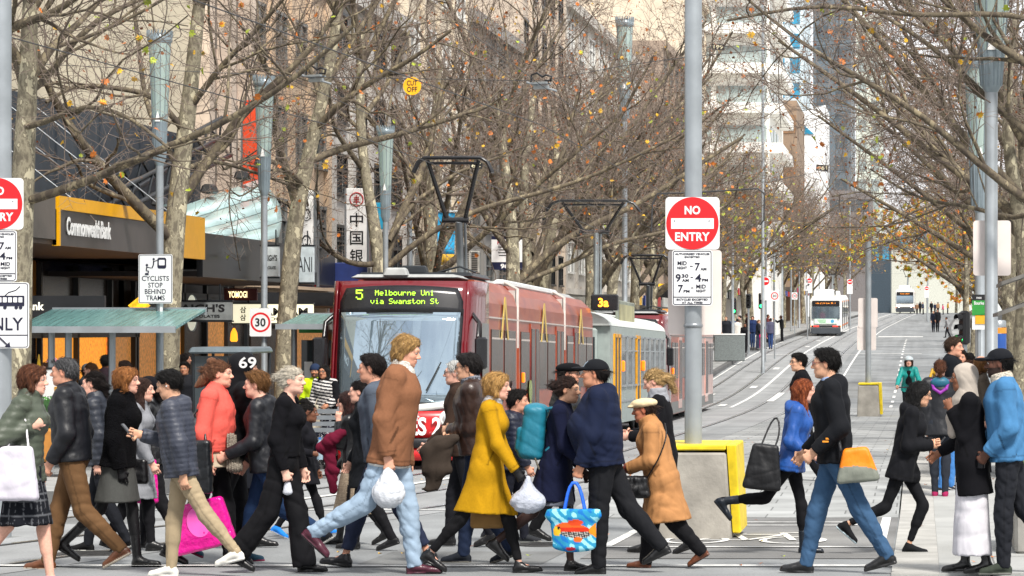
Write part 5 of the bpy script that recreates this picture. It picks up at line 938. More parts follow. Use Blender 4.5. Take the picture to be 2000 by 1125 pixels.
# --- near trees: main limbs as they stand in the photo
def near(seed, Y, tpx, trad, limbs_px, label, dens=1.0, **kw):
    base = P(tpx[0][0], 0, Y); bz = gz(Y) + .2; org = Vector((base.x, Y, bz)); rg = random.Random(seed)
    W_ = lambda px, py, dy=0: tuple(P(px, py, Y + dy) - org)
    trunk = [(0, 0, -.1)] + [W_(x, y) for x, y in tpx[1:]]; limbs = []; lr = []
    for (r0, r1, dy, pts) in limbs_px:
        n = len(pts); limbs.append([W_(x, y, dy*i/(n-1)) for i, (x, y) in enumerate(pts)]); lr.append((r0, r1))
    # limbs above the frame so that the crown closes overhead
    top = Vector(trunk[-1])
    for i in range(4):
        a = i*1.6 + seed; limbs.append([tuple(top*.92), tuple(top + Vector((math.cos(a)*1.5, math.sin(a)*1.5, 2.0))), tuple(top + Vector((math.cos(a)*3, math.sin(a)*3, 4.2)))]); lr.append((.07, .03))
    return make_tree(seed, trunk, trad, limbs, lr, label, org, dens, **kw)
near(11, 42, [(32, 0), (34, 700), (44, 380), (56, 200), (58, 60), (66, -60)], (.27, .25, .22, .17, .12), [
    (.07, .03, -2, [(46, 395), (150, 366), (300, 296), (420, 252), (500, 203), (585, 150), (690, 50)]), (.09, .04, -1, [(40, 120), (-10, 70), (30, 48), (100, 30), (170, -20)]), (.075, .03, 1, [(62, 150), (110, 80), (150, 50), (205, -10)]), (.06, .03, 2, [(52, 180), (80, 170), (150, 70), (220, 20), (320, -20)]), (.05, .02, -2, [(40, 250), (90, 240), (170, 200), (260, 230), (330, 290)]), (.05, .025, 1, [(50, 200), (30, 120), (0, 60)])],
    'plane tree at the left edge behind the pole, with a long limb reaching right', leaves=(60, 50, 60, 260), dens=.56)
near(12, 50.5, [(328, 0), (330, 640), (343, 440), (352, 330), (372, 200), (382, 90), (396, -60)], (.25, .23, .22, .19, .15, .11), [
    (.11, .05, -2, [(340, 470), (300, 435), (240, 372), (190, 320), (130, 240), (80, 150), (64, 60)]), (.10, .04, 1, [(342, 420), (370, 352), (422, 300), (446, 250), (520, 175), (600, 110), (660, 20)]), (.06, .03, 2, [(350, 330), (310, 260), (283, 200), (272, 100), (258, -20)]), (.06, .03, -2, [(362, 260), (300, 180), (240, 175), (150, 160), (90, 200)]), (.06, .03, -1, [(372, 210), (430, 130), (500, 60), (560, -10)]), (.05, .02, 3, [(350, 340), (400, 310), (480, 330), (560, 360)])],
    'mottled plane tree just behind the cyclists stop sign', leaves=(70, 40, 70, 260), dens=.58)
near(13, 59, [(552, 0), (556, 650), (578, 400), (600, 310), (626, 210), (652, 90), (668, -50)], (.24, .23, .21, .17, .13, .1), [
    (.10, .05, -2, [(578, 395), (556, 320), (531, 250), (542, 180), (500, 90)]), (.085, .03, 2, [(604, 315), (660, 290), (760, 268), (870, 236), (970, 200)]), (.08, .03, -1, [(618, 250), (670, 195), (740, 150), (800, 120), (880, 60)]), (.07, .03, 1, [(640, 160), (700, 60), (760, -30)]), (.06, .03, -3, [(590, 360), (560, 330), (500, 300), (440, 330)]), (.06, .03, 2, [(630, 200), (600, 120), (560, 40)])],
    'forked plane tree beside the round 30 sign', leaves=(70, 40, 40, 400), dens=.64)
near(14, 68, [(740, 0), (742, 650), (745, 540), (728, 420), (708, 330), (700, 200), (705, 60)], (.24, .22, .21, .15, .13, .1), [
    (.12, .05, 2, [(745, 535), (775, 430), (830, 330), (848, 250), (870, 140)]), (.07, .04, -2, [(738, 515), (690, 520), (640, 490), (590, 440), (560, 395)]), (.08, .03, 1, [(752, 525), (820, 460), (930, 405), (1050, 380), (1150, 350), (1330, 262)]), (.07, .03, -2, [(708, 330), (650, 250), (640, 150)]), (.07, .03, 2, [(702, 240), (760, 160), (800, 60)]), (.06, .03, 2, [(760, 470), (800, 400), (900, 330), (1000, 300)])],
    'plane tree rising behind the red tram roof with the white bank banner beside it', leaves=(120, 60, 20, 500), dens=.64)
near(15, 86, [(1000, 0), (1000, 700), (1002, 540), (1000, 430), (985, 330), (975, 200)], (.30, .28, .26, .18, .12), [
    (.13, .05, 2, [(1005, 560), (1050, 500), (1150, 440), (1250, 400), (1350, 330), (1450, 268)]), (.10, .05, -2, [(1000, 500), (950, 430), (900, 330), (880, 220)]), (.10, .04, 1, [(1000, 480), (1060, 400), (1100, 300), (1130, 180)]), (.08, .04, 3, [(1010, 555), (1100, 520), (1200, 470), (1330, 450), (1420, 400)]), (.08, .03, -3, [(995, 420), (940, 380), (860, 380), (800, 400)])],
    'stout plane tree above the middle of the red tram', leaves=(90, 60, 20, 600), dens=.66)
near(16, 43.5, [(2075, 0), (2078, 600), (2090, 300), (2095, 100), (2100, -60)], (.22, .2, .17, .13), [
    (.075, .018, -1, [(2085, 440), (1996, 392), (1935, 342), (1830, 242), (1722, 172), (1600, 112), (1520, 52), (1450, -10)]), (.075, .02, 2, [(2085, 330), (2000, 250), (1932, 200), (1850, 110), (1762, 50), (1650, -10)]), (.085, .03, 0, [(2090, 180), (1992, 116), (1922, 70), (1850, 8), (1800, -40)]), (.05, .015, 3, [(2080, 380), (1990, 440), (1900, 400), (1800, 395), (1700, 330)]), (.05, .02, -1, [(2085, 60), (1980, 20), (1800, 35), (1600, 5), (1420, 40)])],
    'plane tree off the right edge whose mottled limbs cross the upper right', leaves=(60, 50, 30, 420), dens=.66)
# --- the rest of both rows from shared shapes
def generic(seed, label, loc, hgt=11.5, spread=5.0, fork=3.6, **kw):
    rg = random.Random(seed); tr = [(0, 0, -.1), (.05*rg.uniform(-1, 1), .05, fork*.5), (.2*rg.uniform(-1, 1), .1*rg.uniform(-1, 1), fork), (.35*rg.uniform(-1, 1), .3*rg.uniform(-1, 1), fork + 2.5), (.5*rg.uniform(-1, 1), .4*rg.uniform(-1, 1), hgt*.78)]
    limbs, lr = [], []
    for i in range(8):
        a = i*6.283/8*1.0 + rg.uniform(-.35, .35); z0 = fork*(.82 + .10*i) if i < 6 else fork + 2.2; sp = spread*rg.uniform(.7, 1.1)*(1 if i < 6 else .6); e = hgt*rg.uniform(.58, .9) + (.1*hgt if i >= 6 else 0)
        limbs.append([(0.02*i, 0, z0), (math.cos(a)*sp*.22, math.sin(a)*sp*.22, z0 + (e - z0)*.22), (math.cos(a)*sp*.6, math.sin(a)*sp*.6, z0 + (e - z0)*.62), (math.cos(a)*sp, math.sin(a)*sp, e)]); lr.append((.095, .03))
    return make_tree(seed, tr, (.24, .21, .19, .13, .06), limbs, lr, label, loc, **kw)
RL = lambda i: 'left row'
VAR = {}
def place(kind, X, Y, label, rz, s_=1.0, left=True):
    z = gz(Y) + .18
    if kind not in VAR:
        k = {'a': dict(seed=21), 'b': dict(seed=22, hgt=12.5), 'c': dict(seed=23, hgt=10.5, spread=5.6), 'y': dict(seed=24, hgt=9.0, spread=4.6, leaves=(900, 2600, 900, 400), leaf_big=2.0, dens=.56), 'g': dict(seed=25, hgt=8.5, spread=4.2, leaves=(110, 260, 300, 500), leaf_big=1.7)}[kind]
        k = dict(k); sd_ = k.pop('seed'); k.setdefault('leaves', (110, 50, 20, 1500)); k.setdefault('dens', .70); k.setdefault('rmin', .0050); o = generic(sd_, label, (X, Y, z), **k); VAR[kind] = o
    else:
        o = copy_tree(VAR[kind]); o.location = (X, Y, z); o['label'] = label
    o.rotation_euler = (0, 0, rz); o.scale = (s_,)*3; return o
_ord = ['first','second','third','fourth','fifth','sixth','seventh','eighth','ninth','tenth','eleventh','twelfth','thirteenth','fourteenth','fifteenth','sixteenth','seventeenth','eighteenth','nineteenth','twentieth']
rr_ = random.Random(5)
for i, y in enumerate((77, 95, 104, 113, 122, 131, 141, 151, 162)):
    place('abcab'[i % 5] if i < 6 else 'gcg'[i - 6], -13.2 + rr_.uniform(-.3, .3), y, f'bare plane tree on the left footpath, {_ord[i]} one behind the tree with the white banner' if i == 0 else f'bare plane tree on the left footpath, {_ord[i]} from the red tram towards the far corner', rr_.uniform(0, 6.28), rr_.uniform(1.0, 1.1)*(1 + .10*min(i, 3)) if i < 6 else 1.25)
for i, y in enumerate((190, 199, 208, 217, 227, 238, 250, 262, 275, 290, 306, 324, 344, 366, 388)):
    place('gabcgacbgacbagc'[i], -13.2 + xs(y) + rr_.uniform(-.3, .3), y, f'distant plane tree on the left beyond the cross street, {_ord[i]} in its row', rr_.uniform(0, 6.28), rr_.uniform(1.15, 1.4))
for i, (x, y, k) in enumerate(((1.9, 56, 'c'), (2.4, 63, 'a'), (2.2, 70, 'b'), (2.9, 77, 'c'), (2.6, 85, 'a'), (3.4, 102, 'c'), (1.7, 112, 'y'), (2.4, 134, 'y'), (4.4, 150, 'y'), (3.8, 166, 'c'), (4.3, 192, 'a'), (4.6, 212, 'b'), (5.0, 236, 'c'), (5.4, 262, 'a'), (6.2, 295, 'g'), (7.4, 335, 'y'), (8.2, 365, 'g'), (9.2, 412, 'c'), (5.2, 432, 'g'))):
    place(k, x, y, ('yellow leaved plane tree on the right footpath, ' if k == 'y' else 'bare plane tree on the right footpath, ') + f'{_ord[i]} from the kiosk up the hill', rr_.uniform(0, 6.28), (1.05 if k != 'y' else .95) * rr_.uniform(.95, 1.12))
# fallen leaves on the road: countless small litter
vs, fs = [], []; rg = np.random.RandomState(9)
for i in range(130):
    x, y = rg.uniform(-10, 1.5), rg.uniform(24, 60); s_ = rg.uniform(.02, .05); a = rg.uniform(0, 6.28); z = gz(y) + (.03 if x < -4.2 or y < 33 else .34); b0 = len(vs)
    vs += [(x + s_*math.cos(a + k*1.57)*(1 if k % 2 else .6), y + s_*math.sin(a + k*1.57)*(1 if k % 2 else .6), z + .012*(k % 2)) for k in range(4)]; fs.append((b0, b0+1, b0+2, b0+3))
o = link('fallen_leaves', npmesh('fallen_leaves', vs, fs, LVM, [i % 4 for i in range(len(fs))])); tag(o, 'scattered dry leaves lying on the road and paving', 'fallen leaves', kind='stuff')
# ------------------------------------------------------------------ body engine: smooth distance fields -> one continuous surface
def smin(a, b, k):
    if k <= 0: return np.minimum(a, b)
    h = np.clip(0.5 + 0.5 * (b - a) / k, 0, 1)
    return b * (1 - h) + a * h - k * h * (1 - h)
V3 = lambda *a: np.array(a, dtype=np.float64)
class SDF:
    def __init__(s): s.p = []
    def cone(s, a, b, ra, rb, k=0.02, ax=None, f=1.0, flat=None, op='add'):
        s.p.append(('c', np.asarray(a, float), np.asarray(b, float), ra, rb, k, ax, f, flat, op)); return s
    def chain(s, pts, rs, k=0.02, **kw):
        for i in range(len(pts) - 1): s.cone(pts[i], pts[i+1], rs[i], rs[i+1], k, **kw)
        return s
    def ell(s, c_, r, fr=None, k=0.02, op='add'):
        s.p.append(('e', np.asarray(c_, float), np.asarray(r, float), np.eye(3) if fr is None else fr, k, op)); return s
    def box(s, c_, hb, fr=None, r=.02, k=.02, tp=0.0): s.p.append(('b', np.asarray(c_, float), np.asarray(hb, float), np.eye(3) if fr is None else fr, r, k, tp)); return s
    def cut(s, pt, n): s.p.append(('h', np.asarray(pt, float), np.asarray(n, float))); return s   # removes the side n points to
    def noise(s, fn): s.p.append(('n', fn)); return s
    def mesh(s, h):
        lo = np.full(3, 1e9); hi = -lo
        for p in s.p:
            if p[0] == 'c' and p[9] == 'add':
                r = max(p[3], p[4]) * max(1, p[7])
                lo = np.minimum(lo, np.minimum(p[1], p[2]) - r); hi = np.maximum(hi, np.maximum(p[1], p[2]) + r)
            if p[0] == 'b': r = np.linalg.norm(p[2]) * (1 + abs(p[6])) + .01; lo = np.minimum(lo, p[1] - r); hi = np.maximum(hi, p[1] + r)
            if p[0] == 'e' and p[5] == 'add':
                r = np.max(p[2]); lo = np.minimum(lo, p[1] - r); hi = np.maximum(hi, p[1] + r)
        lo -= 3 * h + .01; hi += 3 * h + .01
        n = np.ceil((hi - lo) / h).astype(int) + 1
        Fd = np.full(n, 0.5); axs = [lo[i] + h * np.arange(n[i]) for i in range(3)]
        def sl(mn, mx):
            i0 = np.clip(np.floor((mn - lo) / h).astype(int), 0, n); i1 = np.clip(np.ceil((mx - lo) / h).astype(int) + 1, 0, n)
            return tuple(slice(i0[i], i1[i]) for i in range(3))
        def grid(S): return axs[0][S[0]][:, None, None], axs[1][S[1]][None, :, None], axs[2][S[2]][None, None, :]
        for p in s.p:
            if p[0] == 'c':
                _, a, b, ra, rb, k, ax, f, flat, op = p
                r = max(ra, rb) * max(1, f) + k + 2.5 * h
                S = sl(np.minimum(a, b) - r, np.maximum(a, b) + r); x, y, z = grid(S)
                ba = b - a; L2 = max(ba @ ba, 1e-9)
                px, py, pz = x - a[0], y - a[1], z - a[2]
                tt = (px * ba[0] + py * ba[1] + pz * ba[2]) / L2; t = np.clip(tt, 0, 1)
                qx, qy, qz = px - t * ba[0], py - t * ba[1], pz - t * ba[2]
                d2 = qx * qx + qy * qy + qz * qz
                if ax is not None:
                    u = qx * ax[0] + qy * ax[1] + qz * ax[2]; d2 = np.maximum(d2 + u * u * (1 / (f * f) - 1), 0)
                d = np.sqrt(d2) - (ra + (rb - ra) * t)
                if flat: d = np.maximum(d, (tt - 1) * math.sqrt(L2) - (0 if flat is True else flat))
            elif p[0] == 'e':
                _, cc, r, fr, k, op = p
                m = np.max(r) + k + 2.5 * h; S = sl(cc - m, cc + m); x, y, z = grid(S)
                px, py, pz = x - cc[0], y - cc[1], z - cc[2]
                q = 0
                for i in range(3):
                    u = (px * fr[i][0] + py * fr[i][1] + pz * fr[i][2]) / r[i]; q = q + u * u
                d = (np.sqrt(q) - 1) * np.min(r)
            elif p[0] == 'b':
                _, cc, hb, fr, rr, k, tp = p; op = 'add'; S = (slice(None),)*3; x, y, z = grid(S); px, py, pz = x - cc[0], y - cc[1], z - cc[2]
                q = [px*fr[i][0] + py*fr[i][1] + pz*fr[i][2] for i in range(3)]; q[0] = q[0] / np.clip(1 - tp*q[2]/hb[2], .3, 2); a = [np.abs(q[i]) - (hb[i] - rr) for i in range(3)]
                d = np.sqrt(sum(np.maximum(t, 0)**2 for t in a)) + np.minimum(np.maximum(np.maximum(a[0], a[1]), a[2]), 0) - rr
            elif p[0] == 'h':
                x, y, z = grid((slice(None),) * 3); pt, nn = p[1], p[2]
                Fd = np.maximum(Fd, (x - pt[0]) * nn[0] + (y - pt[1]) * nn[1] + (z - pt[2]) * nn[2]); continue
            else:
                near = np.abs(Fd) < 0.06; ii = np.nonzero(near)
                pts = np.stack([axs[i][ii[i]] for i in range(3)], 1); Fd[ii] += p[1](pts); continue
            if op == 'add': Fd[S] = smin(Fd[S], d, k)
            elif op == 'sub': Fd[S] = -smin(-Fd[S], d, k)
            else: Fd = np.maximum(Fd, 0.4) if False else Fd
        return surfnet(Fd, lo, h)
_E = [(0,1),(2,3),(4,5),(6,7),(0,2),(1,3),(4,6),(5,7),(0,4),(1,5),(2,6),(3,7)]
_Cn = np.array([[(i >> 2) & 1, (i >> 1) & 1, i & 1] for i in range(8)])
def surfnet(Fd, lo, h):
    ins = Fd < 0; i8 = ins.astype(np.int8)
    cnt = sum(i8[a:ins.shape[0]-1+a, b:ins.shape[1]-1+b, d:ins.shape[2]-1+d] for a in (0,1) for b in (0,1) for d in (0,1))
    act = (cnt > 0) & (cnt < 8); cells = np.argwhere(act)
    vals = np.stack([Fd[cells[:,0]+q[0], cells[:,1]+q[1], cells[:,2]+q[2]] for q in _Cn], 1)
    pos = np.zeros((len(cells), 3)); num = np.zeros(len(cells))
    for a, b in _E:
        va, vb = vals[:, a], vals[:, b]; cr = (va < 0) != (vb < 0)
        t = np.where(cr, va / np.where(cr, va - vb, 1), 0)
        pos += np.where(cr[:, None], _Cn[a] + (_Cn[b] - _Cn[a]) * t[:, None], 0); num += cr
    v = lo + h * (cells + pos / num[:, None])
    vid = np.full(act.shape, -1, dtype=np.int64); vid[act] = np.arange(len(cells)); faces = []
    for ax in range(3):
        o1, o2 = (ax + 1) % 3, (ax + 2) % 3
        def sh(d, e0, e1):
            s_ = [None] * 3; s_[ax] = slice(d, ins.shape[ax] - 1 + d); s_[o1] = slice(1, -1); s_[o2] = slice(1, -1); return tuple(s_)
        A, B = ins[sh(0,0,0)], ins[sh(1,0,0)]
        ii = np.argwhere(A != B); fl = A[tuple(ii.T)]
        ii = ii.copy(); ii[:, o1] += 1; ii[:, o2] += 1
        def cell(d1, d2):
            q = ii.copy(); q[:, o1] += d1; q[:, o2] += d2; return vid[q[:,0], q[:,1], q[:,2]]
        q = np.stack([cell(-1,-1), cell(0,-1), cell(0,0), cell(-1,0)], 1)
        q[~fl] = q[~fl][:, ::-1]; faces.append(q)
    fcs = np.concatenate(faces); fcs = fcs[(fcs >= 0).all(1)]
    return v, fcs
_rng = np.random.RandomState(7)
def wrinkle(amp, lam, seed=0, sq=(1, 1, .55)):
    r_ = np.random.RandomState(seed); n = 8; ks = r_.normal(size=(n, 3)) * np.array(sq) * np.array((1, .8, 1)); ks /= np.linalg.norm(ks, axis=1)[:, None]
    ph = r_.uniform(0, 6.3, n); la = lam * r_.uniform(1.0, 2.4, n); wt = r_.uniform(.5, 1, n)
    mk = r_.normal(size=(n, 3)); mk /= np.linalg.norm(mk, axis=1)[:, None]
    def fn(p):
        w_ = p + 0.035 * np.sin(p[:, [1, 2, 0]] * 9 + ph[:3]); o = 0
        for i in range(n):
            fold = np.sin(w_ @ ks[i] * (6.283 / la[i]) + ph[i]); m = np.clip(np.sin(p @ mk[i] * 13 + ph[i] * 3) * 1.4 + .1, 0, 1)
            o = o + wt[i] * m * (np.exp(-((fold - 1) / .35) ** 2) * 1.3 + .25 * fold)
        return amp * .46 * (o * .62 - .25)
    return fn
def _tubes(P_, Rr, n): return tubes(P_, Rr, n)
def hairnoise(amp, seed=0):
    r_ = np.random.RandomState(seed); ph = r_.uniform(0, 6.3, 6)
    def fn(p):
        a = np.arctan2(p[:,1], p[:,0]); return amp * (np.sin(p[:,0]*210 + p[:,2]*25 + ph[0] + 2*np.sin(p[:,2]*30)) + np.sin(p[:,1]*230 - p[:,2]*18 + ph[1] + 2*np.sin(p[:,2]*24+1)) + .8*np.sin(p[:,2]*60 + p[:,0]*70 + ph[2]) + .8*np.sin(p[:,0]*38 + p[:,1]*30 + ph[3]) * np.sin(p[:,2]*34 + p[:,1]*28 + ph[4]))
    return fn
def rot_y(a): ca, sa = math.cos(a), math.sin(a); return np.array([[ca,0,sa],[0,1,0],[-sa,0,ca]])
def rot_z(a): ca, sa = math.cos(a), math.sin(a); return np.array([[ca,-sa,0],[sa,ca,0],[0,0,1]])
def rot_x(a): ca, sa = math.cos(a), math.sin(a); return np.array([[1,0,0],[0,ca,-sa],[0,sa,ca]])
def unit(v): return v / max(np.linalg.norm(v), 1e-9)

M_SKIN = mat('skin', None, rough=.6, var=.10, scale=55, attr=True, spec=.3)
M_HAIR = mat('hair', None, rough=.55, spec=.3, var=.38, scale=20, attr=True, stretch=(9, 9, 1.2), bump=.9, bscale=22)
M_WOOL = mat('wool cloth', None, rough=.95, var=.07, scale=60, attr=True, bump=.20, bscale=15, bst=(1, 1, .4), spec=.15)
M_COTT = mat('cotton cloth', None, rough=.85, var=.07, scale=14, attr=True, bump=.26, bscale=17, bst=(1, 1, .45), spec=.2)
M_NYLON = mat('nylon cloth', None, rough=.5, var=.06, scale=14, attr=True, bump=.28, bscale=22, bst=(1, 1, .6), spec=.4)
M_LEATH = mat('leather', None, rough=.36, var=.12, scale=20, attr=True, bump=.28, bscale=28, bst=(1, 1, .6))
M_FUR = mat('fur cloth', None, rough=1, var=.35, scale=70, attr=True, bump=1.0, bscale=110, spec=.1)
M_PLAST = mat('thin plastic', None, rough=.22, var=.08, scale=12, attr=True, bump=.5, bscale=30)
CM = {'wool': M_WOOL, 'cotton': M_COTT, 'nylon': M_NYLON, 'leather': M_LEATH, 'fur': M_FUR, 'plastic': M_PLAST, 'skin': M_SKIN, 'hair': M_HAIR}

def emit_mesh(name, vf, col, m, parent):
    v, f = vf
    cc = col(v) if callable(col) else np.tile(np.array(col[:3]), (len(v), 1))
    return link(name, npmesh(name, v, f, CM[m] if isinstance(m, str) else m, smooth=True, col=cc), parent)
def merge(parts):
    vs, fs, b = [], [], 0
    for v, f in parts: vs.append(v); fs.append(f + b); b += len(v)
    return np.concatenate(vs), np.concatenate(fs)

class Person:
    def __init__(s, H=1.72, fem=False, girth=1.0, lean=4, legs=((24, 6, 8), (-16, 26, -30)), arms=None, head=(0, 0), seed=0, hipdrop=0.0, shoulders=1.0, belly=0.0, tw=0.0, fleg=1.0):
        s.H = H; s.fem = fem; s.g = girth; s.seed = seed; s.belly = belly; s.spec_h = 1
        S = H / 1.75; s.S = S
        hipw = .080 * S * (1.04 if fem else 1.0)
        # legs: angles fwd of thigh, knee flex, foot pitch (+ toes up)
        s.leg = []; low = 1e9
        for i, (th, kn, fp) in enumerate(legs):
            y = hipw if i == 0 else -hipw
            th, sh = R(th), R(th - kn)
            hip = V3(0, y, 0); knee = hip + .248*H*V3(math.sin(th), -.02*np.sign(y), -math.cos(th))
            ank = knee + .236*H*V3(math.sin(sh), -.03*np.sign(y), -math.cos(sh))
            s.leg.append([hip, knee, ank, R(fp)])
            fr = rot_y(-R(fp)); heel = ank + fr @ (H * V3(-.035, 0, -.042)); toe = ank + fr @ (H * V3(.115, 0, -.045))
            low = min(low, heel[2], toe[2])
        s.hip0 = V3(0, 0, -low)
        for l in s.leg:
            for j in range(3): l[j] = l[j] + s.hip0
        le = R(lean); s.up = V3(math.sin(le), 0, math.cos(le)); s.fwd = V3(math.cos(le), 0, -math.sin(le)); s.lat = V3(0, 1, 0)
        s.sp = lambda t, f=0.0, y=0.0: s.hip0 + s.up * (t * H) + s.fwd * f + s.lat * y
        twr = rot_z(R(tw))
        shw = .096 * H * shoulders * (.93 if fem else 1.0) * (0.6 + .4 * girth)
        s.lat2 = twr @ s.lat
        s.sh = [s.sp(.283) + s.lat2 * shw * sg - s.fwd * .012 for sg in (1, -1)]
        s.arm = []
        for i, a in enumerate(arms or (('a', -12, 6, 16), ('a', 10, 6, 18))):
            sg = 1 if i == 0 else -1; A = s.sh[i]; U, L = .178*H, .150*H
            if a[0] == 'ik':
                T = np.array(a[1], float); d = T - A; D = min(np.linalg.norm(d), (U + L) * .995); dn = unit(d); T = A + dn * D
                x = (U*U - L*L + D*D) / (2*D); hh = math.sqrt(max(U*U - x*x, 0))
                pole = np.array(a[2] if len(a) > 2 and a[2] is not None else (-.5, .35*sg, -.8)); pole = unit(pole - dn * (pole @ dn))
                E = A + dn * x + pole * hh; Wr = T
            else:
                f_, o_, e_ = R(a[1]), R(a[2]), R(a[3]); inn = R(a[4]) if len(a) > 4 else R(4)
                E = A + U * V3(math.sin(f_)*math.cos(o_), sg*math.sin(o_), -math.cos(f_)*math.cos(o_))
                Wr = E + L * V3(math.sin(f_+e_)*math.cos(inn), -sg*math.sin(inn), -math.cos(f_+e_)*math.cos(inn))
            s.arm.append((A, E, Wr))
        s.neck0 = s.sp(.300, -.012); hy, hp = R(head[0]), R(head[1])
        s.hf = rot_z(hy) @ rot_y(hp)         # columns: fwd, left, up of the head
        s.hs = S * (.97 if fem else 1.0)
        s.hs = (s.hs + .99) / 2 * .955
        s.hc = s.neck0 + s.up * .158 * s.hs + V3(.035, 0, 0) * s.hs
        s.hF = np.array([s.hf @ V3(1,0,0), s.hf @ V3(0,1,0), s.hf @ V3(0,0,1)])
        s.root = None
    def hp(s, x, y, z): return s.hc + s.hf @ (V3(x, y, z) * s.hs)
    # ---- skin
    def head_sdf(s, beard=False):
        g = SDF(); q = s.hs; E = lambda p, r, k=.02, op='add': g.ell(s.hp(*p), np.array(r) * q, s.hF, k * q, op)
        E((-.010, 0, .030), (.097, .076, .086)); E((.026, 0, -.030), (.066, .058 if not s.fem else .055, .082), .035)
        E((.066, 0, -.094), (.024, .024, .020), .03)
        for sg in (1, -1):
            E((.020, .040*sg, -.070), (.045, .018, .026), .03)      # jaw
            E((.058, .036*sg, -.018), (.026, .024, .024), .02)      # cheek
            E((.104, .031*sg, .012), (.016, .018, .011), .014, 'sub')
            E((.0805, .031*sg, .011), (.0125, .0145, .0095), .004)     # eyeball
            E((-.006, .074*sg, -.002), (.019, .009, .031), .008)     # ear
            E((-.004, .083*sg, .004), (.009, .006, .016), .004, 'sub')
            E((.098, .013*sg, -.027), (.011, .008, .009), .006)
        g.cone(s.hp(.084, -.036, .031), s.hp(.084, .036, .031), .011*q, .011*q, .02)
        g.cone(s.hp(.090, 0, .012), s.hp(.113, 0, -.021), .0075*q, .0125*q, .012)
        E((.090, 0, -.053), (.012, .023, .0065), .007); E((.088, 0, -.067), (.0125, .020, .0075), .007)
        E((.0985, 0, -.0600), (.008, .022, .0022), .003, 'sub')
        nb = s.neck0; r = .054 * q * (.86 if s.fem else 1.05)
        g.cone(s.hp(-.018, 0, -.050), nb, r, r * 1.12, .03)
        g.cone(nb, s.sp(.262, .0), r * 1.1, .06 * q, .03, ax=s.lat, f=1.3)
        return g
    def hand_sdf(s, i, curl, spread=0.0, pn=None):
        sg = 1 if i == 0 else -1; A, E, W = s.arm[i]; d = unit(W - E); g = SDF(); q = s.S * (.92 if s.fem else 1.0)
        n = V3(-.25, -sg, 0.05) if pn is None else np.array(pn, float)     # palm normal
        n = unit(n - d * (n @ d)); t = unit(np.cross(n, d)); 
        if t[0] < 0 and pn is None: t = -t
        if pn is not None and t[2] < 0: t = -t
        K = W + d * .088 * q
        g.cone(W - d * .06 * q, W, .030*q, .026*q, .01, ax=t, f=1.12)
        g.cone(W, K - d * .01, .019*q, .021*q, .012, ax=t, f=1.75)
        s.grip = K + n * .025 * q
        for j, (o, L) in enumerate(((.033, .072), (.011, .080), (-.011, .074), (-.031, .058))):
            c1 = curl * (1.0 + .08 * j); a1 = c1 * 1.15; b0 = K + t * o * q
            d1 = d * math.cos(a1) + n * math.sin(a1) + t * (o * 1.5); d1 = unit(d1)
            a2 = a1 + c1 * 1.35; d2 = d * math.cos(a2) + n * math.sin(a2)
            m1 = b0 + d1 * L * .52 * q; m2 = m1 + d2 * L * .5 * q
            g.chain([b0 - d * .012, m1, m2], [.0098*q, .0088*q, .0072*q], .004)
        tb = W + d * .028*q + t * .026*q; t1 = tb + (d * .55 + t * .62 + n * (.3 + curl * .4)) * .042 * q
        t2 = t1 + unit(d * .8 + n * (.2 + curl * .8) - t * (.1 + .4 * curl)) * .034 * q
        g.chain([tb - t*.008, t1, t2], [.0145*q, .0108*q, .0085*q], .008)
        return g
    def limb_r(s): return s.S * (.55 + .45 * s.g) * (.92 if s.fem else 1.0)
    def body(s, root, skin, lip=None, brow='#1d1512', curl=(.45, .45), pn=(None, None), beard=None, legs_bare=False, hide_hands=(0, 0), res=.014, hres=.0052, name='body', stock=None, iris='#2a1a10'):
        q = s.limb_r(); g = SDF()
        g.cone(s.sp(.0), s.sp(.08), .085*q, .08*q, .04, ax=s.lat, f=1.4); g.cone(s.sp(.08), s.sp(.24), .08*q, .09*q, .05, ax=s.lat, f=1.4)
        g.cone(s.sh[0], s.sh[1], .036*q, .036*q, .04); g.cone(s.sp(.24), s.sp(.30), .06*q, .05*q, .03)
        for A, E, W in s.arm:
            g.chain([A, E, W], [.043*q, .034*q, .025*q], .02)
        for hip, knee, ank, fp in s.leg:
            d = ank - knee
            if not (legs_bare or stock): g.chain([hip, knee, ank], [.06*q, .036*q, .028*q], .02)
            else: g.chain([hip, knee, ank], [.078*q, .051*q, .034*q], .025); g.cone(knee + d*.12 - V3(.012,0,0), knee + d*.5 - V3(.008,0,0), .052*q, .045*q, .02)
            fr = rot_y(-fp); kf = 1.0 if (legs_bare or stock) else .8; g.cone(ank + fr @ (s.H*V3(0,0,-.006)), ank + fr @ (s.H*V3(.07,0,-.030)), .031*q*kf, .018*q*kf, .02)
        parts = [g.mesh(res if not legs_bare else .011), s.head_sdf().mesh(hres)]
        s.grips = []
        for i in (0, 1):
            hs = s.hand_sdf(i, curl[i], pn=pn[i]); s.grips.append(s.grip)
            if not hide_hands[i]: parts.append(hs.mesh(.0056))
        v, f = merge(parts)
        sk = np.array(c(skin)); col = np.tile(sk, (len(v), 1))
        L = (v - s.hc) @ np.stack([s.hF[0], s.hF[1], s.hF[2]], 1) / s.hs
        x, y, z = L[:,0], L[:,1], L[:,2]; ay = np.abs(y)
        inh = (x > -.15) & (z > -.13) & (z < .13) & (ay < .1)
        def mixin(mask_amt, colr):
            a = np.clip(mask_amt, 0, 1)[:, None] * inh[:, None]; col[:] = col * (1 - a) + np.array(colr) * a
        rosy = sk * np.array([1.06, .78, .74])
        mixin(.55 * np.exp(-((x-.075)**2 + (ay-.042)**2 + (z+.022)**2) / .018**2), rosy)
        mixin(.5 * np.exp(-((x-.115)**2 + y**2 + (z+.022)**2) / .014**2), rosy)
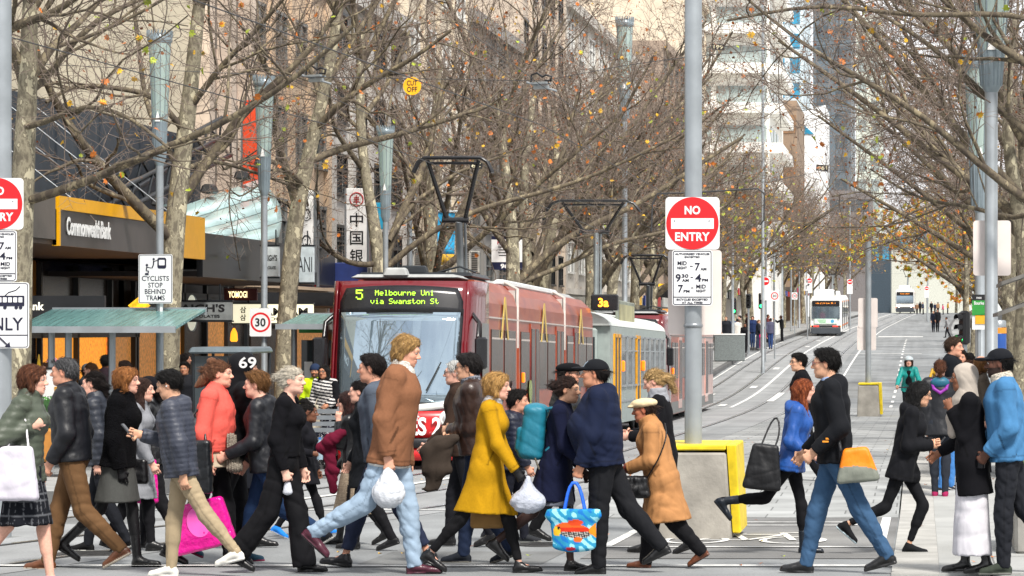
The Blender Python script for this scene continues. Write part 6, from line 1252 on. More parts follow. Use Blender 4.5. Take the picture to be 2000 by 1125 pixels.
        mixin(.5 * (np.exp(-((ay-.083)**2) / .009**2) * (x < .03)), rosy)
        lipc = np.array(c(lip)) if lip else sk * np.array([.86, .48, .46])
        mixin(.9 * (x > .07) * np.clip(1.6 - np.sqrt((y/.021)**2 + ((z+.060)/.0125)**2) * 1.25, 0, 1), lipc)
        mixin((x > .085) * np.clip(1 - np.abs(z+.060) / .003, 0, 1) * (ay < .021), lipc * .35)
        if beard:
            bm = ((z < -.028) & (x > -.012) & ~((z > -.075) & (z < -.048) & (ay < .02))) | ((z > -.05) & (z < -.036) & (ay < .028) & (x > .06)); bm = bm & (z > -.125)
            mixin(.85 * bm, c(beard))
        er = np.sqrt(((ay-.031)/.0155)**2 + ((z-.011)/.0085)**2)
        ef = (x > .068) & (z < .03)
        mixin(.75 * ef * np.clip(2.6 - er * 1.6, 0, 1), sk * .45)
        mixin(ef * np.clip((1.0 - er) * 6, 0, 1), c('#d8d2cc'))
        ir = np.sqrt(((ay-.031)/.0068)**2 + ((z-.011)/.0075)**2); mixin(ef * np.clip((1.15 - ir) * 5, 0, 1), c(iris))
        mixin(.9 * (x > .06) * np.clip(1.5 - np.abs(z - (.034 - .12*np.abs(ay-.034))) / .0045, 0, 1) * np.clip((.050 - ay) / .006, 0, 1) * np.clip((ay - .013) / .005, 0, 1), c(brow))
        if stock is not None: col[(v[:,2] < s.hip0[2] + .02)] = c(stock)
        return link(name, npmesh(name, v, f, M_SKIN, smooth=True, col=col), root)
    # ---- clothes
    def torso(s, g, fl, k=.045, low=0.0, chest=1.0):
        q = s.limb_r(); H = s.H; gg = s.g; fm = s.fem
        hipf, waf, chf = (1.48, 1.30, 1.28) if fm else (1.30, 1.24, 1.38)
        hr = (.120 if fm else .118) * s.S * (.5 + .5*gg) + fl; wr = (.095 if fm else .113) * s.S * (.25 + .75*gg) + fl; cr = (.108 if fm else .121) * s.S * (.5 + .5*gg) * chest + fl
        b = s.belly * .5
        if low < .03:
            for l in s.leg: g.cone(l[0] + s.up*.05, l[0] + (l[1]-l[0])*(.12 - min(low,0)*1.5), .087*q + fl*.5, .090*q + fl + .004, .05)
        g.cone(s.sp(low, -.008), s.sp(.07, b*.6), hr, wr + b*.5, k, ax=s.lat, f=hipf)
        g.cone(s.sp(.07, b*.6), s.sp(.14, b), wr + b*.5, wr + b, k, ax=s.lat, f=waf)
        g.cone(s.sp(.14, b), s.sp(.22, .004), wr + b, cr, k, ax=s.lat2, f=chf)
        g.cone(s.sp(.22, .004), s.sp(.262, -.005), cr, cr * .82, k, ax=s.lat2, f=chf * .98)
        for i in (0, 1):
            g.cone(s.sp(.245), s.sh[i] - s.up*.012, .066*q + fl*.5, .046*q + fl*.5, .05)
            g.cone(s.sp(.306, -.022), s.sh[i], .042*q + fl*.3, .040*q + fl*.4, .05)
            if fm: g.ell(s.sp(.208, .070*s.S) + s.lat2 * (.06 * (1 - 2*i)), V3(.062, .062, .06) * s.S + fl*.6, None, .05)
        return g
    def sleeves(s, g, fl, frac=1.0, k=.03, wide=1.0):
        q = s.limb_r()
        for A, E, W in s.arm:
            if frac > .5:
                e = E + (W - E) * ((frac - .5) * 2 * .985)
                g.cone(A, E, .052*q + fl*.9, .047*q*wide + fl, k); g.cone(E, e, .050*q*wide + fl, (.034 + .008*(1 - frac))*q*wide + fl, k, flat=True)
            else: g.cone(A, A + (E - A) * frac * 2, .056*q + fl, .052*q + fl, k, flat=True)
        return g
    def collar(s, g, r=.062, hgt=.05, fl=.012, out=.012):
        a = s.sp(.292, -.008); d = unit(s.hp(-.018, 0, -.05) - s.neck0)
        g.cone(a, a + d * (.042 + hgt*1.15), r * s.hs + fl + out, r * s.hs + fl*.6, .02, flat=True); return g
    def hood(s, g, fl=.0, big=1.0):
        p = s.sp(.292, -.085); g.ell(p, V3(.062, .105, .075) * big * s.S, None, .035)
        for sg in (1, -1): g.cone(s.sp(.300, -.06, .06*sg), s.sp(.272, .055, .045*sg), .036*s.S*big, .026*s.S, .03)
        return g
    def top(s, root, col, m='cotton', name='jacket', fl=.014, hem=-.01, collar=None, hood=False, frac=1.0, flare=None, wr=(.0075, .05), ridges=0, res=.0115, open_=None, wide=1.0, neckcut=None, k=.045, hoodbig=1.0):
        g = SDF(); s.torso(g, fl, k=k, low=min(hem - .03, .0) if flare is None else 0.0)
        if flare is not None:                      # coat skirt down to a hem
            q = s.S * (.5 + .5*s.g); top_ = s.sp(.05); kx = (s.leg[0][1][0] + s.leg[1][1][0]) / 2 * .45
            bot = V3(kx + s.hip0[0] + flare[1], 0, s.hip0[2] + hem * s.H)
            g.cone(top_, bot, (.105*q + fl), flare[0], .05, ax=s.lat, f=1.3)
            for hip, knee, ank, fp in s.leg: g.cone(hip, knee, .096*s.limb_r() + fl, .082*s.limb_r() + fl, .05)
            g.cut(bot, (-.10, 0, -1))
        else:
            g.cut(s.sp(hem), -s.up)
        s.sleeves(g, fl, frac, wide=wide)
        if collar: s.collar(g, *collar)
        if hood: s.hood(g, big=hoodbig)
        if neckcut: g.ell(s.sp(.318, .055), V3(.07, .085, neckcut) , None, .01, 'sub')
        g.noise(wrinkle(wr[0], wr[1], s.seed))
        if ridges:
            up = s.up; g.noise(lambda p: -.0055 * (np.abs(np.sin((p @ up) * math.pi / ridges)) - .6))
        base = col; hemp = s.sp(hem) if flare is None else bot; up = s.up
        def seam(v):
            o = base(v) if callable(base) else np.tile(np.array(base[:3]), (len(v), 1)); k = np.ones(len(v)); q = v - s.hip0; tt = q @ up / s.H; ff = q @ s.fwd; ll = np.abs(q[:,1])
            if flare is None: k[np.abs((v - hemp) @ up - .042) < .007] *= .62
            k[(np.abs(q[:,1]) < .009) & (ff > .05)] *= .6
            k[(ll > .10) & (np.abs(ff - .05 - (tt - .05)*.55) < .008) & (tt > .015) & (tt < .085)] *= .5
            for A, E, W in s.arm:
                d = unit(W - E); L = np.linalg.norm(W - E); u = (v - E) @ d; nr = np.linalg.norm(v - E - u[:,None]*d, axis=1) < .08; k[nr & (np.abs(u - L*.86) < .007)] *= .62
                d = unit(E - A); u = (v - A) @ d; nr = np.linalg.norm(v - A - u[:,None]*d, axis=1) < .09; k[nr & (np.abs(u - .03) < .006)] *= .72
            return o * k[:,None]
        return emit_mesh(name, g.mesh(res), seam, m, root)
    def bottoms(s, root, col, m='cotton', name='trousers', fl=.008, ankle=1.18, wide=1.0, wr=(.007, .045), res=.0115, flare=1.0, hi=.05):
        g = SDF(); q = s.limb_r(); hr = (.108 if s.fem else .102) * s.S * (.5 + .5*s.g) + fl*.5
        g.cone(s.sp(-.01, -.012), s.sp(hi), hr, hr * .93, .03, ax=s.lat, f=1.42 if s.fem else 1.36)
        for hip, knee, ank, fp in s.leg:
            e = knee + (ank - knee) * (ankle if ankle <= 1 else 1.0) + (unit(ank - knee) * (ankle - 1) * .2 if ankle > 1 else 0)
            d = ank - knee
            g.cone(hip - V3(.006, 0, .0), knee, .086*q + fl, .060*q*wide + fl, .035)
            g.cone(knee, e, .060*q*wide + fl, .041*q*wide*flare + fl, .025, flat=True)
            g.cone(knee + d*.1 - unit(np.cross(V3(0,1,0), d)) * .006, knee + d*.45, .058*q + fl, .050*q + fl, .03)
            if s.fem: g.ell(hip - V3(.035, 0, .0), V3(.085, .085, .10) * s.S, None, .04)
        g.cut(s.sp(hi), s.up)
        g.noise(wrinkle(wr[0], wr[1], s.seed + 5, (1, 1, .9))); base = col
        def seam(v):
            o = base(v) if callable(base) else np.tile(np.array(base[:3]), (len(v), 1)); k = np.ones(len(v)); q = v - s.hip0; ll = np.abs(q[:,1])
            for hip, knee, ank, fp in s.leg:
                for a, b in ((hip, knee), (knee, ank)):
                    d = unit(b - a); L = np.linalg.norm(b - a); u = (v - a) @ d; w_ = v - a - u[:,None]*d; n_ = np.cross(V3(0, 1, 0), d); k[(u > 0) & (u < L) & (np.abs(w_ @ n_) < .006) & (w_[:,1]*np.sign(hip[1]) > .02) & (np.linalg.norm(w_, axis=1) < .13)] *= .68
            k[(ll > .09) & (np.abs(q[:,0] - .03 - (q[:,2])*.5) < .007) & (q[:,2] > -.06) & (q[:,2] < .06)] *= .55
            return o * k[:,None]
        return emit_mesh(name, g.mesh(res), seam, m, root)
    def skirt(s, root, col, m='wool', name='skirt', hem=.3, r=.17, res=.0125, off=0.0, hi=.08, pleat=0, wr=(.006, .09), f=1.25):
        g = SDF(); kx = (s.leg[0][1][0] + s.leg[1][1][0]) / 2 * .6 + off; bot = V3(kx, 0, hem)
        hr = .112 * s.S * (.5 + .5*s.g) + .008
        g.cone(s.sp(hi), s.sp(-.01), hr * .86, hr, .03, ax=s.lat, f=1.42); g.cone(s.sp(-.01), bot, hr, r, .04, ax=s.lat, f=f)
        for hip, knee, ank, fp in s.leg: g.cone(hip, knee + (ank - knee) * max(0, min(.9, (knee[2] - hem) / (knee[2] - ank[2]))), .09*s.limb_r(), .062*s.limb_r(), .05)
        g.cut(bot, (0, 0, -1)); g.cut(s.sp(hi), s.up)
        if pleat: g.noise(lambda p: .006 * np.sin(np.arctan2(p[:,1], p[:,0] - kx) * pleat))
        g.noise(wrinkle(wr[0], wr[1], s.seed + 9, (1, 1, .25)))
        return emit_mesh(name, g.mesh(res), col, m, root)
    def shoes(s, root, col, m='leather', sole='#1a1a1a', boot=0.0, heel=0.0, name='shoe', slim=1.0):
        for hip, knee, ank, fp in s.leg:
            fr = rot_y(-fp); q = s.S * (.92 if s.fem else 1.0); at = lambda x, z, y=0: ank + fr @ (V3(x, y, z) * s.H)
            g = SDF(); F_ = np.array([fr @ V3(1,0,0), V3(0,1,0), fr @ V3(0,0,1)])
            g.cone(at(-.018, -.026), at(.012, -.012), .033*q, .030*q, .02, ax=s.lat, f=1.0)
            g.cone(at(.0, -.018), at(.090, -.033), .034*q*slim, .021*q*slim, .02, ax=s.lat, f=1.32)
            g.cone(at(.06, -.032), at(.098, -.035), .024*q, .0165*q, .02, ax=s.lat, f=1.65*slim)
            g.cone(at(-.028, -.042), at(.105, -.044), .014*q, .012*q, .01, ax=s.lat, f=2.5*slim)
            if boot: 
                d = unit(knee - ank); g.cone(ank + fr @ V3(-.01, 0, -.02), ank + d * boot, .040*q, .047*q + .01*boot, .02, flat=True)
            else:
                g.cone(ank + fr @ V3(-.012,0,-.02), ank + (unit(knee - ank)) * .02, .035*q, .034*q, .015, flat=True)
                if slim > .9: g.cone(at(.0, -.004), at(.055, -.026), .030*q, .024*q, .02, ax=s.lat, f=1.25)
            if heel: g.cone(at(-.024, -.04), at(-.022, -.046) - fr @ V3(0, 0, heel), .019, .015, .006, flat=True)
            g.cut(at(0, -.0505) - fr @ V3(0, 0, heel), -F_[2])
            v, f = g.mesh(.0085); lz = (v - ank) @ F_[2]
            cc = np.tile(np.array(c(col)), (len(v), 1)); cc[lz < -.041 * s.H] = c(sole)
            link(name, npmesh(name, v, f, CM[m], smooth=True, col=cc), root)
    # ---- hair and hats
    def hair(s, root, col, style='short', under=False, col2=None, amp=.0016, name='hair', res=.0075, side=0):
        g = SDF(); q = s.hs; E = lambda p, r, k=.02, op='add': g.ell(s.hp(*p), np.array(r) * q, s.hF, k * q, op)
        C = lambda a, b, r0, r1, k=.03: g.cone(s.hp(*a), s.hp(*b), r0*q, r1*q, k*q)
        cutp = lambda p, n: g.cut(s.hp(*p), s.hf @ unit(V3(*n)))
        if style in ('short', 'crop'):
            t = .008 if style == 'crop' else .014
            E((-.014, 0, .038), (.100 + t, .076 + t, .084 + t)); E((-.045, 0, .0), (.062, .068, .062), .03)
            if style == 'short': E((.040, .01, .098), (.050, .055, .026), .03)
            cutp((.078, 0, .078), (.80, 0, -.62)); 
            for sg in (1, -1): g.ell(s.hp(.012, .088*sg, -.012), V3(.036, .030, .045) * q, s.hF, .01, 'sub')
            g.ell(s.hp(.085, 0, -.02), V3(.075, .1, .088) * q, s.hF, .015, 'sub'); cutp((-.06, 0, -.062), (.2, 0, -1))
        elif style == 'bob':
            E((-.014, 0, .040), (.114, .094, .092)); E((-.055, 0, -.015), (.070, .088, .085), .03)
            for sg in (1, -1): C((-.01, .078*sg, .04), (.012, .080*sg, -.07), .030, .026); C((.065, .03*sg, .088), (.045, .075*sg, .02), .024, .02, .02)
            g.ell(s.hp(.095, 0, -.055), V3(.085, .066, .118) * q, s.hF, .015, 'sub'); cutp((0, 0, -.095), (.1, 0, -1))
        elif style in ('long', 'longcurl'):
            E((-.012, 0, .038), (.110, .088, .092))
            C((-.05, 0, -.02), (-.085, 0, -.26), .085, .060, .05); C((-.07, .03, -.1), (-.095, .03, -.30), .06, .035)
            for sg in (1, -1): C((-.01, .068*sg, .03), (-.01, .075*sg, -.16), .036, .030); C((.0, .07*sg, -.12), (.03, .08*sg, -.26), .032, .016)
            g.ell(s.hp(.095, 0, -.045), V3(.085, .060, .115) * q, s.hF, .012, 'sub')
        elif style in ('bun', 'tail', 'knot', 'tied'):
            E((-.014, 0, .036), (.104, .082, .090)); E((-.045, 0, .0), (.062, .07, .062), .03)
            cutp((.080, 0, .075), (.86, 0, -.5))
            for sg in (1, -1): g.ell(s.hp(.02, .088*sg, -.02), V3(.04, .030, .045) * q, s.hF, .01, 'sub')
            if style == 'bun': E((-.120, 0, .035), (.046, .046, .044), .012)
            if style == 'knot': E((-.05, 0, .135), (.045, .045, .038), .012)
            if style == 'tail': C((-.105, 0, .025), (-.150, 0, -.01), .026, .034); C((-.150, 0, -.01), (-.150, 0, -.16), .036, .018)
            if style == 'tied': C((-.09, 0, -.03), (-.12, 0, -.10), .035, .028); E((-.115, 0, -.02), (.04, .045, .04), .015)
            cutp((-.06, 0, -.30), (0, 0, -1))
        elif style == 'mid':                # chin length swept back
            E((-.016, 0, .042), (.112, .088, .092)); E((-.062, 0, -.02), (.062, .080, .075), .03); C((.05, .02, .096), (-.05, .0, .112), .030, .026)
            for sg in (1, -1): C((-.012, .074*sg, .03), (-.022, .076*sg, -.055), .026, .022)
            g.ell(s.hp(.090, 0, -.045), V3(.080, .075, .115) * q, s.hF, .015, 'sub'); cutp((-.06, 0, -.095), (.3, 0, -1))
        if under: cutp((0, 0, .040), (-.08, 0, 1))
        hn = hairnoise(amp, s.seed); hc, hF = s.hc, s.hF
        g.noise(lambda p: hn((p - hc) @ hF.T))
        c1 = np.array(c(col)); c2 = np.array(c(col2)) if col2 else c1 * .7; ph = s.seed
        def cf(v):
            l = (v - hc) @ hF.T; t = .5 + .5*np.sin(l[:,0]*170 + l[:,1]*150 + l[:,2]*22 + ph + 1.5*np.sin(l[:,2]*40)); return c1 * t[:,None] + c2 * (1 - t[:,None])
        v, f = g.mesh(res); cc = cf(v); hF = s.hF
        if res < .012 and len(v) > 200:
            r_ = np.random.RandomState(s.seed + 77); n_ = 850; e1 = v[f[:,1]] - v[f[:,0]]; e2 = v[f[:,3]] - v[f[:,0]]; fn = np.cross(e1, e2); fn /= np.maximum(np.linalg.norm(fn, axis=1, keepdims=True), 1e-9)
            fi = r_.randint(0, len(f), n_); p = v[f[fi]].mean(1); nn = fn[fi]; l = (p - hc) @ hF.T
            flow = np.stack([-.55*np.ones(n_) - .6*(l[:,2] > .06), .9*np.sign(l[:,1])*(l[:,2] > .05), -1.0*np.ones(n_)], 1) if style not in ('bun', 'tail', 'knot', 'tied') else np.stack([-1.2*np.ones(n_), np.zeros(n_), .1 - .5*(l[:,2] < .02)], 1)
            flow = (flow + r_.normal(size=(n_, 3))*.13) @ hF; flow -= nn*(flow*nn).sum(1, keepdims=True); flow /= np.maximum(np.linalg.norm(flow, axis=1, keepdims=True), 1e-9)
            L = r_.uniform(.03, .085, (n_, 1)); lift = r_.uniform(.0, .003, (n_, 1)) + (r_.rand(n_, 1) > .92)*.006; P_ = np.stack([p + flow*L*t_ + nn*(.001 + lift*t_ - .35*L*t_*t_*.5) for t_ in (-.5, 0, .5, 1)], 1); Rr = r_.uniform(.0009, .0021, (n_, 1)) * np.array([[.6, 1, .9, .3]])
            sv, sf = _tubes(P_, Rr, 3); k_ = r_.uniform(.6, 1.45, n_); sc = np.repeat((c1[None]*.6 + c2[None]*.4) * k_[:, None], 12, axis=0); f = np.concatenate([f, sf + len(v)]); v = np.concatenate([v, sv]); cc = np.concatenate([cc, sc])
        return link(name, npmesh(name, v, f, M_HAIR, smooth=True, col=np.clip(cc, 0, 1)), root)
    def hat(s, root, col, style='cap', m='cotton', name=None, badge=None):
        g = SDF(); q = s.hs; E = lambda p, r, k=.02, op='add': g.ell(s.hp(*p), np.array(r) * q, s.hF, k * q, op)
        if style == 'cap':
            E((-.012, 0, .048), (.111, .091, .086)); g.cut(s.hp(0, 0, .036), s.hf @ V3(-.08, 0, -1))
            E((.122, 0, .046), (.085, .074, .0155), .014)
        elif style == 'flat':
            E((.0, 0, .070), (.128, .100, .050)); E((-.02, 0, .060), (.112, .096, .05)); g.cut(s.hp(0, 0, .032), s.hf @ V3(-.05, 0, -1)); E((.118, 0, .048), (.045, .070, .012), .02)
        elif style == 'beanie':
            E((-.014, 0, .052), (.112, .092, .098)); g.cut(s.hp(0, 0, .022), s.hf @ V3(.12, 0, -1)); g.cone(s.hp(.0, 0, .035), s.hp(0, 0, .05), .094*q, .094*q, .01, ax=s.hF[0], f=1.17)
            g.cut(s.hp(0, 0, .018), s.hf @ V3(.12, 0, -1))
        elif style == 'hoodup':
            E((-.03, 0, .040), (.128, .108, .108)); g.cone(s.hp(-.05, 0, -.02), s.sp(.295, -.05), .10*q, .10*q, .04); g.ell(s.hp(.10, 0, -.02), V3(.085, .066, .098) * q, s.hF, .015, 'sub')
        elif style == 'hijab':
            E((-.018, 0, .038), (.116, .094, .098)); g.cone(s.hp(-.03, 0, -.04), s.sp(.285, .0), .085*q, .105*q, .05, ax=s.lat, f=1.15)
            g.cone(s.sp(.27, .03), s.sp(.25, .045), .10*q, .09*q, .05, ax=s.lat, f=1.3); g.ell(s.hp(.095, 0, -.012), V3(.070, .056, .088) * q, s.hF, .012, 'sub')
            g.chain([s.sp(.27, .09, -.03), s.sp(.2, .135, -.035), s.sp(.13, .135, -.03)], [.055*q, .05*q, .05*q], .04, ax=s.lat, f=1.5)
            g.noise(wrinkle(.007, .05, s.seed))
        g.noise(wrinkle(.0016, .05, s.seed + 2))
        cf = col
        if style == 'cap' and badge:
            hc, hF = s.hc, s.hF; c0, c1 = np.array(col), np.array(badge)
            def cf(v):
                l = (v - hc) @ hF.T / q; o = np.tile(c0, (len(v), 1)); o[(np.abs(l[:,1] - .0) < .03) & (l[:,2] > .062) & (l[:,2] < .11) & (l[:,0] > .04)] = c1; return o
        nm = name or {'cap': 'cap', 'flat': 'flat_cap', 'beanie': 'beanie', 'hoodup': 'hood', 'hijab': 'headscarf'}[style]
        return emit_mesh(nm, g.mesh(.0075), cf, m, root)
    def glasses(s, root, col='#101010', up=0.0, dark=False):
        mb = MB(); q = s.hs
        for sg in (1, -1):
            cc = (.108, .033*sg, .010 + up); pts = [s.hp(cc[0] - .010*abs(math.cos(a))*(math.cos(a)*sg > 0), cc[1] + .024*math.cos(a), cc[2] + .018*math.sin(a)) for a in np.linspace(0, 2*math.pi, 13)]
            mb.tube(pts, .0022*q, 5)
            if dark: mb.add(pts[:-1], [tuple(range(12))])
            mb.tube([s.hp(.100, .055*sg, .014 + up), s.hp(.0, .084*sg, .018 + up)], .0024*q, 5)
        mb.tube([s.hp(.111, -.010, .012 + up), s.hp(.111, .010, .012 + up)], .002*q, 5)
        return mb.build('glasses', mat('spectacle frame ' + col, c(col), rough=.3), root)

def person_root(label, px, footpy, face, group='people crossing the street', Y=None):
    Y = Y if Y is not None else footY(footpy)
    z = gz(Y)
    ang = {'R': 0, 'L': 180, 'T': -90, 'A': 90}.get(face, face)
    return empty('person', (PX(px, Y), Y, z), R(ang), label, 'person', group)
# ------------------------------------------------------------------ the people
def glove_fix(o, p, col, which=(0, 1)):
    me = o.data; n = len(me.vertices); co = np.empty(n*3, dtype=np.float32); me.vertices.foreach_get('co', co); co = co.reshape(-1, 3)
    a = me.color_attributes['Col']; cc = np.empty(n*4, dtype=np.float32); a.data.foreach_get('color', cc); cc = cc.reshape(-1, 4)
    for i in which: A, E, W = p.arm[i]; d = unit(W - E); m = ((co - W) @ d > -.05) & (np.linalg.norm(co - W, axis=1) < .24); cc[m, :3] = c(col)
    a.data.foreach_set('color', cc.ravel())
def mk(label, px, yh, yf, face, Y=None, H=None, dz=0.0, group='people crossing the street', yaw=0, **kw):
    Y = Y if Y is not None else footY(yf); s_ = F/Y; ang = {'R': 0, 'L': 180, 'T': -90, 'A': 90}[face] + yaw
    z0 = gz(Y) + dz; tgt = CH - (yh - VY)/s_ - z0; H = 1.7
    for _ in range(3):
        p = Person(H=H, **kw); top = (p.hc + p.hf @ V3(-.01, 0, .128)*p.hs)[2]; H *= tgt/top
    p = Person(H=H, **kw); r = empty('person', (PX(px, Y), Y, z0), R(ang), label, 'person', group); p.root = r; return r, p
def world(r, v): return r.matrix_basis @ Vector(tuple(v))
def item(name, r, at, label, cat, rz=None, group=None):
    r_ = Matrix.LocRotScale(r.location, r.rotation_euler, None); w_ = r_ @ Vector(tuple(at)); return empty(name, w_, r.rotation_euler.z if rz is None else rz, label, cat, group)
def bag_mesh(o, w_, h_, d_, col, m='cotton', taper=1.0, wr=(.008, .09), seed=1, name='bag_body', tilt=0.0, res=.011, round_=.02):
    """sack hanging from z=0 down to -h_, wide along local x"""
    g = SDF(); ct, st = math.cos(R(tilt)), math.sin(R(tilt)); D = V3(-st, 0, -ct); X = V3(ct, 0, -st)
    g.box(D*(h_/2), V3(w_/2, d_/2, h_/2), np.array([X, V3(0, 1, 0), -D]), min(d_*.42, .035), .02, (1 - taper)*.6 + .06)
    g.ell(D*(h_*.64), V3(w_*.36, d_*.62, h_*.30), np.array([X, V3(0, 1, 0), -D]), .03)
    g.noise(wrinkle(wr[0], wr[1], seed)); return emit_mesh(name, g.mesh(min(res, .0095)), col, m, o)
def strap(o, pts, r_=.008, col='#111111', m='leather', name='strap', flat=1.0):
    g = SDF(); q = resample(np.array([tuple(p) for p in pts], float), 12); g.chain(list(q), [r_]*12, .004); return emit_mesh(name, g.mesh(max(.0055, r_*.7)), c(col), m, o)
def loc_of(r, o, p): return np.array(Matrix.LocRotScale(o.location, o.rotation_euler, None).inverted() @ (Matrix.LocRotScale(r.location, r.rotation_euler, None) @ Vector(tuple(p))))
def phone(r, p, i, label): 
    o = item('phone', r, p.grips[i], label, 'phone'); mb = MB().box(.01, 0, .03, .012, .07, .14, 0, 0, 1, .004).build('case', mat('phone grey', c('#3a3c40'), rough=.3), o); mb.rotation_euler = (0, R(40), 0); return o

def plaid(base, line, per=.055, w_=.10, z=True):
    b, l = np.array(c(base)), np.array(c(line))
    def f(v):
        a = np.arctan2(v[:,1], v[:,0])*.19; u = (np.abs(((a/per) % 1) - .5) < w_/2) | (np.abs(((v[:,2]/per) % 1) - .5) < w_/2); o = np.tile(b, (len(v), 1)); o[u] = l; return o
    return f
FAIR, MID, TAN, ASIA, BRWN, DARK = '#cf9e8a', '#c08c74', '#a9775c', '#c4967a', '#7d523c', '#54362a'
WALK = ((22, 6, 8), (-16, 26, -32)); WALK2 = ((-16, 26, -32), (22, 6, 8)); SMALL = ((12, 6, 2), (-10, 18, -18)); SMALL2 = ((-10, 18, -18), (12, 6, 2)); STAND = ((3, 3, 0), (-3, 3, 0))

def w01():
    r, p = mk('woman with brown bob in olive padded jacket and dark checked skirt', 48, 713, 1150, 'R', fem=True, seed=1, legs=((16, 8, 0), (-14, 24, -25)), arms=(('a', -6, 8, 20), ('ik', (.10, -.15, 1.27))), head=(0, 2))
    p.body(r, FAIR, curl=(.4, 1.0), legs_bare=True); p.hair(r, '#4a2a1c', 'bob', col2='#6b4028'); p.top(r, c('#454c40'), 'nylon', hem=-.05, ridges=.06, collar=(.075, .06, .02), fl=.024); p.skirt(r, plaid('#14161c', '#5a5c60'), hem=.50, r=.185, pleat=9); p.shoes(r, '#b9929a', 'cotton', sole='#d8d4d0')
    o = item('tote_bag', r, (.02, -.27, 1.12), 'white tote bag hanging from the olive jacket woman', 'bag'); bag_mesh(o, .30, .42, .11, c('#c4c0ca'), 'cotton', .8, wr=(.007, .12)); strap(o, [(-.08, 0, -.05), (-.02, .10, .2), (.03, .12, .27), (.08, .02, .05), (.10, 0, -.05)], .008, '#d8d4d8', 'cotton')
    o = item('handbag', r, (-.16, -.24, 1.06), 'taupe handbag behind the white tote at the left edge', 'bag'); bag_mesh(o, .22, .34, .12, c('#8a7464'), 'leather'); strap(o, [(0, 0, -.05), (.06, .08, .25), (.08, .1, .33)], .009, '#7a6656')
def w02():
    r, p = mk('grey haired man in black bomber jacket and brown trousers, sunglasses on his head', 142, 699, 1112, 'L', seed=2, legs=((-14, 30, -28), (17, 5, 2)), arms=(('a', -8, 10, 38), ('a', -10, 8, 25)), head=(0, -1), girth=1.08)
    p.body(r, MID, brow='#3a3430', curl=(.8, .5), beard=None); p.hair(r, '#38383a', 'crop', col2='#6a6a6c'); p.top(r, c('#0e1016'), 'nylon', hem=-.02, collar=(.072, .045, .015), fl=.022, wr=(.007, .07)); p.bottoms(r, c('#5f452c'), 'cotton', fl=.012, wr=(.010, .045)); p.shoes(r, '#5a3218', sole='#c9bfae'); p.glasses(r, up=.085, dark=True)
def w03():
    r, p = mk('woman with short copper hair in a black furry jacket, grey skirt and black boots', 232, 717, 1108, 'R', fem=True, seed=3, legs=((13, 6, 4), (-18, 30, -30)), arms=(('a', -6, 8, 14), ('a', -2, 8, 14)), head=(0, 0))
    p.body(r, FAIR, stock='#0b0b0e'); p.hair(r, '#7a4a26', 'bob', col2='#a8703c'); p.top(r, c('#0a0a0d'), 'fur', hem=-.03, collar=(.078, .05, .02), fl=.028); p.skirt(r, c('#454644'), hem=.56, r=.175); p.shoes(r, '#0c0c0e', boot=.30, heel=.02)
    o = item('shoulder_bag', r, (.06, .24, .92), 'black shoulder bag with grey strap on the furry jacket woman', 'bag'); bag_mesh(o, .26, .22, .10, c('#0d0d10'), 'leather'); strap(o, [(0, 0, 0), (.06, -.14, .22), (.02, -.36, .44), (-.05, -.40, .47)], .014, '#5c5e62', 'cotton')
def w04():
    r, p = mk('woman with tied dark hair and slate jacket, half hidden behind the bomber jacket man', 196, 726, 1080, 'L', fem=True, seed=4, legs=SMALL2)
    p.body(r, FAIR); p.hair(r, '#1c1412', 'tied'); p.top(r, c('#262a33'), 'nylon', hem=-.05, collar=(.07, .05), ridges=.06); p.bottoms(r, c('#14161c')); p.shoes(r, '#101012', 'cotton', sole='#c9c9c4')
def w05():
    r, p = mk('woman with long brown hair in a light grey coat behind the furry jacket woman', 266, 738, 1078, 'R', fem=True, seed=5, legs=SMALL)
    p.body(r, FAIR); p.hair(r, '#38221a', 'long'); p.top(r, c('#7d7f84'), 'wool', name='coat', hem=-.22, flare=(.17, 0), collar=(.068, .04)); p.bottoms(r, c('#101014'), wide=.85); p.shoes(r, '#101012')
def w06():
    r, p = mk('person in black beanie and shiny black jacket, facing left between two walkers', 302, 738, 1072, 'L', fem=True, seed=6, legs=SMALL2, arms=(('ik', (.26, .12, 1.06)), ('a', 0, 8, 20)))
    p.body(r, FAIR, curl=(.6, .9)); p.hair(r, '#181212', 'tied', under=True); p.hat(r, c('#101015'), 'beanie', 'wool'); p.top(r, c('#0c0d10'), 'leather', hem=-.04, collar=(.07, .05), wr=(.012, .05)); p.bottoms(r, c('#101014')); p.shoes(r, '#101012')
    o = item('carrier_bag', r, (.04, .2, .86), 'small glossy magenta carrier bag held at hip height', 'bag', group='magenta carrier bags'); bag_mesh(o, .24, .42, .07, c('#d01488'), 'plastic', .95); strap(o, [(-.05, 0, 0), (0, 0, .08), (.05, 0, 0)], .006, '#b01070', 'plastic')
    MB().prism([(.06*math.cos(a), .10*math.sin(a)) for a in np.linspace(0, -6.28, 20)[:-1]], -.003, .003).build('emblem', mat('pale magenta', c('#e85cb4'), rough=.3), o, (.0, .045, -.17))
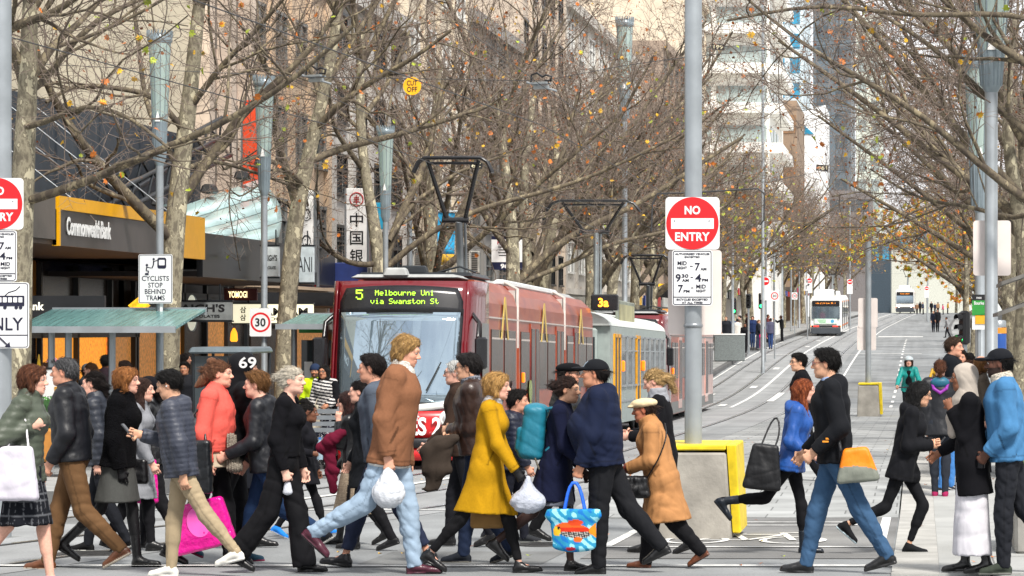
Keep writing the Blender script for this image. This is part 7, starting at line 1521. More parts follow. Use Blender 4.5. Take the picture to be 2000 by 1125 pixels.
def w07():
    r, p = mk('young man in grey quilted jacket and beige chinos looking at his phone', 352, 724, 1126, 'L', seed=7, legs=((-30, 8, -14), (9, 6, 2)), arms=(('a', -16, 8, 10), ('ik', (.34, -.06, 1.16))), head=(0, 16), lean=6)
    p.body(r, ASIA, brow='#15100e', curl=(.5, .8)); p.hair(r, '#0e0b0a', 'short'); p.top(r, c('#343844'), 'nylon', hem=-.05, ridges=.042, hood=True, fl=.022); p.bottoms(r, c('#9a8a70'), 'cotton', fl=.006, wide=.92, wr=(.009, .04)); p.shoes(r, '#cfcdc6', 'cotton', sole='#dedcd6')
    phone(r, p, 1, 'grey phone in the hand of the quilted jacket man'); MB().lathe([(.004, 0), (.009, .006), (.006, .012)], n=8).build('earbud', mat('bud white', (.8, .8, .8)), r, tuple(p.hp(.004, .084, -.006)), (R(90), 0, 0))
def w08():
    r, p = mk('large woman in coral turtleneck with brown bun, black trousers and fringed scarf', 414, 704, 1104, 'R', fem=True, seed=8, girth=1.38, belly=.03, legs=((12, 6, 4), (-14, 20, -20)), arms=(('a', 4, 12, 18), ('a', -8, 12, 18)))
    p.body(r, '#d29c86', curl=(.5, 1.0)); p.hair(r, '#5c3a28', 'bun', col2='#7a5238'); g = SDF(); g.chain([p.hp(-.09, 0, .02), p.hp(-.16, .02, -.06), p.hp(-.22, 0, -.11)], [.06, .045, .015], .03); g.noise(hairnoise(.002, 3)); emit_mesh('loose_hair', g.mesh(.008), c('#6b4630'), 'hair', r); g = SDF(); g.ell(p.hp(-.075, 0, .115), V3(.045, .045, .04), None, .02); g.noise(hairnoise(.002, 4)); emit_mesh('hair_knot', g.mesh(.008), c('#6b4630'), 'hair', r)
    p.top(r, c('#d65a50'), 'wool', name='jumper', hem=.02, collar=(.066, .055, .012), fl=.014); p.skirt(r, c('#a89a86'), 'wool', name='tunic', hem=p.hip0[2] - .10, r=.20, hi=.03); p.bottoms(r, c('#0f0f13'), wide=1.05); p.shoes(r, '#121214')
    o = item('shoulder_bag', r, (-.06, -.36, 1.10), 'large black leather shoulder bag beside the coral jumper', 'bag'); bag_mesh(o, .30, .46, .12, c('#101317'), 'leather', 1.0); strap(o, [(-.1, 0, -.05), (-.04, .16, .26), (.02, .18, .30), (.10, 0, -.05)], .010, '#0c0c0e')
    o = item('carrier_bag', r, (-.10, -.20, .56), 'large glossy magenta carrier bag swinging behind the chinos legs', 'bag', group='magenta carrier bags'); bag_mesh(o, .52, .42, .10, c('#d01488'), 'plastic', 1.0, tilt=-14, wr=(.007, .14)); strap(o, [(-.1, 0, -.02), (0, .02, .17), (.1, 0, -.02)], .006, '#b01070', 'plastic')
    q = MB().prism([(.10*math.cos(a), .13*math.sin(a)) for a in np.linspace(0, -6.28, 24)[:-1]], -.003, .003).build('emblem', mat('pale magenta', c('#e85cb4'), rough=.3), o, (.05, -.062, -.17)); q.rotation_euler = (0, R(-14), 0)
    o = item('fringed_scarf', r, (.20, -.14, 1.0), 'pale fringed scarf end hanging from the coral jumper woman', 'scarf'); g = SDF(); g.chain([V3(0, 0, .12), V3(.01, 0, -.02), V3(.03, 0, -.14)], [.03, .035, .055], .02, ax=V3(1, 0, 0), f=1.4); g.noise(lambda v: .006*np.sin(v[:,0]*260)); emit_mesh('cloth', g.mesh(.008), c('#8d8478'), 'fur', o)
def w09():
    r, p = mk('person in black hoodie with a black hat lettered 69, walking behind the coral jumper woman', 462, 692, 1098, 'R', seed=9, legs=((6, 6, 2), (-20, 22, -25)), yaw=25)
    p.body(r, MID); p.hat(r, c('#0d0d11'), 'hoodup'); p.hat(r, c('#0b0b0f'), 'beanie', 'cotton'); p.top(r, c('#0d0d11'), 'cotton', hem=-.04, fl=.022); p.bottoms(r, c('#141418'), 'cotton'); p.shoes(r, '#1f3a4a', 'cotton', sole='#8a2a4a')
    lettering('69', .15, .10, mat('hat print', c('#c9c9c9')), r, tuple(p.hp(.0, -.118, .055)), R(-8), bold=.02)
def w10():
    r, p = mk('blonde woman in dark coat glimpsed behind the boy in blue jeans', 478, 736, 1070, 'R', fem=True, seed=10, legs=SMALL)
    p.body(r, FAIR); p.hair(r, '#a87c48', 'bob'); p.top(r, c('#16181e'), 'wool', name='coat', hem=-.18, flare=(.16, 0)); p.bottoms(r, c('#101014')); p.shoes(r, '#101012')
def w11():
    r, p = mk('boy with light brown hair in black jacket and blue jeans facing left', 516, 725, 1104, 'L', seed=11, girth=.9, legs=((-24, 34, -30), (15, 5, 2)), arms=(('a', 4, 8, 60), ('a', 0, 8, 40)))
    p.body(r, FAIR, brow='#6b4a30', curl=(.9, .6)); p.hair(r, '#6b4828', 'short', col2='#8a6238'); p.top(r, c('#15171d'), 'nylon', hem=-.05, hood=True, fl=.02); p.bottoms(r, c('#1b3050'), 'cotton', fl=.012); p.shoes(r, '#15181e', 'cotton', sole='#cfcfca')
def w12():
    r, p = mk('woman with silver blonde tied hair in black top and wide black trousers', 556, 716, 1118, 'R', fem=True, seed=12, legs=((12, 4, 4), (-17, 20, -25)), arms=(('a', 2, 8, 16), ('a', -10, 8, 26)), head=(-12, 0))
    p.body(r, '#d6a996', brow='#7a5c44', curl=(.5, 1.1)); p.hair(r, '#b9b0a0', 'bun', col2='#d8d0c0'); p.top(r, c('#0d0d11'), 'wool', name='top', hem=.03, neckcut=.085, fl=.010, wide=1.15); p.bottoms(r, c('#0c0c10'), 'cotton', wide=1.35, flare=1.7, fl=.014, hi=.09, wr=(.014, .08)); p.shoes(r, '#0c0c0e', slim=.9)
    o = item('keys', r, p.grips[1] + V3(0, 0, -.03), 'small white pouch in the hand of the silver haired woman', 'pouch'); g = SDF(); g.cone((0, 0, 0), (0, 0, -.07), .018, .028, .01, ax=V3(1, 0, 0), f=1.5); emit_mesh('pouch', g.mesh(.007), c('#b9bcc4'), 'plastic', o)
def w13():
    r, p = mk('dark skinned youngster in black coat and bright blue canvas shoes behind the silver haired woman', 592, 786, 1052, 'R', seed=13, fem=True, girth=.85, legs=((20, 4, 10), (-12, 22, -25)), arms=(('a', 4, 8, 20), ('ik', (.14, -.18, .86))))
    p.body(r, '#6b4533', curl=(.5, .9)); p.hair(r, '#15100e', 'knot'); p.top(r, c('#15151a'), 'wool', name='coat', hem=-.12, flare=(.15, 0), collar=(.06, .03)); p.bottoms(r, c('#0e0e12'), wide=.8); p.shoes(r, '#1f78d0', 'cotton', sole='#dcdcd8')
    o = item('bottle', r, p.grips[1], 'clear water bottle held by the youngster in blue shoes', 'bottle'); MB().lathe([(.03, -.05), (.034, 0), (.034, .1), (.014, .135), (.014, .15)], n=12).build('bottle_body', mat('clear bottle', c('#a9c4d4'), rough=.1, alpha=.6), o); MB().lathe([(.015, 0), (.015, .02)], n=10).build('lid', mat('bottle lid', c('#2f6ab0')), o, (0, 0, .15))
def w14():
    r, p = mk('woman with long black hair in leather jacket and long checked skirt', 690, 764, 1064, 'L', fem=True, seed=14, legs=((-16, 20, -25), (14, 4, 4)), arms=(('ik', (.13, .06, 1.20)), ('a', 4, 8, 30)), head=(0, 4))
    p.body(r, FAIR, curl=(.8, .5), stock='#101014'); p.hair(r, '#241210', 'long', col2='#3a1c18')
    st_ = plaid('#a3937f', '#8a7a68', .02, .4)
    def sk(v):
        o = st_(v); a = np.arctan2(v[:,1], v[:,0] + .02); o[(np.abs(a - 1.45) < .10) | (np.abs(a - 1.85) < .10)] = c('#101014'); return o
    p.skirt(r, sk, hem=.30, r=.20); p.top(r, c('#0c0d10'), 'leather', hem=-.01, collar=(.07, .04, .015), wr=(.012, .045)); p.shoes(r, '#0b0b0d', boot=.12, heel=.05)
    o = item('maroon_cardigan', r, (.20, .10, 1.02), 'maroon cardigan draped over the forearm of the long skirt woman', 'cardigan'); g = SDF(); g.chain([V3(-.16, .02, .10), V3(-.02, .06, .0), V3(.08, .04, -.08)], [.045, .058, .055], .05); g.chain([V3(.02, .02, -.06), V3(-.02, .02, -.3), V3(-.03, .02, -.5)], [.045, .035, .025], .04, ax=V3(1, 0, 0), f=1.7); g.noise(wrinkle(.012, .05, 4)); emit_mesh('cloth', g.mesh(.011), c('#5a1228'), 'wool', o)
def w15():
    r, p = mk('dark haired man with grey hood and navy cropped trousers hidden behind the brown jacket man', 742, 692, 1110, 'L', seed=15, legs=((-24, 6, -18), (22, 5, 8)), arms=(('a', -10, 8, 20), ('a', -4, 8, 16)))
    p.body(r, MID, brow='#1c1412'); p.hair(r, '#1c1412', 'short'); p.top(r, c('#4a525e'), 'cotton', hood=True, hem=-.03); p.bottoms(r, c('#20273c'), 'cotton', ankle=.88, fl=.012); p.shoes(r, '#141418', slim=.85)
def w15b():
    r, p = mk('woman with dark ponytail in a black coat glimpsed left of the brown jacket man', 716, 742, 1075, 'L', fem=True, seed=45, legs=SMALL2); p.body(r, FAIR); p.hair(r, '#1a1210', 'tail'); p.top(r, c('#14161a'), 'wool', name='coat', hem=-.16, flare=(.16, 0), collar=(.066, .04)); p.bottoms(r, c('#101014')); p.shoes(r, '#0e0e10', boot=.2)
def w16():
    r, p = mk('tall blond man in brown suede jacket with white fleece collar and pale jeans', 766, 657, 1122, 'R', seed=16, legs=((12, 4, 4), (-24, 36, -42)), arms=(('a', -6, 8, 16), ('a', -14, 6, 20)), head=(-4, 13), lean=7, girth=1.04)
    p.body(r, '#cb977f', brow='#8a6a48', curl=(.5, 1.1)); p.hair(r, '#8d6c42', 'mid', col2='#b8945c'); p.top(r, c('#7d553d'), 'wool', hem=-.075, fl=.028, wr=(.011, .07)); p.top(r, c('#c9c9c6'), 'cotton', name='shirt', hem=-.085, fl=.008, frac=.2)
    g = SDF(); a = p.sp(.292, -.004); d = unit(p.hp(-.018, 0, -.05) - p.neck0); g.cone(a, a + d*.115, .100, .088, .02, flat=True); g.cone(p.sp(.30, .06), p.sp(.235, .125), .05, .030, .03, ax=p.lat, f=1.6); g.noise(wrinkle(.006, .03, 2)); emit_mesh('fleece_collar', g.mesh(.009), c('#d4d0c8'), 'fur', r)
    p.bottoms(r, c('#8a9db0'), 'cotton', fl=.016, wr=(.012, .05)); p.shoes(r, '#431526', 'leather', boot=.12, sole='#1c1014')
    o = item('plastic_bag', r, p.grips[1] + V3(0, -.02, .02), 'white plastic shopping bag hanging from the hand of the brown jacket man', 'bag'); g = SDF(); g.cone((0, 0, .0), (0, 0, -.10), .03, .07, .05); g.ell((0.0, 0, -.22), V3(.135, .11, .13), None, .06); g.noise(wrinkle(.010, .045, 8, (1, 1, .3))); emit_mesh('bag_body', g.mesh(.009), c('#c4c8cf'), 'plastic', o)
def w17():
    r, p = mk('white haired old man in dark brown jacket behind the leather jacket man', 904, 704, 1068, 'L', seed=17, legs=SMALL2, arms=(('a', 10, 8, 40), ('a', 0, 8, 30)))
    p.body(r, FAIR); p.hair(r, '#b9b9b6', 'crop', col2='#d8d8d4'); p.top(r, c('#33261f'), 'wool', hem=-.05, collar=(.07, .04)); p.bottoms(r, c('#15161c')); p.shoes(r, '#121214', boot=.2); p.glasses(r)
def w18():
    r, p = mk('man with black hair and glasses in a dark brown leather jacket, arms folded', 930, 691, 1100, 'L', seed=18, girth=1.1, legs=((-10, 20, -18), (10, 5, 0)), arms=(('ik', (.23, -.03, 1.16)), ('ik', (.22, .04, 1.10))), head=(0, 2))
    p.body(r, ASIA, brow='#15100e', curl=(.6, .6)); p.hair(r, '#131010', 'short', col2='#2a2626'); p.top(r, c('#2e1d16'), 'leather', hem=-.02, collar=(.072, .05, .015), fl=.024, wr=(.008, .06)); p.bottoms(r, c('#1a253c'), 'cotton'); p.shoes(r, '#1b1f26', 'cotton', sole='#7a766e'); p.glasses(r)
    g = SDF(); p.collar(g, .078, .05, .012, .012); emit_mesh('scarf', g.mesh(.009), plaid('#23252c', '#7a7c84', .03, .3), 'wool', r)
    o = item('folded_coat', r, (.26, .16, 1.02), 'dark grey brown coat hanging over the folded arms of the leather jacket man', 'coat'); g = SDF(); g.chain([V3(-.10, 0, .08), V3(.04, 0, .04), V3(.15, 0, -.04)], [.045, .055, .05], .04); g.chain([V3(.03, .0, 0), V3(.06, 0, -.2), V3(.11, 0, -.36)], [.05, .045, .03], .05, ax=V3(1, 0, 0), f=2.4); g.chain([V3(.12, .02, -.02), V3(.17, .02, -.22)], [.045, .025], .03); g.noise(wrinkle(.014, .06, 3)); emit_mesh('cloth', g.mesh(.011), c('#3a322c'), 'wool', o)
def w19():
    r, p = mk('woman with blonde bob in a mustard yellow coat, black gloves and black trousers', 950, 727, 1120, 'R', fem=True, seed=19, legs=((22, 8, 6), (-25, 16, -28)), arms=(('a', 8, 8, 25), ('a', 16, 8, 18)), head=(-6, 2), lean=6)
    b = p.body(r, FAIR, curl=(.6, 1.0), brow='#8a6a48'); glove_fix(b, p, '#0e0e10'); p.hair(r, '#a67e46', 'bob', col2='#c49a60'); p.top(r, c('#a87e10'), 'wool', name='coat', hem=-.215, flare=(.160, -.02), fl=.012, collar=(.066, .03, .012), wr=(.008, .12)); p.bottoms(r, c('#0d0d10'), 'cotton', wide=.85, ankle=.93, fl=.004); p.shoes(r, '#0b0b0d', slim=.85)
    g = SDF(); p.collar(g, .070, .035, .012, .012); g.noise(wrinkle(.006, .03, 2)); emit_mesh('scarf', g.mesh(.009), plaid('#6a6a70', '#a8a8a8', .03, .4), 'wool', r)
    for k, (dx, lab) in enumerate(((.05, 'crumpled pale plastic bag held by the mustard coat woman'),)):
        o = item('plastic_bag', r, p.grips[1] + V3(dx, .03, -.02), lab, 'bag'); g = SDF(); g.cone((0, 0, .02), (0, 0, -.10), .025, .06, .05); g.ell((.0, 0, -.17), V3(.15, .09, .10), None, .06); g.noise(wrinkle(.010, .045, 9, (1, 1, .3))); emit_mesh('bag_body', g.mesh(.009), c('#a9aeba'), 'plastic', o)
    o = item('paper_bag', r, (-.02, .22, .62), 'brown paper bag between the legs of the mustard coat woman', 'bag'); bag_mesh(o, .28, .26, .12, c('#8a6a40'), 'cotton', 1.0, wr=(.004, .12)); strap(o, [(-.06, 0, -.02), (0, 0, .12), (.06, 0, -.02)], .005, '#7a5c38', 'cotton')
def w20():
    r, p = mk('dark haired person in navy puffer behind the mustard coat woman', 1000, 762, 1062, 'R', seed=20, legs=SMALL); p.body(r, MID); p.hair(r, '#15100e', 'short'); p.top(r, c('#141a2c'), 'nylon', hem=-.05, ridges=.05, fl=.026, hood=True); p.bottoms(r, c('#141620')); p.shoes(r, '#26282c', 'cotton', sole='#a8a8a4')
def w21():
    r, p = mk('man in black flat cap, glasses and black puffer jacket behind the backpack', 1098, 707, 1056, 'R', seed=21, legs=((4, 4, 0), (-10, 16, -18)), head=(-8, 0)); p.body(r, MID, brow='#2a2220'); p.hair(r, '#2a2422', 'crop', under=True); p.hat(r, c('#0d0d10'), 'flat', 'wool'); p.top(r, c('#101216'), 'nylon', hem=-.04, ridges=.055, fl=.026, collar=(.074, .05)); p.bottoms(r, c('#0e0e12'), 'cotton', fl=.012); p.shoes(r, '#0c0c0e'); p.glasses(r)
def w22():
    r, p = mk('woman with dark bun in a navy coat carrying a teal backpack', 1086, 735, 1116, 'R', fem=True, seed=22, legs=((12, 8, 2), (-26, 26, -36)), arms=(('a', 6, 8, 25), ('a', 10, 10, 40)), head=(-10, 2), lean=7)
    p.body(r, ASIA, stock='#33211d', curl=(.5, .6)); p.hair(r, '#1a100e', 'bun', col2='#3a241c'); p.top(r, c('#10142a'), 'wool', name='coat', hem=-.165, flare=(.19, -.03), fl=.016, collar=(.064, .02, .01)); p.skirt(r, c('#5a5e68'), hem=p.hip0[2] - .32, r=.185); p.shoes(r, '#0c0c0e')
    at = p.sp(.16, -.22); o = item('backpack', r, at, 'teal backpack worn by the navy coat woman', 'backpack'); g = SDF(); u = p.up; fr = np.array([p.fwd, V3(0, 1, 0), u]); g.box((0, 0, 0), V3(.10, .15, .23), fr, .06, .02, .12); g.box(-p.fwd*.08 - u*.07, V3(.055, .115, .11), fr, .035, .012); g.ell(u*.19, V3(.105, .15, .06), fr, .03); g.noise(wrinkle(.006, .10, 5)); emit_mesh('pack_body', g.mesh(.010), c('#176a80'), 'nylon', o)
    for sg in (-1, 1): strap(o, [V3(.02, .09*sg, .14), V3(.16, .115*sg, .235), V3(.26, .11*sg, .16), V3(.27, .12*sg, -.02), V3(.12, .12*sg, -.15)], .015, '#0f5c70', 'nylon')
    strap(o, [V3(.0, -.12, -.14), V3(.06, -.14, -.3), V3(.10, -.14, -.36)], .008, '#5a5448', 'nylon', name='loose_strap')
def w23():
    r, p = mk('heavy man in navy hoodie and black badge cap facing left', 1178, 702, 1120, 'L', seed=23, girth=1.34, belly=.10, legs=((4, 4, 0), (-26, 14, -24)), arms=(('a', 8, 9, 12), ('a', -6, 9, 20)), head=(0, -2))
    p.body(r, '#bb8468', curl=(1.1, .6)); p.hair(r, '#1a1412', 'crop', under=True); p.hat(r, c('#0d0f14'), 'cap', badge=c('#8a9aa8')); p.top(r, c('#0f1830'), 'cotton', hem=-.035, hood=True, fl=.022, wr=(.012, .08), hoodbig=1.1); p.bottoms(r, c('#131418'), 'cotton', fl=.012, wr=(.010, .05)); p.shoes(r, '#0c0c0e')
    o = item('fish_tote', r, p.grips[0] + V3(.03, .03, -.02), 'bright blue tote bag printed with an orange red fish', 'bag')
    def fish(v):
        x, z = v[:,0], v[:,2] + .42; o_ = np.tile(np.array(c('#2a86ac')), (len(v), 1)); n_ = np.sin(x*45 + 2*np.sin(z*30)) * np.sin(z*40 + 1.5*np.sin(x*28)); o_[n_ > .35] = c('#8fd0e0'); o_[n_ < -.5] = c('#1a6ab0')
        e = (x/.155)**2 + ((z - .02*np.sin(x*8))/.062)**2; o_[e < 1] = c('#c03016'); o_[(e < 1) & (z > .028)] = c('#dd5a20'); lo = (e < 1) & (z < -.008); o_[lo] = c('#26262c'); o_[lo & (np.sin(x*190 + z*140)*np.sin(x*120 - z*210) > .15)] = c('#a8a49c')
        o_[(x < -.13) & (x > -.185) & (np.abs(z) < (-.11 - x)*.85)] = c('#d8821c'); o_[((x - .135)**2/.0011 + (z + .006)**2/.0016) < 1] = c('#dfae28'); o_[((x - .12)**2 + (z - .022)**2) < .00016] = c('#101014'); o_[((x + .02)**2/.004 + (z - .066)**2/.0006) < 1] = c('#c8421c'); o_[((x + .04)**2/.0012 + (z + .075)**2/.0005) < 1] = c('#d8601c'); o_[((x - .02)**2/.0016 + (z + .15)**2/.0003) < 1] = c('#a02030'); return o_
    g = SDF(); g.cone((0, 0, -.27), (0, 0, -.55), .055, .052, .03, ax=V3(1, 0, 0), f=3.5); g.cone((0, 0, -.25), (0, 0, -.3), .05, .055, .03, ax=V3(1, 0, 0), f=4.1); g.cut((0, 0, -.245), (0, 0, 1)); g.noise(wrinkle(.007, .10, 6)); emit_mesh('bag_body', g.mesh(.0085), fish, 'cotton', o)
    for sg in (-1, 1): strap(o, [(-.10, .03*sg, -.30), (-.075, .02*sg, -.16), (-.03, .008*sg, .0), (.02, .008*sg, .0), (.06, .02*sg, -.16), (.085, .03*sg, -.30)], .013, '#1f5fd0', 'nylon', name='handle')
def w24():
    r, p = mk('blonde woman with ponytail and black coat looking down, behind the old lady', 1292, 722, 1082, 'L', fem=True, seed=24, legs=SMALL2, arms=(('ik', (.28, .08, 1.08)), ('ik', (.27, -.04, 1.1))), head=(0, 20)); p.body(r, FAIR, curl=(.8, .8)); p.hair(r, '#a88858', 'tail', col2='#c9aa78'); p.top(r, c('#101014'), 'wool', name='coat', hem=-.18, flare=(.17, 0), fl=.02); p.bottoms(r, c('#101014')); p.shoes(r, '#101012')
    g = SDF(); p.collar(g, .078, .06, .014, .016); g.noise(wrinkle(.008, .03, 2)); emit_mesh('scarf', g.mesh(.009), c('#8a8c92'), 'wool', r); phone(r, p, 0, 'phone held by the blonde ponytail woman')
def w25():
    r, p = mk('old lady in cream flat cap and long camel coat, stooping to the left', 1292, 776, 1110, 'L', fem=True, seed=25, girth=1.32, lean=13, legs=((-16, 26, -30), (14, 6, 4)), arms=(('ik', (.27, .10, .86)), ('ik', (.30, -.04, .84))), head=(0, 6))
    b = p.body(r, '#a86a50', curl=(.8, .8)); glove_fix(b, p, '#5a241a'); p.hair(r, '#3a281e', 'crop', under=True); p.hat(r, c('#cbb894'), 'flat', 'wool'); p.top(r, c('#a4754a'), 'cotton', name='coat', hem=-.25, flare=(.205, -.05), fl=.022, collar=(.075, .06, .02), wr=(.013, .07)); p.bottoms(r, c('#0d0d11'), 'cotton', fl=.014, wide=1.1); p.shoes(r, '#5a2f18', sole='#3a2014')
    o = item('handbag', r, (.21, .19, .80), 'black leather handbag carried by the old lady in the camel coat', 'bag'); bag_mesh(o, .26, .19, .12, c('#0c0c0e'), 'leather', .9, wr=(.009, .05)); strap(o, [(-.1, 0, -.03), (-.22, .09, .16), (-.28, .06, .34), (-.25, -.06, .44)], .007, '#0c0c0e')
def w26():
    r, p = mk('young man in black suit and glasses stepping across the tracks, partly hidden', 1570, 690, 0, 'L', Y=39.5, seed=26, legs=SMALL2, head=(25, 0), arms=(('a', -4, 6, 12), ('a', -6, 6, 10))); p.body(r, ASIA); p.hair(r, '#0e0b0a', 'short'); p.top(r, c('#0d0d11'), 'wool', hem=-.06, collar=(.066, .03)); p.bottoms(r, c('#0d0d11')); p.shoes(r, '#0c0c0e'); p.glasses(r)
def w27():
    r, p = mk('woman with long red hair in a blue jacket striding right with one foot kicked back', 1546, 740, 1082, 'R', fem=True, seed=27, legs=((12, 8, 4), (-34, 52, -50)), arms=(('a', 10, 8, 30), ('a', -12, 10, 70)), lean=9); p.body(r, FAIR, curl=(.6, .8)); p.hair(r, '#6b2f16', 'long', col2='#96502a'); p.top(r, c('#1c4a90'), 'nylon', hem=-.06, hood=True, fl=.022, wr=(.011, .06)); p.bottoms(r, c('#0d0d11'), wide=.82, fl=.004); p.shoes(r, '#0e1620', boot=.14)
    o = item('tote_bag', r, (-.22, -.25, 1.02), 'slouchy black tote bag behind the blue jacket woman', 'bag'); bag_mesh(o, .30, .42, .12, c('#101114'), 'nylon', .75, tilt=6); strap(o, [(-.05, 0, -.03), (.04, .08, .2), (.10, .10, .28), (.13, .04, .1), (.08, 0, -.03)], .009, '#0c0c0e')
def w28():
    r, p = mk('tall young man with glasses in black hoodie and blue jeans facing left', 1630, 681, 1120, 'L', seed=28, legs=((-25, 5, -14), (17, 5, 6)), arms=(('a', -14, 10, 62), ('a', 4, 8, 40)), head=(0, 2)); p.body(r, ASIA, brow='#15100e', curl=(.9, .7)); p.hair(r, '#0e0b0a', 'short'); p.glasses(r, '#6b1f24'); p.top(r, c('#0d0f14'), 'cotton', hem=-.04, hood=True, fl=.022, wr=(.010, .07)); p.bottoms(r, c('#34506e'), 'cotton', fl=.013, wr=(.012, .05)); p.shoes(r, '#121214', sole='#2a2a2c')
    g = SDF(); p.collar(g, .060, .03, .01, .01); emit_mesh('shirt_collar', g.mesh(.008), c('#8fa4c8'), 'cotton', r)
    A, E, W = p.arm[0]; d = unit(W - E); o2 = MB(); nrm = V3(0, 1, 0)
    for i in range(5): q = E + d*(.02 + .036*i) + nrm*.062; o2.prism([(-.034, -.012), (.022, .010), (.034, .012), (-.022, -.010)][::1], -.004, .004) if False else o2.box(q[0], q[1], q[2], .05, .01, .014)
    o2.build('sleeve_print', mat('print orange', c('#e08a1c')), r)
    o = item('messenger_bag', r, (-.18, .27, 1.06), 'messenger bag with orange flap and grey base at the hip of the black hoodie man', 'bag'); bag_mesh(o, .29, .29, .11, lambda v: np.where((v[:,2] > -.15 - 1.1*v[:,0]**2)[:,None] & (v[:,1] > -.05)[:,None], np.array(c('#e07a08')), np.array(c('#767a70'))), 'nylon', .6, tilt=5, wr=(.006, .09)); strap(o, [(.12, 0, -.03), (.16, -.06, .16), (.18, -.14, .38), (.14, -.26, .44)], .016, '#141418', 'nylon')
def w29():
    r, p = mk('woman with long black hair in black hoodie and leggings checking her phone', 1764, 745, 1082, 'R', fem=True, seed=29, lean=12, legs=((26, 46, 0), (-22, 44, -40)), arms=(('ik', (.27, .04, 1.02)), ('ik', (.26, -.05, 1.0))), head=(-4, 12)); p.body(r, ASIA, curl=(.8, .8)); p.hair(r, '#0d0b0c', 'long'); p.top(r, c('#0c0d12'), 'cotton', hem=-.09, hood=True, fl=.024, wr=(.010, .08)); p.bottoms(r, c('#0d0e12'), wide=.82, fl=.003, ankle=.9); p.shoes(r, '#101114', 'cotton', sole='#c9dce4'); p.glasses(r); phone(r, p, 1, 'pale phone in the hands of the black hoodie woman')
DP = .33
def w30():
    r, p = mk('woman seen from behind in black jacket with teal hood and purple trim', 1836, 702, 0, 'A', Y=36.5, dz=.10, fem=True, seed=30, legs=STAND, group='people queuing on the right'); p.body(r, FAIR); p.hair(r, '#4a2a1a', 'tail', col2='#6b4028'); p.top(r, c('#12141a'), 'nylon', hem=-.09, fl=.03, wr=(.009, .08)); p.bottoms(r, c('#22262e'), wide=.85); p.shoes(r, '#8a1f4a', 'cotton', sole='#c9c9c4')
    g = SDF(); g.ell(p.sp(.285, -.09), V3(.075, .12, .075), None, .03); emit_mesh('hood', g.mesh(.010), c('#16566c'), 'nylon', r); g = SDF(); g.chain([p.sp(.30, -.06, .11), p.sp(.24, -.14, .08), p.sp(.21, -.155, 0), p.sp(.24, -.14, -.08), p.sp(.30, -.06, -.11)], [.02]*5, .01); emit_mesh('hood_trim', g.mesh(.008), c('#7a1f8a'), 'nylon', r)
def w31():
    r, p = mk('woman in pale grey headscarf, black coat and long white skirt', 1898, 710, 1116, 'L', Y=23.6, dz=.03, fem=True, seed=31, legs=((-4, 8, -4), (6, 4, 0)), arms=(('ik', (.17, .04, 1.34)), ('a', 6, 8, 50)), head=(0, 2)); p.body(r, BRWN, curl=(.8, .6)); p.hat(r, c('#a39a90'), 'hijab', 'cotton'); p.skirt(r, c('#c4c2c8'), 'cotton', hem=.14, r=.160, wr=(.010, .10), hi=.1); p.top(r, c('#0f0f13'), 'wool', name='coat', hem=-.165, flare=(.155, -.03), fl=.018, wr=(.010, .09)); p.shoes(r, '#0b0b0d', boot=.14, heel=.045)
def w32():
    r, p = mk('bearded man in black cap and blue denim jacket with fleece collar', 1968, 681, 1118, 'L', Y=23.5, dz=.03, seed=32, girth=1.08, legs=((4, 4, 0), (-16, 22, -25)), arms=(('ik', (.17, .16, .99)), ('a', 6, 8, 30)), head=(0, 2)); p.body(r, DARK, brow='#0e0a08', curl=(1.0, .6), beard='#150e0b', iris='#120b08'); p.hair(r, '#0d0a09', 'crop', under=True); p.hat(r, c('#0e1016'), 'cap'); p.top(r, c('#3f709a'), 'cotton', hem=-.04, fl=.022, wr=(.013, .06)); p.bottoms(r, c('#1a1c22'), 'cotton', fl=.012, wr=(.010, .05)); p.shoes(r, '#343a32', 'cotton', sole='#8a8a84')
    g = SDF(); a = p.sp(.292, -.004); d = unit(p.hp(-.018, 0, -.05) - p.neck0); g.cone(a, a + d*.105, .100, .090, .02, flat=True); g.noise(wrinkle(.006, .03, 2)); emit_mesh('fleece_collar', g.mesh(.009), c('#c9c0b0'), 'fur', r)
    o = item('drink_can', r, p.grips[0], 'dark drink can in the hand of the denim jacket man', 'can'); MB().lathe([(.028, -.06), (.033, -.052), (.033, .052), (.027, .06)], n=14).build('can_body', mat('can dark', c('#1c1c20'), rough=.3, metal=.5), o); MB().lathe([(.0335, 0), (.0335, .03)], n=14).build('band', mat('can red', c('#8a1c1c'), rough=.3), o, (0, 0, .01))
def w33():
    r, p = mk('tall dark haired man in black coat and blue jeans in the queue', 1852, 659, 0, 'R', Y=37.6, dz=.12, seed=33, legs=STAND, head=(-20, 0), group='people queuing on the right'); p.body(r, MID); p.hair(r, '#2c1d14', 'short', col2='#4a3424'); p.top(r, c('#12151a'), 'wool', hem=-.12, fl=.03, collar=(.07, .03)); p.bottoms(r, c('#3f74b0')); p.shoes(r, '#15171c')
def bgp(label, px, yh, Y, face, skin, hair, hs_, top, bot, group, dz=.2, fem=False, hat=None, legs=None, yaw=0, coat=False, seed=0, m='cotton', shoe='#151518', res=1.35, arms=None, glasses=False, beard=None, head=(0, 0)):
    r, p = mk(label, px, yh, 0, face, Y=Y, dz=dz, fem=fem, seed=seed + 60, legs=legs or STAND, yaw=yaw, group=group, arms=arms, head=head); p.body(r, skin, res=.014*res, hres=.0052*res, beard=beard)
    if hs_: p.hair(r, hair, hs_, under=bool(hat), res=.0075*res)
    if hat: p.hat(r, c(hat[1]), hat[0])
    p.top(r, c(top), m, hem=-.2 if coat else -.05, flare=(.17, 0) if coat else None, collar=(.068, .03), res=.0115*res, name='coat' if coat else 'jacket'); p.bottoms(r, c(bot), res=.0115*res); p.shoes(r, shoe)
    if glasses: p.glasses(r)
    return r, p
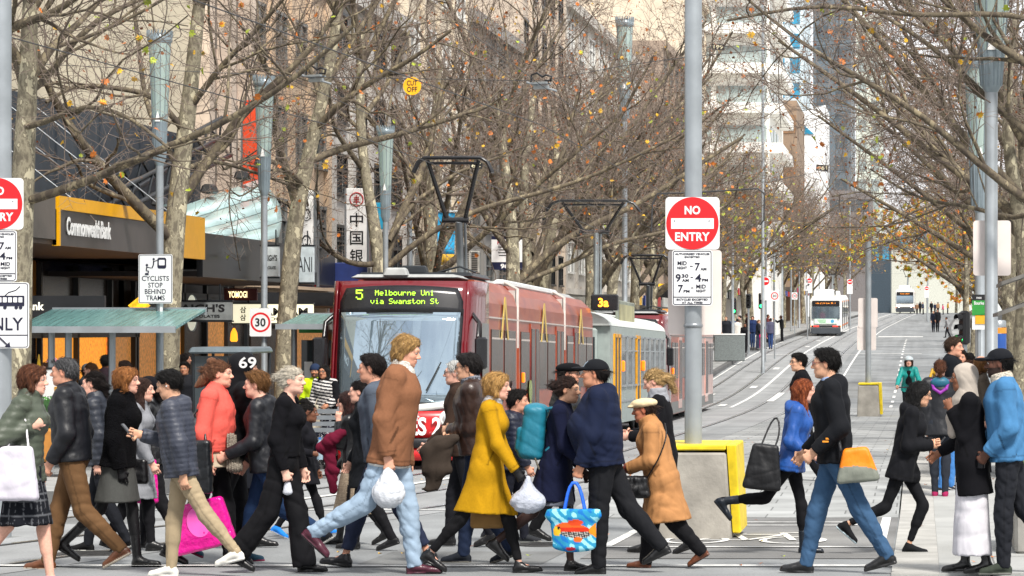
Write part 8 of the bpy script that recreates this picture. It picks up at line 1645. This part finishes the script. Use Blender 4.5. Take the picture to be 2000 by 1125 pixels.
PEOPLE = [w01, w02, w03, w04, w05, w06, w07, w08, w09, w10, w11, w12, w13, w14, w15, w15b, w16, w17, w18, w19, w20, w21, w22, w23, w24, w25, w26, w27, w28, w29, w30, w31, w32, w33]
for fn in PEOPLE: fn()
QG = 'people queuing on the right'; LG = 'people waiting by the left shops'; FG = 'distant people at the far corner'; CG = 'tiny people at the top of the hill'
for i, a in enumerate((('woman facing the camera in the queue, brown hair and dark coat', 1868, 700, 40.5, 'T', FAIR, '#3a241a', 'long', '#23252b', '#1a1c22', True), ('smiling man in grey jacket in the queue', 1876, 683, 43, 'T', MID, '#241a14', 'short', '#4a4a4c', '#1a1c22', False), ('woman with long chestnut hair in the queue', 1886, 703, 41.5, 'R', FAIR, '#5a3824', 'long', '#2c2622', '#1c1e26', True), ('bald man in brown coat near the traffic light', 1908, 694, 42.5, 'R', MID, None, None, '#4a3a30', '#1a1c22', False), ('curly fair haired woman next to the bald man', 1922, 700, 41.0, 'L', FAIR, '#8a6038', 'bob', '#5a5148', '#1c1e26', True), ('dark haired person at the back of the queue', 1893, 690, 46, 'A', MID, '#14100e', 'short', '#1c1e24', '#15171c', False))):
    bgp(*a[:10], QG, dz=.16, fem=a[10], seed=i)
for i, a in enumerate((('man in pink cap and blue jacket before the amber shop window', 104, 697, 48.5, 'T', MID, '#2a1c16', 'crop', '#2f4f8a', '#1a1c22', False, ('cap', '#c98a9a')), ('woman with brown hair beside the man in the pink cap', 89, 708, 48, 'T', FAIR, '#4a2c1c', 'tied', '#3a1f1c', '#1a1c22', True, None), ('person in dark top by the bank door, far left', 62, 702, 50, 'R', MID, '#1c1412', 'short', '#1c1c20', '#15171c', False, None), ('woman with fair hair and dark jacket before the shop glass', 184, 709, 47, 'L', FAIR, '#6b4a30', 'tied', '#23252b', '#1a1c22', True, None), ('person with curly black hair before the shop glass', 205, 694, 49, 'A', BRWN, '#14100e', 'short', '#2c1f26', '#15171c', False, None), ('man in dark suit eating by the doorway', 362, 707, 50, 'T', TAN, '#14100e', 'short', '#15161b', '#15161b', False, None), ('woman with dark hair behind the buggy', 487, 700, 50, 'T', FAIR, '#14100e', 'long', '#1c1e24', '#15161b', True, None), ('person in dark clothes passing the doorway left of the buggy', 355, 690, 56, 'R', MID, '#1c1412', 'long', '#2a2624', '#15161b', True, None), ('person in black by the shelter post', 640, 700, 53, 'R', MID, '#14100e', 'short', '#101014', '#101014', False, None), ('person in maroon coat behind the bank shelter', 250, 704, 50, 'L', FAIR, '#2a1a14', 'bob', '#4a1c22', '#15161b', True, None), ('person in grey hat between the shelter posts', 165, 712, 50, 'R', MID, '#2a1c16', 'crop', '#33363c', '#15161b', False, ('beanie', '#5a5c60')))):
    bgp(*a[:10], LG, fem=a[10], hat=a[11], seed=i + 10)
r, p = bgp('bearded worker in yellow high visibility jacket and navy beanie by the bench', 617, 712, 48.5, 'T', TAN, '#14100e', 'crop', '#b9d41c', '#1c2230', LG, hat=('beanie', '#1c2a44'), beard='#15100e', arms=(('a', 30, 20, 60), ('a', 0, 10, 20)), seed=30)
mb = SDF(); p.torso(mb, .022, low=.05); mb.cut(p.sp(.13), p.up); mb.cut(p.sp(.11), -p.up); emit_mesh('reflective_band', mb.mesh(.014), c('#c4c8c8'), 'nylon', r)
r, p = mk('woman with glasses in striped shawl and spotted trousers beside the tram', 636, 713, 0, 'T', Y=47.2, dz=.2, fem=True, seed=41, legs=STAND, arms=(('a', 10, 10, 60), ('a', 5, 10, 20)), group=LG, yaw=-15)
p.body(r, TAN, brow='#15100e'); p.hair(r, '#15100e', 'long'); p.glasses(r); p.bottoms(r, lambda v: np.where((np.sin(v[:,0]*150)*np.sin(v[:,1]*150)*np.sin(v[:,2]*150) > .25)[:,None], np.array(c('#d8d8dc')), np.array(c('#14162a'))), wide=1.2, flare=1.4); p.top(r, lambda v: np.where((np.sin(v[:,2]*120 + 20*v[:,1]) > .2)[:,None], np.array(c('#c4c0bc')), np.array(c('#2a2a2e'))), 'wool', name='shawl', hem=-.05, fl=.03); p.shoes(r, '#121214')
g = SDF(); A, E, W = p.arm[0]; g.chain([p.sp(.27, .02, .19), E + V3(0, .04, 0), p.sp(-.05, .06, .24), p.sp(-.2, .06, .24)], [.06, .08, .08, .07], .05); g.noise(wrinkle(.01, .07, 3)); emit_mesh('black_coat', g.mesh(.014), c('#0f0f13'), 'wool', r)
o = item('tote_bag', r, (.14, -.10, .98), 'cream cloth bag over the arm of the woman in the striped shawl', 'bag'); bag_mesh(o, .24, .42, .07, c('#b9b09c'), 'cotton'); strap(o, [(-.06, 0, -.02), (-.02, .02, .12), (.06, 0, -.02)], .007, '#a89f8c', 'cotton')
# far corner, around 180 m
rq = random.Random(12); pal = ['#1a1c22', '#2a3144', '#4a2c2a', '#3a4048', '#5a3f54', '#1f3a5a', '#6b6258', '#7a1f3a', '#8a7a68', '#c4bfb8']; hc_ = ['#1c1412', '#3a241a', '#6b4a30', '#14100e']
def tiny(label, px, yh, Y, face, top, bot, group, dz=.15, seed=0, fem=False, legs=None, hat=None, coat=False, arms=None):
    return bgp(label, px, yh, Y, face, [FAIR, MID, ASIA, BRWN][seed % 4], hc_[seed % 4], ['short', 'bob', 'tied', 'crop'][seed % 4] if not fem else 'long', top, bot, group, dz=dz, fem=fem, seed=seed, res=2.3 if Y < 260 else 3.2, legs=legs, hat=hat, coat=coat, arms=arms)
tiny('man all in black walking on the road near the far corner', 1455, 631, 176, 'T', '#0e0e12', '#0e0e12', FG, dz=.0, seed=3, legs=SMALL)
tiny('photographer in black raising a camera at the far kerb', 1527, 616, 208, 'L', '#0e0e12', '#0e0e12', FG, seed=1, arms=(('a', 60, 10, 70), ('a', 60, 10, 70)))
for i, (px, yh, Y, t_, b_, lab) in enumerate(((1440, 622, 180, '#c4bfb8', '#c4bfb8', 'woman in cream coat at the far corner'), (1447, 616, 186, '#6b6258', '#1a1c22', 'person in stone jacket at the far corner'), (1470, 617, 186, '#1f2f54', '#2a3a5a', 'person with navy jacket and white backpack at the far corner'), (1480, 624, 183, '#1a1c22', '#2a3144', 'person in dark jacket behind the pink coat child'), (1505, 621, 184, '#4a4a5e', '#2a3f6a', 'person in grey purple top carrying a backpack'), (1432, 620, 190, '#23406a', '#15171c', 'person in blue top beside the far barrier'), (1461, 612, 195, '#3a2c2a', '#15171c', 'person in brown coat behind the far corner group'), (1418, 618, 178, '#1c1e24', '#15171c', 'dark clothed person left of the far traffic light'), (1498, 614, 200, '#5a2a2a', '#15171c', 'person in rust jacket by the far shops'))):
    tiny(lab, px, yh, Y, 'ALTRA'[i % 5], t_, b_, FG, seed=i + 3, coat=(i in (0, 6)))
tiny('child in bright pink coat at the far corner', 1486, 636, 184, 'A', '#d8246a', '#8a2a5a', FG, seed=2)
tiny('child in pink jacket beside the other pink coat', 1493, 638, 185, 'R', '#b81f5a', '#3a2a3a', FG, seed=1)
for i, (px, yh, Y, t_, lab) in enumerate(((1791, 592, 392, '#8a6a50', 'person in tan coat at the hill crest'), (1797, 589, 396, '#15171c', 'tall person in black at the hill crest'), (1803, 590, 390, '#1c2a4a', 'person in navy at the hill crest'), (1811, 590, 395, '#b01c28', 'person in bright red at the hill crest'), (1819, 589, 392, '#15171c', 'person in black beside the red jacket'), (1832, 590, 393, '#9a7a5c', 'person in beige coat at the hill crest, right'), (1826, 592, 398, '#2a3144', 'person in slate between the beige coat and black'), (1842, 594, 388, '#d84a7a', 'person in pink at the hill crest'), (1851, 590, 396, '#c4901c', 'person in yellow at the right of the hill crest'), (1786, 593, 400, '#3a3a40', 'grey clothed person next to the far tram'))):
    tiny(lab, px, yh, Y, 'TALRTATLRA'[i], t_, '#15171c', CG, dz=.0, seed=i)
tiny('dark clothed walker coming down the hill, left of a pair', 1823, 607, 262, 'T', '#1a1f2c', '#1a1f2c', 'pair walking down the hill', dz=0, seed=2, legs=SMALL); tiny('dark clothed walker coming down the hill, right of a pair', 1831, 604, 262, 'T', '#15171c', '#15171c', 'pair walking down the hill', dz=0, seed=1, legs=SMALL); tiny('walker in pale top on the right footpath of the hill', 1850, 619, 225, 'L', '#8a8a8c', '#15171c', 'people on the right footpath', dz=.14, seed=3, legs=SMALL)
# cyclists
def cyclist(label, px, yh, Y, jacket, inner, helmet, blabel, seed):
    z0 = gz(Y) + (ramp_(Y) if Y < 97 else 0); x = PX(px, Y); b = empty('bicycle', (x, Y, z0), R(-90), blabel, 'bicycle', 'bicycles coming down the street'); m = mat('bike frame', c('#2a2c30'), rough=.3)
    for wx in (.52, -.50):
        n = 24; w_ = MB().tube([(wx + .33*math.cos(a), 0, .34 + .33*math.sin(a)) for a in np.linspace(0, 6.2832, n)], .018, 6, cap=False)
        for k in range(8): a = k*.785; w_.tube([(wx, 0, .34), (wx + .32*math.cos(a), 0, .34 + .32*math.sin(a))], .003, 3)
        w_.build('wheel', RUB, b)
    f = MB(); f.tube([(-.5, 0, .34), (-.08, 0, .30), (.36, 0, .78), (-.2, 0, .80), (-.08, 0, .30)], .017, 6); f.tube([(-.5, 0, .34), (-.2, 0, .80), (-.23, 0, .92)], .014, 6); f.tube([(.52, 0, .34), (.36, 0, .80), (.33, 0, 1.0)], .016, 6); f.build('frame', m, b)
    MB().tube([(.30, -.30, 1.02), (.36, -.15, 1.02), (.36, .15, 1.02), (.30, .30, 1.02)], .014, 6).build('handlebar', m, b); MB().box(-.24, 0, .94, .24, .14, .05, 0, 0, 1, .02).build('saddle', RUB, b)
    zt = CH - (yh - VY)*Y/F - z0; hip = V3(-.22, 0, .98); H = 1.68
    p = Person(H=H, fem=True, seed=seed, lean=22, legs=((58, 70, 0), (22, 50, -10)), arms=(('ik', (0, 0, 0)), ('ik', (0, 0, 0)))); dz = hip - p.hip0
    p = Person(H=H, fem=True, seed=seed, lean=20, legs=((58, 70, 0), (22, 50, -10)), arms=(('ik', V3(.30, .27, 1.05) - dz), ('ik', V3(.30, -.27, 1.05) - dz)), head=(0, -4))
    r = empty('person', (x, Y, z0), R(-90), label, 'person', 'cyclists coming down the street'); rl_ = Matrix.Translation(Vector(tuple(dz))); r.location = b.location + (Matrix.Rotation(R(-90), 3, 'Z') @ Vector(tuple(dz)))
    p.body(r, FAIR, curl=(1, 1)); p.hair(r, '#3a241a', 'bob', under=True); g = SDF(); g.ell(p.hp(-.01, 0, .07), V3(.13, .105, .085), None, .02); g.cut(p.hp(0, 0, .05), V3(0, 0, -1)); emit_mesh('helmet', g.mesh(.009), c(helmet), 'plastic', r)
    p.top(r, c(jacket), 'nylon', hem=-.02, collar=(.07, .04)); g = SDF(); g.cone(p.sp(.12, .10), p.sp(.26, .085), .07, .05, .02, ax=p.lat, f=1.1); emit_mesh('inner_top', g.mesh(.011), c(inner), 'cotton', r); p.bottoms(r, c('#14161c')); p.shoes(r, '#151518')
cyclist('cyclist in turquoise jacket and pale helmet riding towards the crossing', 1775, 695, 66, '#12908a', '#101014', '#b9c4c8', 'bicycle under the turquoise jacket cyclist', 51)
cyclist('farther cyclist in yellow vest and blue helmet', 1829, 646, 112, '#b08a1c', '#1c1c20', '#2a4a8a', 'bicycle under the yellow vest cyclist', 52)
